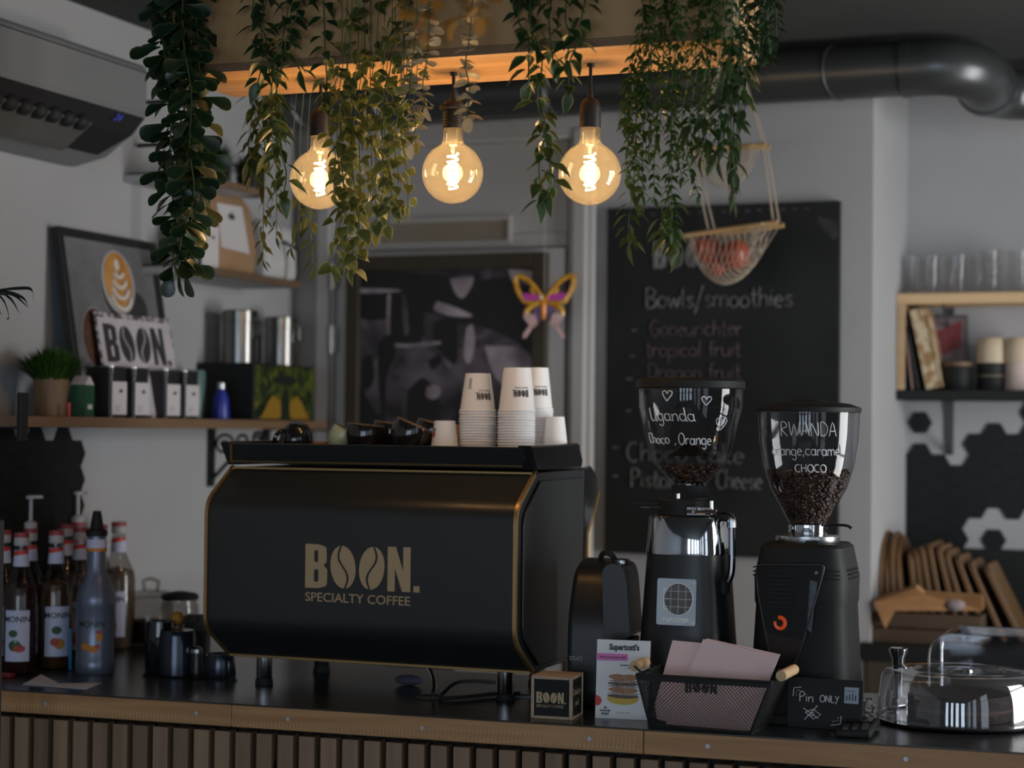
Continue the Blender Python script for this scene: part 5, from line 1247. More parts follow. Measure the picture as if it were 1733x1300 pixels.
for px, py in ((1345, 1176), (1346, 1180), (1350, 1172), (1347, 1172), (1408, 1223), (1412, 1222), (1416, 1221), (1417, 1217)):
    a, b = np_(px, py); mb.box(a - .0008, a + .0008, -.0012, 0, b - .0008, b + .0008)
mb.build('chalk_writing', 'chalk', ns, smooth=60)
a, b = np_(1426, 1193); mb = MB().box(a, a + 24 * qn, -.001, -.0002, b, b + 27 * qn); st_ = mb.build('sticker', mat('sticker_white', S(150, 165, 180), .5), ns, smooth=0)
mb = MB()
for i in range(4): mb.box(a + (3 + i * 5) * qn, a + (5 + i * 5) * qn, -.0014, -.0009, b + 5 * qn, b + (13 + (i * 7) % 5) * qn)
mb.box(a + 3 * qn, a + 20 * qn, -.0014, -.0009, b + 20 * qn, b + 21 * qn).build('bars', 'ink', st_, smooth=0)
# ---- card terminal
p = onz(1412, 1249, ZT); p2 = onz(1473, 1253, ZT); rz = math.atan2(p2.y - p.y, p2.x - p.x); wt_ = (p2 - p).length
tm = thing('card_terminal', 'small black payment terminal lying flat before the cake dome', 'terminal', p, rz + .1)
MB().prism([(0, 0, 0), (wt_, 0, 0), (wt_, 0, .018), (0, 0, .014)], (0.01, .15, .004)).build('body', 'matblack', tm, smooth=0, bevel=.006, seg=3)
MB().prism([(.012, .07, .0205), (wt_ - .002, .07, .024), (wt_, .13, .0255), (.016, .13, .0225)], (0, 0, .001)).build('screen', 'gloss', tm, smooth=0)
mb = MB()
for i in range(3):
    for j in range(3): mb.box(.014 + i * .018, .026 + i * .018, .012 + j * .017, .024 + j * .017, .012, .0205 + i * .0012)
mb.build('keypad', 'black', tm, smooth=0, bevel=.001)
pk = onz(1466, 1226, ZT)
t = thing('patterned_packet', 'small black and white patterned packet left of the cake dome', 'packet', pk, .5); t.rotation_euler = (-.25, 0, .5)
MB().box(-.018, .018, -.012, .012, 0, .052).build('packet', mat('packet_pattern', (.03, .03, .03), .5, col2=(.35, .32, .28), scale=120, lo=.47, hi=.55), t, smooth=0, bevel=.003)
# ---- cake dome
c = onz(1624, 1222, ZT); qd = dep(c) / FPX
dm = thing('cake_dome', 'round clear plastic cake dome on a black stand at the counter right end', 'cake dome', c)
R = 137 * qd; hd = .107
M['dome'] = clear('dome_plastic', (.88, .89, .92), .95, .03, .11, .05, (.7, .75, .85))
MB().lathe([(R, .012), (R * .985, .05), (R * .955, .092), (R * .90, .103), (R * .8, .106), (R * .56, .108), (R * .54, .104), (R * .2, .104), (R * .19, .110), (.0001, .111)], 72, caps=False).build('dome', 'dome', dm, smooth=50)
MB().tube([(R * 1.004 * math.cos(a), R * 1.004 * math.sin(a), .012) for a in [2 * PI * i / 72 for i in range(72)]], .003, 8, closed=True).build('dome_rim', 'dome', dm)
MB().lathe([(R * .9, 0), (R * 1.0, .004), (R * 1.01, .008), (.0001, .008)], 64).build('stand', 'gloss', dm)
M['cake'] = mat('chocolate_cake', (.014, .007, .005), .7, col2=(.03, .015, .009), scale=40, bump=.5)
ck = thing('chocolate_cake', 'dark chocolate cake under the clear cake dome', 'cake', c + Vector((0.0, .0, .0085)))
MB().lathe([(R * .62, 0), (R * .63, .004), (R * .63, .045), (R * .60, .052), (.0001, .053)], 48).build('cake', 'cake', ck)
MB().lathe([(R * .634, .020), (R * .634, .026)], 48, caps=False).build('filling', mat('cake_filling', (.07, .035, .02), .7), ck)
MB().box(0, .0008, -.012, .012, .035, .07).build('sticker', 'label', dm, smooth=0).matrix_local = Matrix.Rotation(VA - 1.32, 4, 'Z') @ Matrix.Translation((R * .985, 0, 0)) @ Matrix.Rotation(-.12, 4, 'Y')
# ---- rear clear cover
p = onz(1572, 1184, ZT); qk = dep(p) / FPX
cv = thing('acrylic_cover', 'large clear rectangular acrylic cover standing behind the cake dome', 'cover', p, 0)
hc = .148; pts2 = [tuple(v)[:2] for v in fillet([(0, 0, 0), (0, hc, 0), (.55, hc, 0), (.55, 0, 0)], .055, 6)]
pts2 = [(0, 0)] + pts2[7:-7] + [(.55, 0)]
mb = MB(); n_ = len(pts2); vs = [(x, 0, z) for x, z in pts2] + [(x, .19, z) for x, z in pts2]
mb.add(vs, [(i, i + 1, i + 1 + n_, i + n_) for i in range(n_ - 1)] + [tuple(range(n_))[::-1], tuple(range(n_, 2 * n_))]); mb.build('cover', clear('acrylic', (.90, .92, .96), .95, .03, .05), cv, smooth=40)
MB().tube([(x, 0, z) for x, z in pts2], .0025, 6).tube([(x, .19, z) for x, z in pts2], .0025, 6).build('edge', 'dome', cv)
# ---- tamper
p = onz(1520, 1200, ZT); qt = dep(p) / FPX
tmp = thing('tamper', 'chrome topped coffee tamper standing left behind the cake dome', 'tamper', p)
zt_ = (1200 - 1098) * qt
MB().lathe([(.028, 0), (.029, .002), (.029, .024), (.012, .032)], 32).build('base', 'chrome', tmp)
MB().lathe([(.010, .031), (.010, .055), (.014, zt_ - .02), (.020, zt_ - .006), (.0205, zt_), (.018, zt_ + .002), (.0001, zt_ + .0025)], 32).build('handle', 'chrome', tmp)
# ---- black brewer beside the machine
p = onz(1015, 1196, ZT); qb = dep(p) / FPX
bw_ = thing('hot_drink_machine', 'compact black rounded drink machine with spout between espresso machine and left grinder', 'drink machine', p, .10)
hB = (1196 - 950) * qb
prof = fillet([(0, -.055, 0), (0, -.05, hB * .62), (0, .0, hB * .92), (0, .06, hB), (0, .14, hB), (0, .14, 0)], .04, 5)
MB().prism([Vector((-.062, v.y, v.z)) for v in prof], (.105, 0, 0)).build('body', 'black', bw_, smooth=30, bevel=.012, seg=3)
hx = [(.012, .33), (.014, .96), (.03, 1.0), (.075, .985), (.082, .93), (.092, .53), (.088, .50), (.084, .36), (.014, .33)]
hx = fillet([Vector((x, -.06, hB * z)) for x, z in [(.022, .385), (.015, .95), (.03, 1.0), (.060, .985), (.068, .90), (.078, .50), (.025, .46)]], .012, 4)
MB().prism(hx[::-1], (0, .13, 0)).build('head', 'black', bw_, smooth=30, bevel=.010, seg=3)
MB().prism([(.025, -.05, hB * .46), (.075, -.05, hB * .485), (.070, -.05, hB * .365), (.027, -.05, hB * .355)][::-1], (0, .11, 0)).build('spout', 'matblack', bw_, smooth=0, bevel=.006)
MB().tube(smooth_path([(-.02, .08, hB - .01), (-.01, .06, hB + .012), (.012, .05, hB + .010), (.022, .06, hB - .01)], 4), .006, 8).build('cable', 'rubber', bw_)
MB().cyl((.045, .0, hB - .004), (.045, .0, hB + .003), .016, n=20).build('cap', 'steel', bw_)
yv = -.0572
mb = MB(); text_mb(mb, 'DUO', .0125, upright(-.040, yv + .003, .103), bold=.0002); mb.build('lettering', mat('print_pale_grey', S(150, 150, 150), .5), bw_, smooth=0)
mb = MB(); text_mb(mb, 'PRESSO', .0045, upright(-.040, yv + .003, .096)); mb.build('lettering', mat('print_faint', S(110, 90, 90), .5), bw_, smooth=0)
# ---- wooden cube
p = onz(898, 1216, ZT); p2 = onz(968, 1220, ZT); rz = math.atan2(p2.y - p.y, p2.x - p.x); a_ = (p2 - p).length
cu_ = thing('wooden_cube', 'pale wooden cube with black faces and bean lettering on the counter edge', 'cube', p, rz)
e = .075 * a_
MB().box(.002, a_ - .002, .002, a_ - .002, .001, a_ - .001).build('core', 'board_black', cu_, smooth=0)
mb = MB()
for x in (0, a_ - e):
    for y in (0, a_ - e): mb.box(x, x + e, y, y + e, 0, a_)
for z in (0, a_ - e):
    for y in (0, a_ - e): mb.box(e, a_ - e, y, y + e, z, z + e)
    for x in (0, a_ - e): mb.box(x, x + e, e, a_ - e, z, z + e)
mb.box(e, a_ - e, e, a_ - e, a_ - .003, a_).build('frame', wood('cube_wood', (.42, .30, .20), (.54, .40, .27), 0, 30), cu_, smooth=0, bevel=.0012)
hl_ = a_ * .26; lp, wl = boon_loops(hl_); mb = MB(); boon_mb(mb, hl_, upright(a_ * .13, .0018, a_ * .37), xs=a_ * .66 / wl); mb.build('lettering', 'goldprint', cu_, smooth=0)
mb = MB(); text_mb(mb, 'SPECIALTY COFFEE', a_ * .095, upright(a_ * .13, .0018, a_ * .27), align='LEFT'); wv = max(v[0] for v in mb.v) - a_ * .13; mb.v = [(a_ * .13 + (v[0] - a_ * .13) * a_ * .66 / wv, v[1], v[2]) for v in mb.v]; mb.build('lettering', 'goldprint', cu_, smooth=0)
T2 = Matrix.Translation((a_ - .0018, a_ * .5, a_ * .55)) @ Matrix.Rotation(PI / 2, 4, 'Z') @ Matrix.Rotation(PI / 2, 4, 'X')
text('lettering', 'Dank je', a_ * .22, T2, 'goldprint', cu_); text('lettering', 'wel', a_ * .22, Matrix.Translation((0, 0, -a_ * .26)) @ T2, 'goldprint', cu_)
# ---- flyer
p = onz(1007, 1215, ZT); p2 = onz(1096, 1219, ZT); rz = math.atan2(p2.y - p.y, p2.x - p.x); wf = (p2 - p).length; qf = dep(p) / FPX
hf = 132 * qf
fl = thing('toast_flyer', 'white toasted sandwich flyer standing upright between the cube and the wire basket', 'flyer', p, rz); fl.rotation_euler = (-.08, 0, rz)
fs_ = MB().prism([(0, 0, 0), (wf, 0, 0), (wf + .003, 0, hf), (.001, 0, hf)], (0, .0015, 0)).build('sheet', mat('flyer_white', (.74, .77, .78), .6), fl, smooth=0)
MB().prism([(wf * .3, .002, 0), (wf * .7, .002, 0), (wf * .6, .05, 0), (wf * .4, .05, 0)], (0, 0, .002)).prism([(wf * .45, .002, hf * .6), (wf * .55, .002, hf * .6), (wf * .55, .05, .0), (wf * .45, .05, 0)], (0, .002, 0)).build('stand', 'dome', fl, smooth=0)
def F(u, v): return wf * u, hf * v
def fpoly(pts, m, nm, lift=.0006, sm=True):
    q = [Vector((*F(*t), 0)) for t in pts]
    if sm: q = smooth_path(q + [q[0]], 4)[:-1]
    MB().prism([(t.x, -lift, t.y) for t in q][::-1], (0, .0003, 0)).build(nm, m, fs_, smooth=0)
mb = MB(); text_mb(mb, "Supertosti's", hf * .105, upright(wf * .53, -.0005, hf * .875), bold=.0007, xs=.78); mb.build('lettering', 'ink', fs_, smooth=0)
fpoly([(0, .735), (.58, .735), (.605, .75), (.605, .81), (.58, .825), (0, .825)], mat('flyer_pink', (.66, .20, .50), .6), 'banner', sm=False)
mb = MB(); text_mb(mb, 'Heb jij ze al geproefd?', hf * .038, upright(wf * .31, -.0011, hf * .768)); mb.build('lettering', 'ink', fs_, smooth=0)
mb = MB(); text_mb(mb, 'Gemaakt met zuurdesem', hf * .027, upright(wf * .66, -.0006, hf * .675), bold=.0001); text_mb(mb, 'boerenbrood', hf * .027, upright(wf * .72, -.0006, hf * .640), bold=.0001); mb.build('lettering', 'ink', fs_, smooth=0)
fpoly([(.52 + .30 * math.cos(a), .255 + .075 * math.sin(a)) for a in [2 * PI * i / 20 for i in range(20)]], mat('flyer_yellow', (.60, .42, .06), .6), 'yellow_plate')
M['toast'] = mat('print_toast', (.28, .13, .06), .6, col2=(.42, .24, .13), scale=120); M['filling'] = mat('print_filling', (.50, .42, .38), .6, col2=(.2, .14, .12), scale=130); M['darkfill'] = mat('print_dark_filling', (.06, .045, .035), .6, col2=(.16, .12, .09), scale=140)
for z0, z1, m, w0, l in ((.26, .31, 'darkfill', .29, .0010), (.30, .335, 'filling', .285, .0012), (.325, .40, 'toast', .27, .0014), (.39, .43, 'filling', .28, .0016), (.42, .465, 'darkfill', .285, .0018), (.46, .49, 'filling', .27, .0020), (.48, .565, 'toast', .265, .0022)):
    fpoly([(.52 - w0, (z0 + z1) / 2), (.52 - w0 * .97, z1 * .8 + z0 * .2), (.52 - w0 * .5, z1), (.52, z1 - .006), (.52 + w0 * .6, z1), (.52 + w0, z1 * .7 + z0 * .3), (.52 + w0 * .98, z0 * .7 + z1 * .3), (.52 + w0 * .4, z0), (.52 - w0 * .5, z0 + .006)], m, 'sandwich', l)
fpoly([(0, .16), (.07, .165), (.12, .21), (.10, .26), (.04, .285), (0, .285)], mat('flyer_red', (.60, .05, .05), .6), 'red_dot')
for i, s_ in enumerate(('de', 'tweede', 'jeugd')): text('lettering', s_, hf * .045, upright(wf * .19, -.0006, hf * (.125 - i * .037)), 'ink', fs_, bold=.0002)
text('lettering', 'De supertosti collectie', hf * .02, upright(wf * .53, -.0006, hf * .075), 'red', fs_)
# ---- wire basket with pink envelopes
p = onz(1100, 1232, ZT); p2 = onz(1271, 1244, ZT); rz = math.atan2(p2.y - p.y, p2.x - p.x); qw = dep(p) / FPX; wb_ = (p2 - p).length
wk_ = thing('wire_basket', 'black wire mesh basket with wooden handles holding pink menus', 'basket', p, rz)
hb = 88 * qw; fl_ = .024; dB = .135; ov = .016
def bpt(u, v, side):
    """side 0 front, 1 right, 2 back, 3 left; u 0..1 along, v 0..1 up"""
    x0, x1, y0, y1 = -fl_ * v, wb_ + (fl_ + .018) * v, -ov * v, dB + ov * v
    return [Vector((x0 + (x1 - x0) * u, y0, hb * v + .002)), Vector((x1, y0 + (y1 - y0) * u, hb * v + .002)), Vector((x1 - (x1 - x0) * u, y1, hb * v + .002)), Vector((x0, y1 - (y1 - y0) * u, hb * v + .002))][side]
mb = MB()
for sd in range(4):
    nx = 34 if sd % 2 == 0 else 24; ny = 16
    for k in range(-ny, nx + 1):
        for sg in (1, -1):
            pts = []
            for j in (0, ny):
                pts.append((k + (j if sg > 0 else ny - j)) / nx)
            a, b = pts; va, vb = 0, 1
            # clip to 0..1
            def cl(u0, v0, u1, v1):
                t0, t1 = 0, 1; d = u1 - u0
                for lim, s_ in ((0, -1), (1, 1)):
                    q = (lim - u0) / d if d else 0
                    if s_ * d > 0: t1 = min(t1, q)
                    else: t0 = max(t0, q)
                return t0, t1
            t0, t1 = cl(a, 0, b, 1)
            if t1 - t0 > .02: mb.tube([bpt(a + (b - a) * t0, t0, sd), bpt(a + (b - a) * t1, t1, sd)], .0007, 3, caps=False)
mb.build('wire_mesh', 'matblack', wk_, smooth=0)
rim = MB()
for v, r_ in ((1, .0036), (0, .003)): rim.tube([bpt(0, v, 0), bpt(1, v, 0), bpt(1, v, 1), bpt(1, v, 2)], r_, 6, closed=True)
rim.prism([bpt(0, 1, 0) + Vector((0, -.002, -.010)), bpt(1, 1, 0) + Vector((0, -.002, -.010)), bpt(1, 1, 0) + Vector((0, -.002, .004)), bpt(0, 1, 0) + Vector((0, -.002, .004))], (0, .003, 0))
for sd in range(4): rim.tube([bpt(0, 0, sd), bpt(0, 1, sd)], .0022, 6)
rim.build('rim', 'matblack', wk_, smooth=0)
MB().box(.002, wb_ - .002, .002, dB - .002, 0, .0025).build('base', 'matblack', wk_, smooth=0)
for sd in (1, 3):
    a, b = bpt(.22, 1, sd), bpt(.78, 1, sd); o_ = Vector((.016 if sd == 1 else -.016, 0, .012))
    MB().tube([a, a + o_, b + o_, b], .0022, 6).build('handle_wire', 'matblack', wk_)
    MB().cyl(a + o_ + Vector((0, -.018, 0)), b + o_, .0105, n=18).build('wooden_handle', 'lightwood', wk_)
mb = MB(); lh = .021; _, wl = boon_loops(lh, False); boon_mb(mb, lh, upright(wb_ * .38, -ov - .006, hb - .010 - lh * .75), dot=False, xs=1.3, depth=.0008); mb.build('lettering', 'matblack', wk_, smooth=0)
def envelope(pix, y, lean, label, th):
    t = thing('pink_menu', label, 'menu', (0, 0, 0), 0, 'pink menus in the wire basket')
    t.matrix_world = Matrix.Translation(p) @ Matrix.Rotation(rz, 4, 'Z')
    q = []
    Wm = (Matrix.Translation(p) @ Matrix.Rotation(rz, 4, 'Z')); inv = Wm.inverted()
    o_ = inv @ CAM
    for px, py in pix:      # the sheet leans back by 'lean' from its foot line at local y
        d = (inv.to_3x3() @ ray(px, py)); n = Vector((0, -1, lean)); s_ = (Vector((0, y, .004)) - o_).dot(n) / d.dot(n); q.append(o_ + d * s_)
    MB().prism(q, (0, th, -lean * 0)).build('sheet', 'pink', t, smooth=0)
    return t
envelope([(1102, 1214), (1160, 1232), (1190, 1089), (1138, 1084)], .050, .22, 'pink menu sheet tilted at the left of the wire basket', .003)
envelope([(1126, 1226), (1268, 1238), (1318, 1112), (1190, 1082)], .030, .20, 'front pink menu sheet, wide and tilted right in the wire basket', .003)
envelope([(1132, 1226), (1262, 1236), (1320, 1108), (1196, 1081)], .042, .20, 'second pink menu sheet just behind the front one in the basket', .003)
# ================================================================== LEFT SIDE OF THE COUNTER
M['redcap'] = mat('cap_pink', S(150, 62, 66), .5); M['wcap'] = mat('cap_white', (.46, .46, .48), .5); M['syrup1'] = clear('syrup_dark', (.22, .10, .06), .5, .05); M['syrup2'] = clear('syrup_amber', (.50, .30, .14), .5, .05); M['bglass'] = clear('bottle_glass', (.72, .70, .68), .6, .05, .06)
M['liq1'] = mat('liquid_dark', (.055, .022, .016), .3); M['liq2'] = mat('liquid_amber', (.13, .065, .025), .3); M['liq3'] = mat('liquid_pale', (.20, .15, .11), .3)
M['blabel'] = mat('bottle_label', S(196, 202, 228), .6); M['silver'] = mat('silver_bottle', S(112, 120, 138), .3, metal=.4); M['mgreen'] = mat('print_green', (.03, .10, .03), .6); M['mred'] = mat('print_melon', (.45, .06, .05), .6); M['morange'] = mat('print_mango', (.55, .22, .02), .6)
def bottle(px, by, top, label, liq, fruit, lx=0, pump=False, cap='redcap', z0=None):
    p = onz(px, by, ZT); q = dep(p) / FPX; r = 27 * q if not pump else 25 * q; h = .302
    t = thing('syrup_bottle', label, 'bottle', p, VA + PI / 2, 'flavoured syrup bottles'); t.scale = (1.07, 1.07, 1.09)
    o_ = [(r * .9, 0), (r, .006), (r, .165), (r * .92, .185), (r * .62, .212), (r * .40, .235), (r * .36, .28), (r * .36, .285)]
    MB().lathe(o_, 28, caps=False).build('glass_body', 'bglass', t, smooth=50)
    MB().lathe([(a * .93, b + .002) for a, b in o_ if b < .20] + [(.0001, .200)], 24).build('syrup', liq, t, smooth=50)
    MB().lathe([(r * .42, .278), (r * .44, .280), (r * .43, .296)], 20).build('cap', 'wcap', t); MB().lathe([(r * .44, .2955), (r * .43, .306), (.0001, .3065)], 20).build('cap_top', cap, t)
    nb_ = MB().lathe([(r * .48, .233), (r * .40, .268)], 24, caps=False).build('neck_band', 'blabel', t)
    mb = MB(); vs = []
    for i in range(13):
        a = -PI / 2 + (i - 6) * .26; z1_ = .258 + .004 * (i - 6) / 6
        for zz in (z1_, min(z1_ + .010, .268)): rr = r * (.48 - .08 * (zz - .233) / .035) + .0006; vs.append((rr * math.cos(a), rr * math.sin(a), zz))
    mb.add(vs, [(2 * i, 2 * i + 2, 2 * i + 3, 2 * i + 1) for i in range(12)]); mb.build('red_stripe', 'red', nb_, smooth=0)
    # wrapped paper label
    def wl(u, z, lift=.0006): a = -PI / 2 + lx + u / r; return (( r + lift) * math.cos(a), (r + lift) * math.sin(a), z)
    mb = MB(); n = 20; W_ = r * 1.5; vs = []
    for i in range(n + 1):
        u = -W_ / 2 + W_ * i / n; vs += [wl(u, .030), wl(u, .140)]
    mb.add(vs, [(2 * i, 2 * i + 2, 2 * i + 3, 2 * i + 1) for i in range(n)]); lb = mb.build('paper_label', 'blabel', t)
    mb = MB(); text_mb(mb, 'MONIN', .0175, None, bold=.0003, depth=.0002, warp=lambda v: Vector(wl(v.x, .115 + v.y, .001 + v.z))); mb.build('lettering', 'ink', lb, smooth=0)
    def bl(cx, cz, rx, rz_, m, lift=.0012):
        MB().prism([wl(cx + rx * math.cos(2 * PI * i / 18), cz + rz_ * math.sin(2 * PI * i / 18), lift) for i in range(18)], Vector((math.cos(-PI / 2 + lx), math.sin(-PI / 2 + lx), 0)) * .0003).build('fruit_print', m, lb, smooth=0)
    if fruit == 'melon': bl(-.004, .064, .014, .012, 'mgreen'); bl(.006, .058, .013, .008, 'mred', .0016); bl(-.008, .090, .010, .008, 'mgreen')
    elif fruit == 'peach': bl(.004, .058, .012, .012, 'morange'); bl(-.006, .062, .010, .009, 'mred', .0016); bl(-.002, .088, .011, .009, 'mgreen')
    else: bl(.0, .06, .012, .012, 'morange'); bl(.004, .05, .008, .007, 'mred', .0016)
    if pump:
        MB().lathe([(r * .40, .306), (r * .42, .318), (r * .22, .322), (.0045, .325), (.0045, .372)], 16).build('pump_stem', 'wcap', t)
        MB().cyl((0, 0, .372), (0, 0, .380), .012, n=14).box(-.006, .028, -.005, .005, .373, .381).build('pump_head', 'wcap', t, bevel=.002)
    return t
bottle(2, 1130, 0, 'rear syrup bottle at the far left picture edge', 'liq1', 'melon')
bottle(48, 1123, 0, 'syrup bottle with white pump behind the watermelon bottle', 'liq2', 'peach', .2, True)
bottle(128, 1098, 0, 'syrup bottle with white pump behind the silver bottle', 'liq2', 'peach', .3, True)
bottle(108, 1106, 0, 'syrup bottle half hidden between peach bottle and silver bottle', 'liq2', 'other', .3)
bottle(134, 1119, 0, 'amber syrup bottle directly behind the silver bottle', 'liq3', 'other', -.2)
bottle(166, 1108, 0, 'syrup bottle whose pink cap shows right of the black spout', 'liq3', 'other', .3)
bottle(198, 1096, 0, 'pale syrup bottle standing rightmost beside the glass jars', 'liq3', 'other', -.1)
bottle(33, 1140, 0, 'dark syrup bottle with watermelon label, front left', 'liq1', 'melon', .05)
bottle(92, 1131, 0, 'amber syrup bottle with peach label, front second from left', 'liq2', 'peach', .38)
p = onz(160, 1138, ZT)
sv = thing('puree_bottle', 'big silver mango puree bottle with black spout, in the bottle front row', 'bottle', p, VA + PI / 2); r = .0465
MB().lathe([(r * .94, 0), (r, .008), (r, .030), (r * .96, .034), (r * .96, .155), (r, .16), (r * .98, .185), (r * .6, .225), (r * .48, .25), (r * .46, .325)], 36).build('body', 'silver', sv, smooth=50)
MB().lathe([(r * .55, .325), (r * .55, .338), (r * .36, .342), (r * .26, .37), (r * .2, .385), (.0001, .385)], 24).build('spout', 'matblack', sv)
nb_ = MB().lathe([(r * .52, .292), (r * .51, .318)], 28, caps=False).build('neck_band', 'blabel', sv); MB().lathe([(r * .525, .289), (r * .52, .297)], 28, caps=False).build('orange_stripe', 'morange', nb_)
wv_ = lambda v: Vector(((r * .97 + v.z) * math.cos(-PI / 2 + v.x / r), (r * .97 + v.z) * math.sin(-PI / 2 + v.x / r), v.y))
mb = MB(); text_mb(mb, 'MONIN', .020, None, bold=.0003, depth=.0003, warp=lambda v: wv_(Vector((v.x, v.y + .112, v.z)))); mb.build('lettering', 'ink', sv, smooth=0)
mb = MB(); text_mb(mb, 'MONIN', .014, None, depth=.0006, warp=lambda v: (lambda rr: Vector((rr * math.cos(-PI / 2 + v.y / rr * -1), rr * math.sin(-PI / 2 - v.y / rr), .267 + v.x)))(r * .475)); mb.build('lettering', 'silver', sv, smooth=0)
for cx, cz, rx, rz_, m in ((-.014, .066, .012, .009, 'morange'), (.006, .060, .013, .009, 'morange'), (.020, .088, .008, .010, 'morange'), (.016, .066, .006, .006, 'mred'), (.018, .100, .007, .004, 'mred')):
    MB().prism([wv_(Vector((cx + rx * math.cos(2 * PI * i / 18), cz + rz_ * math.sin(2 * PI * i / 18), .0005))) for i in range(18)], (0, -.0004, 0)).build('fruit_print', m, sv, smooth=0)
p = onz(119, 1135, ZT); t = tag(MB().tube([p + Vector((0, 0, .002)), p + Vector((-.002, 0, .10))], .0045, 10).build('drinking_straw', mat('straw_blue', (.02, .22, .42), .25)), 'bright blue straw upright left of the silver bottle', 'straw')
# folded napkin, red sachet
p = onz(40, 1161, ZT); mb = MB(); L2 = [onz(38, 1160, ZT), onz(70, 1147, ZT), onz(100, 1158, ZT), onz(172, 1157, ZT), onz(146, 1168, ZT)]
mb.prism([Vector((v.x, v.y, ZT + .0008 + (.006 if i == 1 else 0))) for i, v in enumerate(L2)][::-1], (0, 0, .0012)); mb.prism([Vector((v.x, v.y, ZT + .003)) for v in (onz(60, 1158, ZT), onz(74, 1149, ZT), onz(98, 1160, ZT))][::-1], (0, 0, .001))
tag(mb.build('folded_napkin', mat('napkin_grey', (.50, .53, .64), .8), smooth=0), 'folded pale paper napkin lying on the counter before the bottles', 'napkin')
p = onz(14, 1147, ZT); tag(MB().box(p.x - .03, p.x + .012, p.y - .012, p.y + .012, ZT + .0005, ZT + .010).build('sugar_sachet', mat('sachet_red', (.22, .02, .03), .6), smooth=0, bevel=.002), 'small dark red sachet at the left counter end', 'sachet')
# jars
def jar(px, by, r, h, label, lidm, tall):
    p = onz(px, by, ZT); t = thing('storage_jar', label, 'jar', p)
    MB().lathe([(r * .95, 0), (r, .006), (r, h * .86), (r * .9, h * .94), (r * .9, h)], 32, caps=False).build('body', 'bglass', t, smooth=50)
    MB().lathe([(r * .9, .006), (r * .94, .01), (r * .94, h * .52), (.0001, h * .56)], 28).build('contents', mat('jar_contents_%d' % px, (.03, .02, .014), .7, col2=(.10, .055, .025), scale=40), t)
    MB().lathe([(r * .96, h + .0005), (r * 1.02, h + .006), (r * .9, h + .016), (r * .3, h + .022), (.0001, h + .022)], 32).build('lid', lidm, t, smooth=50)
    if tall: MB().tube([(-.02, 0, h + .018), (-.024, 0, h + .045), (0, 0, h + .052), (.024, 0, h + .045), (.02, 0, h + .018)], .006, 8).build('lid_handle', 'bglass', t)
    return t
jar(254, 1090, .060, .125, 'wide glass storage jar with glass loop lid behind the dark mugs', 'bglass', True)
jar(303, 1098, .050, .13, 'glass storage jar with dark lid between the loop lid jar and the machine', 'matblack', False)
p = onz(300, 1106, ZT); t = thing('orange', 'single orange beside the storage jars', 'orange', p + Vector((-.0, -.03, .0))); t.location.z += .079
bpY = onz(322, 1128, ZT)
t.location = atd(300, 1047, 4.56); MB().sphere((0, 0, 0), .017, 18, 12).build('fruit', mat('orange_peel', (.42, .19, .025), .5, bump=.3, scale=200), t)
fb = thing('fruit_packet', 'small pale printed packet standing left of the machine edge', 'packet', onz(333, 1122, ZT), .3)
MB().box(-.03, .03, -.02, .02, 0, .12).build('packet', mat('packet_print', (.16, .12, .10), .6, col2=(.05, .045, .04), scale=45), fb, smooth=0, bevel=.004)
# tray, mugs and milk jugs
a_, b_, c_, d_ = onz(240, 1146, ZT), onz(402, 1153, ZT), onz(392, 1115, ZT), onz(262, 1108, ZT)
mb = MB().prism([Vector((v.x, v.y, ZT + .0005)) for v in (a_, b_, c_, d_)], (0, 0, .004))
tag(mb.build('glass_tray', clear('tray_glass', (.6, .65, .65), .6, .1), smooth=0), 'flat dark glass tray under the mugs left of the machine', 'tray')
ZY = ZT + .005
M['jug'] = mat('jug_blue_black', (.035, .042, .055), .18, metal=.6); M['mugb'] = mat('mug_gloss_black', (.010, .011, .013), .06, coat=.5)
p = onz(270, 1138, ZT); t = thing('black_mug', 'glossy black tall mug left behind the upturned jug', 'mug', (p.x, p.y, ZY), 2.4)
MB().lathe([(.033, 0), (.036, .004), (.034, .10), (.032, .118), (.029, .118), (.031, .01), (.0001, .008)], 32).build('body', 'mugb', t, smooth=50); MB().tube(smooth_path([(.033, .0, .09), (.055, 0, .085), (.058, 0, .055), (.05, 0, .03), (.034, 0, .028)], 4), .005, 8).build('handle', 'mugb', t)
p = onz(299, 1143, ZT); q = dep(p) / FPX; t = thing('milk_jug', 'upturned blue black milk jug on the glass tray', 'jug', (p.x, p.y, ZY), 1.9)
MB().lathe([(.0445, 0), (.0445, .002), (.042, .09), (.040, .1), (.0385, .102), (.0001, .1022)], 36).build('body', 'jug', t, smooth=50)
MB().tube(smooth_path([(.043, 0, .085), (.066, 0, .08), (.068, 0, .05), (.062, 0, .02), (.044, 0, .02)], 4), .004, 8).build('handle', 'jug', t)
p = onz(372, 1147, ZT); t = thing('milk_jug', 'low blue black milk jug tucked under the machine left corner', 'jug', (p.x, p.y, ZY))
MB().lathe([(.037, 0), (.038, .003), (.034, .04), (.031, .052), (.028, .052), (.03, .006), (.0001, .005)], 32).build('body', 'jug', t, smooth=50)
p = onz(333, 1144, ZT); t = thing('glass_shaker', 'small clear glass shaker with metal top between the two jugs', 'shaker', (p.x, p.y, ZY))
MB().lathe([(.014, 0), (.017, .003), (.014, .03), (.012, .05)], 20, caps=False).build('body', 'glass', t); MB().lathe([(.0125, .05), (.0125, .058), (.006, .064), (.0001, .065)], 20).build('top', 'chrome', t)
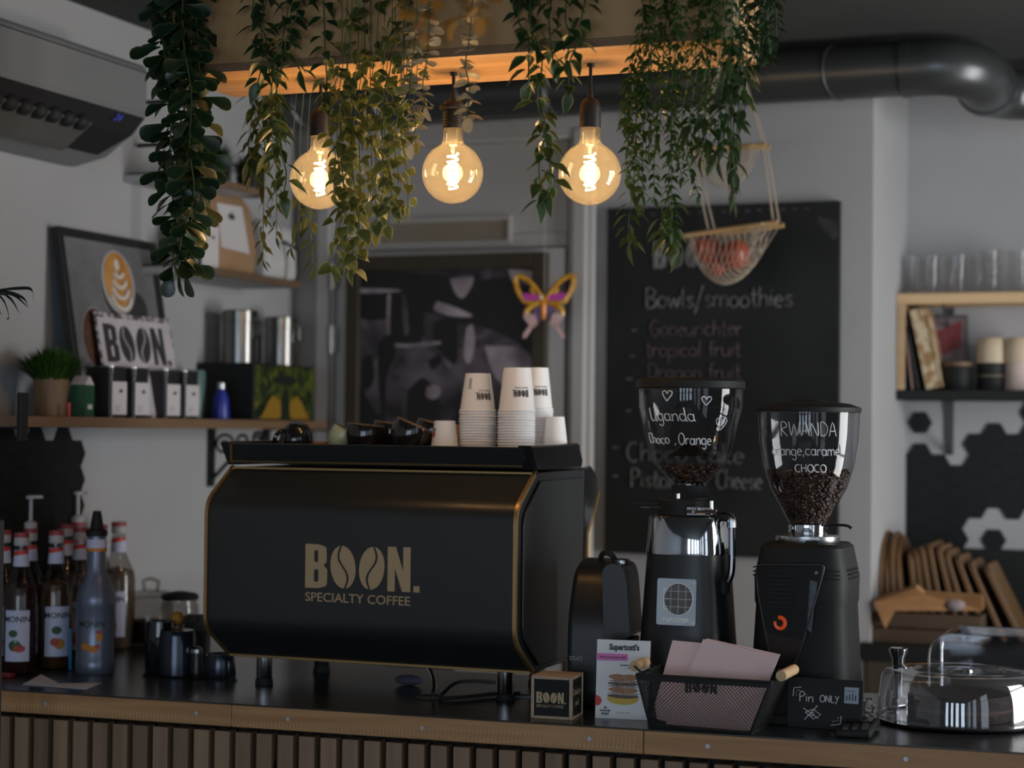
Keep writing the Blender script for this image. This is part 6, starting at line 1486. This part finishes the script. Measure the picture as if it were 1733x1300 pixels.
# under the machine : cables, grommet, cloth, paper strips
p = onz(726, 1180, ZT); t = thing('cable_grommet', 'pale round cable grommet in the counter under the machine', 'grommet', p); MB().lathe([(.030, .0002), (.031, .002), (.026, .004), (.024, .0025), (.0001, .0025)], 32).build('ring', mat('grommet_beige', S(110, 104, 88), .6), t)
def cable(pts, r, m, label): return tag(MB().tube(smooth_path([onz(x, y, ZT) + Vector((0, 0, h)) for x, y, h in pts], 8), r, 8).build('cable', m), label, 'cable', 'cables under the machine')
cable([(733, 1180, .008), (735, 1176, .02), (730, 1166, .035), (716, 1156, .05)], .005, 'steel', 'braided silver hose rising from the pale grommet')
cable([(746, 1182, .006), (770, 1172, .02), (800, 1168, .02), (838, 1164, .012)], .004, 'rubber', 'upper black cable arching right under the machine')
cable([(742, 1187, .005), (790, 1184, .006), (830, 1180, .006), (880, 1178, .006)], .004, 'rubber', 'lower black cable running right under the machine')
p = onz(692, 1160, ZT); t = tag(MB().sphere((p.x, p.y, ZT + .012), .012, 14, 8, (2.9, 1.5, 1)).build('cleaning_cloth', mat('cloth_violet', (.10, .095, .14), .9, bump=.5, scale=40), smooth=60), 'folded dull violet cleaning cloth under the machine', 'cloth')
p = onz(885, 1180, ZT); t = tag(MB().box(p.x - .02, p.x + .03, p.y - .01, p.y + .03, ZT + .0005, ZT + .003).build('receipt', mat('receipt_grey', (.35, .37, .42), .8), smooth=0), 'scrap of pale paper behind the wooden cube', 'paper')
# ================================================================== HANGING PLANTER BEAM
YFb = atd(700, 101, 3.728).y; YBb2 = atd(700, 146, 4.018).y
ZBm = 2.367
xL = onY(288, 128, YFb).x; xR = onY(1226, 68, YFb).x
pb = thing('planter_beam', 'long plywood planter box hanging from the ceiling over the counter', 'planter', (xL, YFb, ZBm))
L_b, D_b, H_b = xR - xL, YBb2 - YFb, .245
def plyedge():
    m, nt, N, L, B = newmat('plywood_edge'); B.inputs['Roughness'].default_value = .6
    tc = N.new('ShaderNodeTexCoord'); sp = N.new('ShaderNodeSeparateXYZ'); L.new(tc.outputs['Object'], sp.inputs[0])
    mu = N.new('ShaderNodeMath'); mu.operation = 'MULTIPLY'; mu.inputs[1].default_value = 240; L.new(sp.outputs[2], mu.inputs[0])
    fr = N.new('ShaderNodeMath'); fr.operation = 'FRACT'; L.new(mu.outputs[0], fr.inputs[0])
    cr = N.new('ShaderNodeValToRGB'); cr.color_ramp.interpolation = 'CONSTANT'; cr.color_ramp.elements[0].color = (.30, .17, .085, 1); cr.color_ramp.elements[1].color = (.16, .09, .045, 1); cr.color_ramp.elements[1].position = .6
    L.new(fr.outputs[0], cr.inputs[0]); L.new(cr.outputs[0], B.inputs['Base Color']); return m
M['plyedge'] = plyedge()
M['plyface'] = wood('plywood_face_shaded', (.43, .235, .095), (.55, .325, .145), 2, 16, .55, rand=False)  # same plywood darkened: the front's weaker light is put into the colour
MB().box(0, L_b, -.002, D_b, 0, .018).build('bottom_panel', 'ply', pb, smooth=0)
MB().box(0, L_b, -.0035, -.002, 0.0005, .0175).build('bottom_edge', 'plyedge', pb, smooth=0)
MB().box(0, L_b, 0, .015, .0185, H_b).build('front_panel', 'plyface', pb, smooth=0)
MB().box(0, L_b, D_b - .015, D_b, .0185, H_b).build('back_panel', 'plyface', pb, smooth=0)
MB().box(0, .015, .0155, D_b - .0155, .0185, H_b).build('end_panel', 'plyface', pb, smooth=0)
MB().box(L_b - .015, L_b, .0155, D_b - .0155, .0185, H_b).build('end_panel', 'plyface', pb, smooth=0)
MB().box(L_b - .001, L_b + .018, -.001, .035, .0, H_b).build('corner_post', 'lightwood', pb, smooth=0, bevel=.002)
for x in (.12, L_b * .5, L_b - .12):
    for y in (.03, D_b - .03): MB().cyl((x, y, .018), (x, y, ZC - ZBm), .004, n=8).build('hanging_rod', 'matblack', pb)
# ================================================================== BULB PENDANTS
YLm = atd(765, 293, 3.85).y
M['bulb'] = clear('amber_bulb_glass', (.97, .84, .62), .8, .03, .05, .050, (1.0, .88, .68))
M['fil'] = mat('filament', (1, .7, .4), .5, emit=(1, .66, .32), estr=110)
def pendant(px, cy, kind, label):
    c = onY(px, cy, YLm); q = dep(c) / FPX; R = .0625
    top = ZBm - c.z
    t = thing('pendant_lamp', label, 'pendant lamp', (c.x, c.y, c.z), 0, None)
    pr_ = [(.0001, -R)] + [(R * math.sin(a), -R * math.cos(a)) for a in [PI * i / 28 for i in range(1, 25)]]
    ra, za = pr_[-1]
    pr_ += [(.0235, .0605), (.0212, .0645), (.0204, .070), (.0200, .093)]
    g = MB().lathe(pr_, 48, caps=False).build('glass_bulb', 'bulb', t, smooth=80)
    MB().lathe([(.0115, .090), (.010, .06), (.004, .052), (.003, .04), (.0001, .04)], 16).build('glass_stem', 'glass', t)
    f = MB(); n = 90
    f.tube([(.0105 * math.cos(i * 2 * PI / 14), .0105 * math.sin(i * 2 * PI / 14), .040 - .072 * i / n) for i in range(n + 1)], .0017, 6); f.build('filament', 'fil', t)
    l = bpy.data.lights.new('bulb_light', 'POINT'); l.energy = 1.15; l.color = (1, .66, .34); l.shadow_soft_size = .022
    lo = bpy.data.objects.new('bulb_light', l); COL.objects.link(lo); lo.parent = t; lo.location = (0, 0, .0)
    if kind == 'flange':
        MB().lathe([(.0208, .090), (.021, .092), (.0205, .128), (.0262, .129), (.0285, .131), (.0285, .137), (.022, .139), (.018, .146), (.009, .150), (.0001, .150)], 36).build('socket', 'bronze', t)
        tr_ = MB()
        for i in range(6): tr_.tube([(.0208 * math.cos(a), .0208 * math.sin(a), .098 + i * .005) for a in [2 * PI * j / 28 for j in range(28)]], .0014, 6, closed=True)
        tr_.build('socket_thread', 'bronze', t); zt_ = .150
    else:
        MB().lathe([(.0212, .090), (.0215, .092), (.0208, .130), (.0195, .138), (.015, .146), (.008, .150), (.0001, .151)], 36).build('socket', 'bronze', t); zt_ = .15
    MB().lathe([(.006, zt_ - .002), (.0055, zt_ + .012), (.004, zt_ + .014)], 14).build('cord_grip', 'bronze', t)
    MB().cyl((0, 0, zt_), (0, 0, top - .001), .0035, n=10).build('cord', 'matblack', t)
    MB().lathe([(.007, top - .006), (.008, top - .001)], 16).build('ceiling_cap', 'matblack', t)
pendant(541, 304, 'plain', 'leftmost glowing globe bulb, half behind the hanging vines')
pendant(766, 293, 'flange', 'middle glowing globe bulb with ringed dark socket')
pendant(998, 294, 'plain', 'rightmost glowing globe bulb beside the bushy green vines')
# ================================================================== HANGING PLANTS
SHP = {
 'obov': [(0, .08), (.2, .28), (.45, .62), (.7, .95), (.86, .92), (.96, .6), (1, .1)],
 'lance': [(0, .05), (.15, .6), (.35, 1), (.6, .8), (.82, .38), (1, .02)],
 'heart': [(0, .45), (.06, .85), (.25, 1), (.5, .85), (.75, .5), (1, .03)],
 'round': [(0, .2), (.15, .75), (.4, 1), (.65, .98), (.88, .6), (1, .08)],
 'blade': [(0, .1), (.2, .8), (.45, 1), (.75, .55), (1, .02)],
}
def leaf(mb, p, d, n, L, W_, shape, fold=.25, curl=.25, rim=False):
    d = d.normalized(); s = d.cross(n)
    s = s.normalized() if s.length > 1e-5 else d.orthogonal().normalized()
    n = s.cross(d).normalized(); pr = SHP[shape]; vs = []; fs = []; mi = []
    k = 5 if rim else 3
    for t, w in pr:
        c = p + d * (L * t) - n * (curl * L * t * t); hw = W_ * .5 * w; up = n * (fold * hw)
        if rim: vs += [c + s * hw + up, c + s * hw * .78 + up * .78, c, c - s * hw * .78 + up * .78, c - s * hw + up]
        else: vs += [c + s * hw + up, c, c - s * hw + up]
    b = len(mb.v); mb.v += [tuple(v) for v in vs]
    for i in range(len(pr) - 1):
        for j in range(k - 1):
            a = b + i * k + j; mb.f.append((a, a + 1, a + k + 1, a + k)); mb.m.append(1 if rim and j in (0, k - 2) else 0)
class Plant:
    def __init__(s, seed): s.st = MB(); s.lf = MB(); s.rd = random.Random(seed)
    def strand(s, pix, Y, shape, L, W_, step, jit=.012, droop=.6, rim=False, fold=.25, curl=.25, pair=False, r=.0013, spread=1.0, over=True, tail=1.0, petiole=.006, twist=2.4, dens=None, face=.35):
        rd = s.rd
        pts = [onY(x + rd.uniform(-3, 3), y, Y) + Vector((0, rd.uniform(-jit, jit), 0)) for x, y in pix]
        if over: pts = [Vector((pts[0].x, YFb + .045, ZBm + H_b + .002)), Vector((pts[0].x, Y + .004 if Y < YFb else YFb - .012, ZBm + H_b + .006))] + pts
        path = smooth_path(pts, 8); s.st.tube(path, r, 5)
        acc = 0; ang = rd.uniform(0, 6); tot = sum((path[i + 1] - path[i]).length for i in range(len(path) - 1)); run = 0
        for i in range(len(path) - 1):
            a, b = path[i], path[i + 1]; seg = (b - a).length; run += seg; acc += seg
            while acc > step:
                acc -= step; t = rd.random(); p = a.lerp(b, t); fr = run / tot
                if dens and rd.random() > dens(fr): continue
                for sd in ((0, PI) if pair else (0,)):
                    ang += twist + rd.uniform(-.5, .5); az = ang + sd
                    o = Vector((math.cos(az), math.sin(az), 0)) * spread; dr = droop * rd.uniform(.5, 1.4)
                    d = (o + Vector((0, 0, -dr))).normalized(); n = (Vector((0, 0, 1)) + o * .35 + Vector((rd.uniform(-.5, .5), rd.uniform(-.5, .5), rd.uniform(-.3, .3)))) + (Vector((rd.uniform(-.7, .7), rd.uniform(-.7, .7), rd.uniform(-.7, .7))) - CF * 1.2) * face
                    k = rd.uniform(.7, 1.15) * (1 if fr < .85 else tail)
                    leaf(s.lf, p + d * petiole, d, n, L * k, W_ * k, shape, fold, curl, rim)
        # end leaf
        leaf(s.lf, path[-1], Vector((rd.uniform(-.3, .3), rd.uniform(-.3, .3), -1)), Vector((rd.uniform(-1, 1), -1, 0)), L * 1.1 * tail, W_ * tail, shape, fold, curl, rim)
    def done(s, name, label, cat, m, m2=None, stem='green', group='plants hanging from the planter beam'):
        t = thing(name, label, cat, (0, 0, 0), 0, group)
        s.st.build('stem', stem, t, smooth=60); s.lf.build('foliage', [m, m2] if m2 else m, t, smooth=50); return t
YV = YFb - .035
M['jade'] = leafmat('jade_leaf', (.010, .026, .012), (.022, .048, .018), .32, .12); M['jaderim'] = leafmat('jade_rim', (.035, .06, .022), (.075, .10, .04), .4, .2)
M['rus'] = leafmat('ruscus_leaf', (.018, .045, .018), (.035, .075, .022), .38, .25); M['rusrim'] = leafmat('ruscus_rim', (.10, .16, .06), (.16, .20, .08), .45, .3)
M['hrt'] = leafmat('heart_leaf', (.085, .115, .028), (.15, .17, .048), .45, .45); M['hrtrim'] = leafmat('heart_rim', (.28, .27, .11), (.36, .33, .15), .5, .4)
M['wil'] = leafmat('willow_leaf', (.055, .080, .022), (.10, .12, .035), .5, .4); M['euc'] = leafmat('eucalyptus_leaf', (.30, .30, .24), (.42, .40, .32), .5, .35)
M['fine'] = leafmat('fine_leaf', (.028, .075, .016), (.07, .125, .026), .42, .35); M['bam'] = leafmat('bamboo_leaf', (.045, .080, .024), (.085, .115, .035), .45, .4); M['fineD'] = leafmat('fine_leaf_dark', (.012, .035, .012), (.025, .055, .018), .45, .25)
P = Plant(1)      # thick jade garland
jw = [(300, -60), (305, 60), (318, 160), (312, 250), (322, 330), (312, 400), (308, 455)]
for i in range(5):
    ox = (-26, -10, 8, 24, 0)[i]; oy = (-.03, .02, -.05, .02, .05)[i]
    pw = [(x + ox * (1.1 if y < 260 else .8 if y < 400 else .45), y) for x, y in (jw if i in (0, 2, 4) else jw[:-1])]
    P.strand(pw, YV - .03 + oy, 'obov', .056, .034, .0078, .016, .42, True, .2, .2, face=1.3, r=.0016, tail=.95, dens=(lambda f: 1) if i < 3 else (lambda f: 1 - .5 * f))
P.done('jade_garland', 'thick hanging garland of dark oval fleshy leaves at the beam left end', 'hanging plant', 'jade', 'jaderim')
P = Plant(2)      # pointed leaf vine left
for pw in ([(455, -60), (450, 60), (462, 140), (470, 230), (482, 290), (484, 330)], [(500, -60), (478, 60), (462, 120), (455, 180), (462, 215), (470, 235)], [(440, -60), (420, 20), (445, 60), (450, 100), (440, 140)], [(520, -60), (505, 30), (488, 80), (510, 118)], [(545, -60), (548, 40), (552, 90), (548, 130), (555, 165)]):
    P.strand(pw, YV, 'lance', .044, .025, .0125, .015, .5, True, .3, .25, r=.0015)
P.done('pointed_leaf_vine', 'loose vine of pointed dark green leaves in front of the left bulb', 'hanging plant', 'rus', 'rusrim')
P = Plant(3)      # heart leaf curtain
for i in range(15):
    x = 566 + i * 9.0; e = (330, 410, 455, 440, 370, 430, 400, 345, 395, 300, 385, 340, 270, 350, 235)[i]; sh_ = P.rd.uniform(-10, 10)
    P.strand([(x + 14, -60), (x + 12, 80), (x + sh_, 200), (x + sh_ * .3 + P.rd.uniform(-8, 8), e * .8), (x + P.rd.uniform(-14, 14), e)], YV - .01 + P.rd.uniform(-.04, .05), 'heart', .027, .026, .019, .012, .75, True, .2, .2, face=.9, r=.0009, petiole=.010, dens=lambda f: .55 + .45 * (f > .5))
for x, e in ((592, 456), (575, 450), (640, 375), (668, 350)):
    P.strand([(x + 20, 60), (x + 6, 240), (x + 10, e - 60), (x, e)], YV - .03, 'heart', .030, .029, .024, .01, .8, True, .2, .2, r=.0009, over=False, petiole=.010)
P.done('heart_leaf_curtain', 'dense curtain of small heart shaped yellow green leaves right of the left bulb', 'hanging plant', 'hrt', 'hrtrim')
P = Plant(4)      # willow like strands behind the left bulb
for x, e in ((448, 440), (462, 400), (500, 420), (520, 455), (510, 380), (432, 300)):
    P.strand([(x + 4, 150), (x + P.rd.uniform(-6, 6), 250), (x + P.rd.uniform(-8, 8), e * .85), (x + P.rd.uniform(-8, 8), e)], YBb2 + .10, 'blade', .036, .011, .010, .012, 1.1, r=.0011, over=False, tail=.8, dens=(lambda f: f > .62) if x > 480 else None)
for x in (425, 440, 455, 470):
    P.strand([(x + 4, 150), (x, 200), (x - 6, 250 + P.rd.uniform(-20, 30))], YBb2 + .08, 'blade', .045, .014, .010, .02, .8, r=.0011, over=False)
P.done('willow_strands', 'soft olive willow strands hanging behind the left bulb', 'hanging plant', 'wil')
P = Plant(5)      # eucalyptus
for pw in ([(706, -60), (700, 60), (694, 110), (696, 170), (700, 205), (696, 245)], [(724, -60), (722, 80), (718, 140), (716, 160), (724, 182)]): P.strand(pw, YV - .05, 'round', .026, .026, .013, .006, .15, False, .15, .2, pair=True, r=.0012, spread=1.2, petiole=.001, twist=1.57, dens=lambda f: .35 + .65 * (f > .55))
P.done('eucalyptus_sprig', 'pale eucalyptus strand with round leaves left of the middle bulb', 'hanging plant', 'euc')
P = Plant(6)
P.strand([(800, -60), (796, 60), (790, 110), (794, 150), (790, 200)], YV - .06, 'round', .026, .026, .014, .006, .15, False, .15, .2, pair=True, r=.0012, spread=1.2, petiole=.001, twist=1.57)
P.done('eucalyptus_sprig', 'pale eucalyptus strand with round leaves right above the middle bulb', 'hanging plant', 'euc')
P = Plant(7)      # second pointed vine
for pw in ([(905, -60), (900, 40), (918, 100), (912, 170), (924, 230), (918, 280), (914, 335)], [(890, -60), (880, 30), (895, 60), (898, 110), (893, 138)], [(945, -60), (930, 30), (938, 100)], [(922, 180), (932, 250), (930, 300), (925, 325)]): P.strand(pw, YV, 'lance', .043, .024, .012, .012, .5, True, .3, .25, r=.0015, over=pw[0][1] < 0)
P.done('pointed_leaf_vine', 'loose pointed leaf vine hanging between the middle and right bulbs', 'hanging plant', 'rus', 'rusrim')
P = Plant(17)
for pw in ([(1000, -60), (985, 20), (975, 70), (965, 110), (966, 155)], [(960, -60), (960, 30), (966, 60), (958, 100)]): P.strand(pw, YV - .01, 'lance', .042, .024, .013, .012, .5, True, .3, .25, r=.0015)
P.done('pointed_leaf_vine', 'short pointed leaf vine just left above the right bulb cord', 'hanging plant', 'rus', 'rusrim')
P = Plant(8)      # fine leaved bush on the right
for i in range(15):
    x = 1066 + i * 10.5; e = (300, 345, 330, 260, 335, 250, 395, 400, 300, 250, 330, 230, 280, 200, 250)[i]
    P.strand([(x + 26, -60), (x + 20, 60), (x + P.rd.uniform(-8, 10), 150), (x + P.rd.uniform(-10, 6), e * .8), (x + P.rd.uniform(-10, 10), e)], YV - .01 + P.rd.uniform(-.05, .06), 'blade', .021, .0085, .0085, .015, .55, r=.0010, pair=True, twist=1.3, petiole=.002)
for x, y0, e in ((1060, 60, 250), (1072, 100, 300), (1050, 120, 215), (1090, 60, 190)):
    P.strand([(x + 16, y0), (x + 4, (y0 + e) / 2), (x, e)], YV - .02, 'blade', .021, .009, .009, .015, .55, r=.0010, pair=True, twist=1.3, petiole=.002, over=False)
P.done('fine_leaf_vine', 'big bushy bundle of fine small leaved vines right of the right bulb', 'hanging plant', 'fine')
P = Plant(9)      # bamboo tips
for pw in ([(1066, 300), (1068, 340), (1066, 380), (1065, 412)], [(1135, 330), (1134, 370), (1140, 400), (1148, 425)], [(1125, 350), (1126, 385), (1130, 405)], [(1235, 60), (1240, 150), (1238, 230), (1242, 290)], [(1252, 80), (1256, 150), (1262, 185)], [(1215, 150), (1212, 210), (1218, 270)], [(1190, 180), (1194, 240), (1188, 262)], [(1170, 200), (1172, 240)]):
    P.strand(pw, YV - .02, 'lance', .040, .0145, .008, .012, .9, r=.0010, over=False, fold=.3)
for k in range(7): P.strand([(1236 + k * 2, 200), (1237 + k * 1.2, 280), (1236 + k, 310 + 5 * k)], YV - .01, 'blade', .03, .004, .014, .004, 3.0, r=.0008, over=False)
P.done('bamboo_leaf_vine', 'yellow green bamboo leaf tips hanging lowest under the right bushy vines', 'hanging plant', 'bam')
P = Plant(10)
for i in range(9):
    x = 1232 + i * 10; e = (190, 120, 205, 130, 110, 125, 95, 100, 70)[i]
    P.strand([(x, -60), (x + P.rd.uniform(-6, 6), e * .4), (x + P.rd.uniform(-8, 8), e)], YV + .05 + P.rd.uniform(-.05, .08), 'blade', .026, .010, .0095, .015, .6, r=.0010, pair=True, twist=1.3, petiole=.002)
P.done('dark_leaf_vine', 'dark small leaved vine spilling over the beam right end', 'hanging plant', 'fineD')
P = Plant(12)     # nearer, out of focus golden-lit sprays
YN2 = atd(755, 20, 2.75).y
for pw, nn in (([(700, -150), (696, -40), (690, 8), (712, 22)], 1), ([(726, -150), (730, -20), (728, 30), (726, 58)], 1), ([(775, -150), (778, -30), (774, 20), (772, 42)], 1), ([(820, -150), (822, -40), (818, 10), (822, 34)], 1)):
    P.strand(pw, YN2, 'round', .024, .020, .014, .02, .3, False, .15, .2, pair=True, r=.0012, spread=1.2, over=False, petiole=.002)
M['gol'] = leafmat('golden_lit_leaf', (.50, .22, .03), (.30, .16, .05), .45, .35)  # eucalyptus leaves with golden light painted into their colour
zz = onY(760, -150, YN2)
t = P.done('golden_lit_sprig', 'blurred golden-lit leaf spray hanging nearest, at the top above the middle bulb', 'hanging plant', 'gol', group=None)
mb = MB()
for x in (700, 726, 775, 820): a = onY(x, -150, YN2); mb.tube([a, Vector((a.x, a.y, ZC - .001))], .0015, 5)
mb.build('hanging_wire', 'matblack', t)
# palm frond at the left edge
pc = atd(-215, 560, 3.85)
pm_ = thing('potted_palm', 'dark slender palm whose leaf tips reach in at the left edge', 'plant', (pc.x, pc.y, 0))
MB().lathe([(.13, 0), (.15, .01), (.18, .32), (.19, .34), (.17, .34), (.16, .30), (.0001, .29)], 32).build('pot', 'matblack', pm_)
M['palm'] = leafmat('palm_leaf', (.010, .016, .014), (.018, .024, .02), .5, .1)
rach = smooth_path([Vector((0, 0, .30)), Vector((-.005, 0, 1.2))] + [atd(x, y, 3.9) - pm_.location for x, y in ((-110, 508), (-50, 494), (10, 497))], 8)
MB().tube(rach, .004, 6).build('stem', 'palm', pm_)
mb = MB()
for (x, y), ends in (((-10, 492), [(30, 488), (53, 490), (57, 510)]), ((0, 494), [(25, 500), (47, 520)]), ((5, 496), [(20, 508), (33, 530)]), ((-5, 496), [(8, 512), (15, 536), (11, 540)]), ((-20, 494), [(-6, 515), (3, 534)]), ((-2, 493), [(20, 496), (40, 505), (48, 519)])):
    pts = smooth_path([atd(x, y, 3.9)] + [atd(a, b, 3.9) for a, b in ends], 5); n = len(pts); vs = []
    for i, v in enumerate(pts):
        t = i / (n - 1); w = .0034 * math.sin(PI * min(.98, .12 + t * .88)) ** .7; v = v - pm_.location; vs += [v + CU * w, v + CF * .002, v - CU * w]
    mb.add(vs, [f for i in range(n - 1) for f in ((3 * i, 3 * i + 1, 3 * i + 4, 3 * i + 3), (3 * i + 1, 3 * i + 2, 3 * i + 5, 3 * i + 4))])
mb.build('foliage', 'palm', pm_, smooth=60)
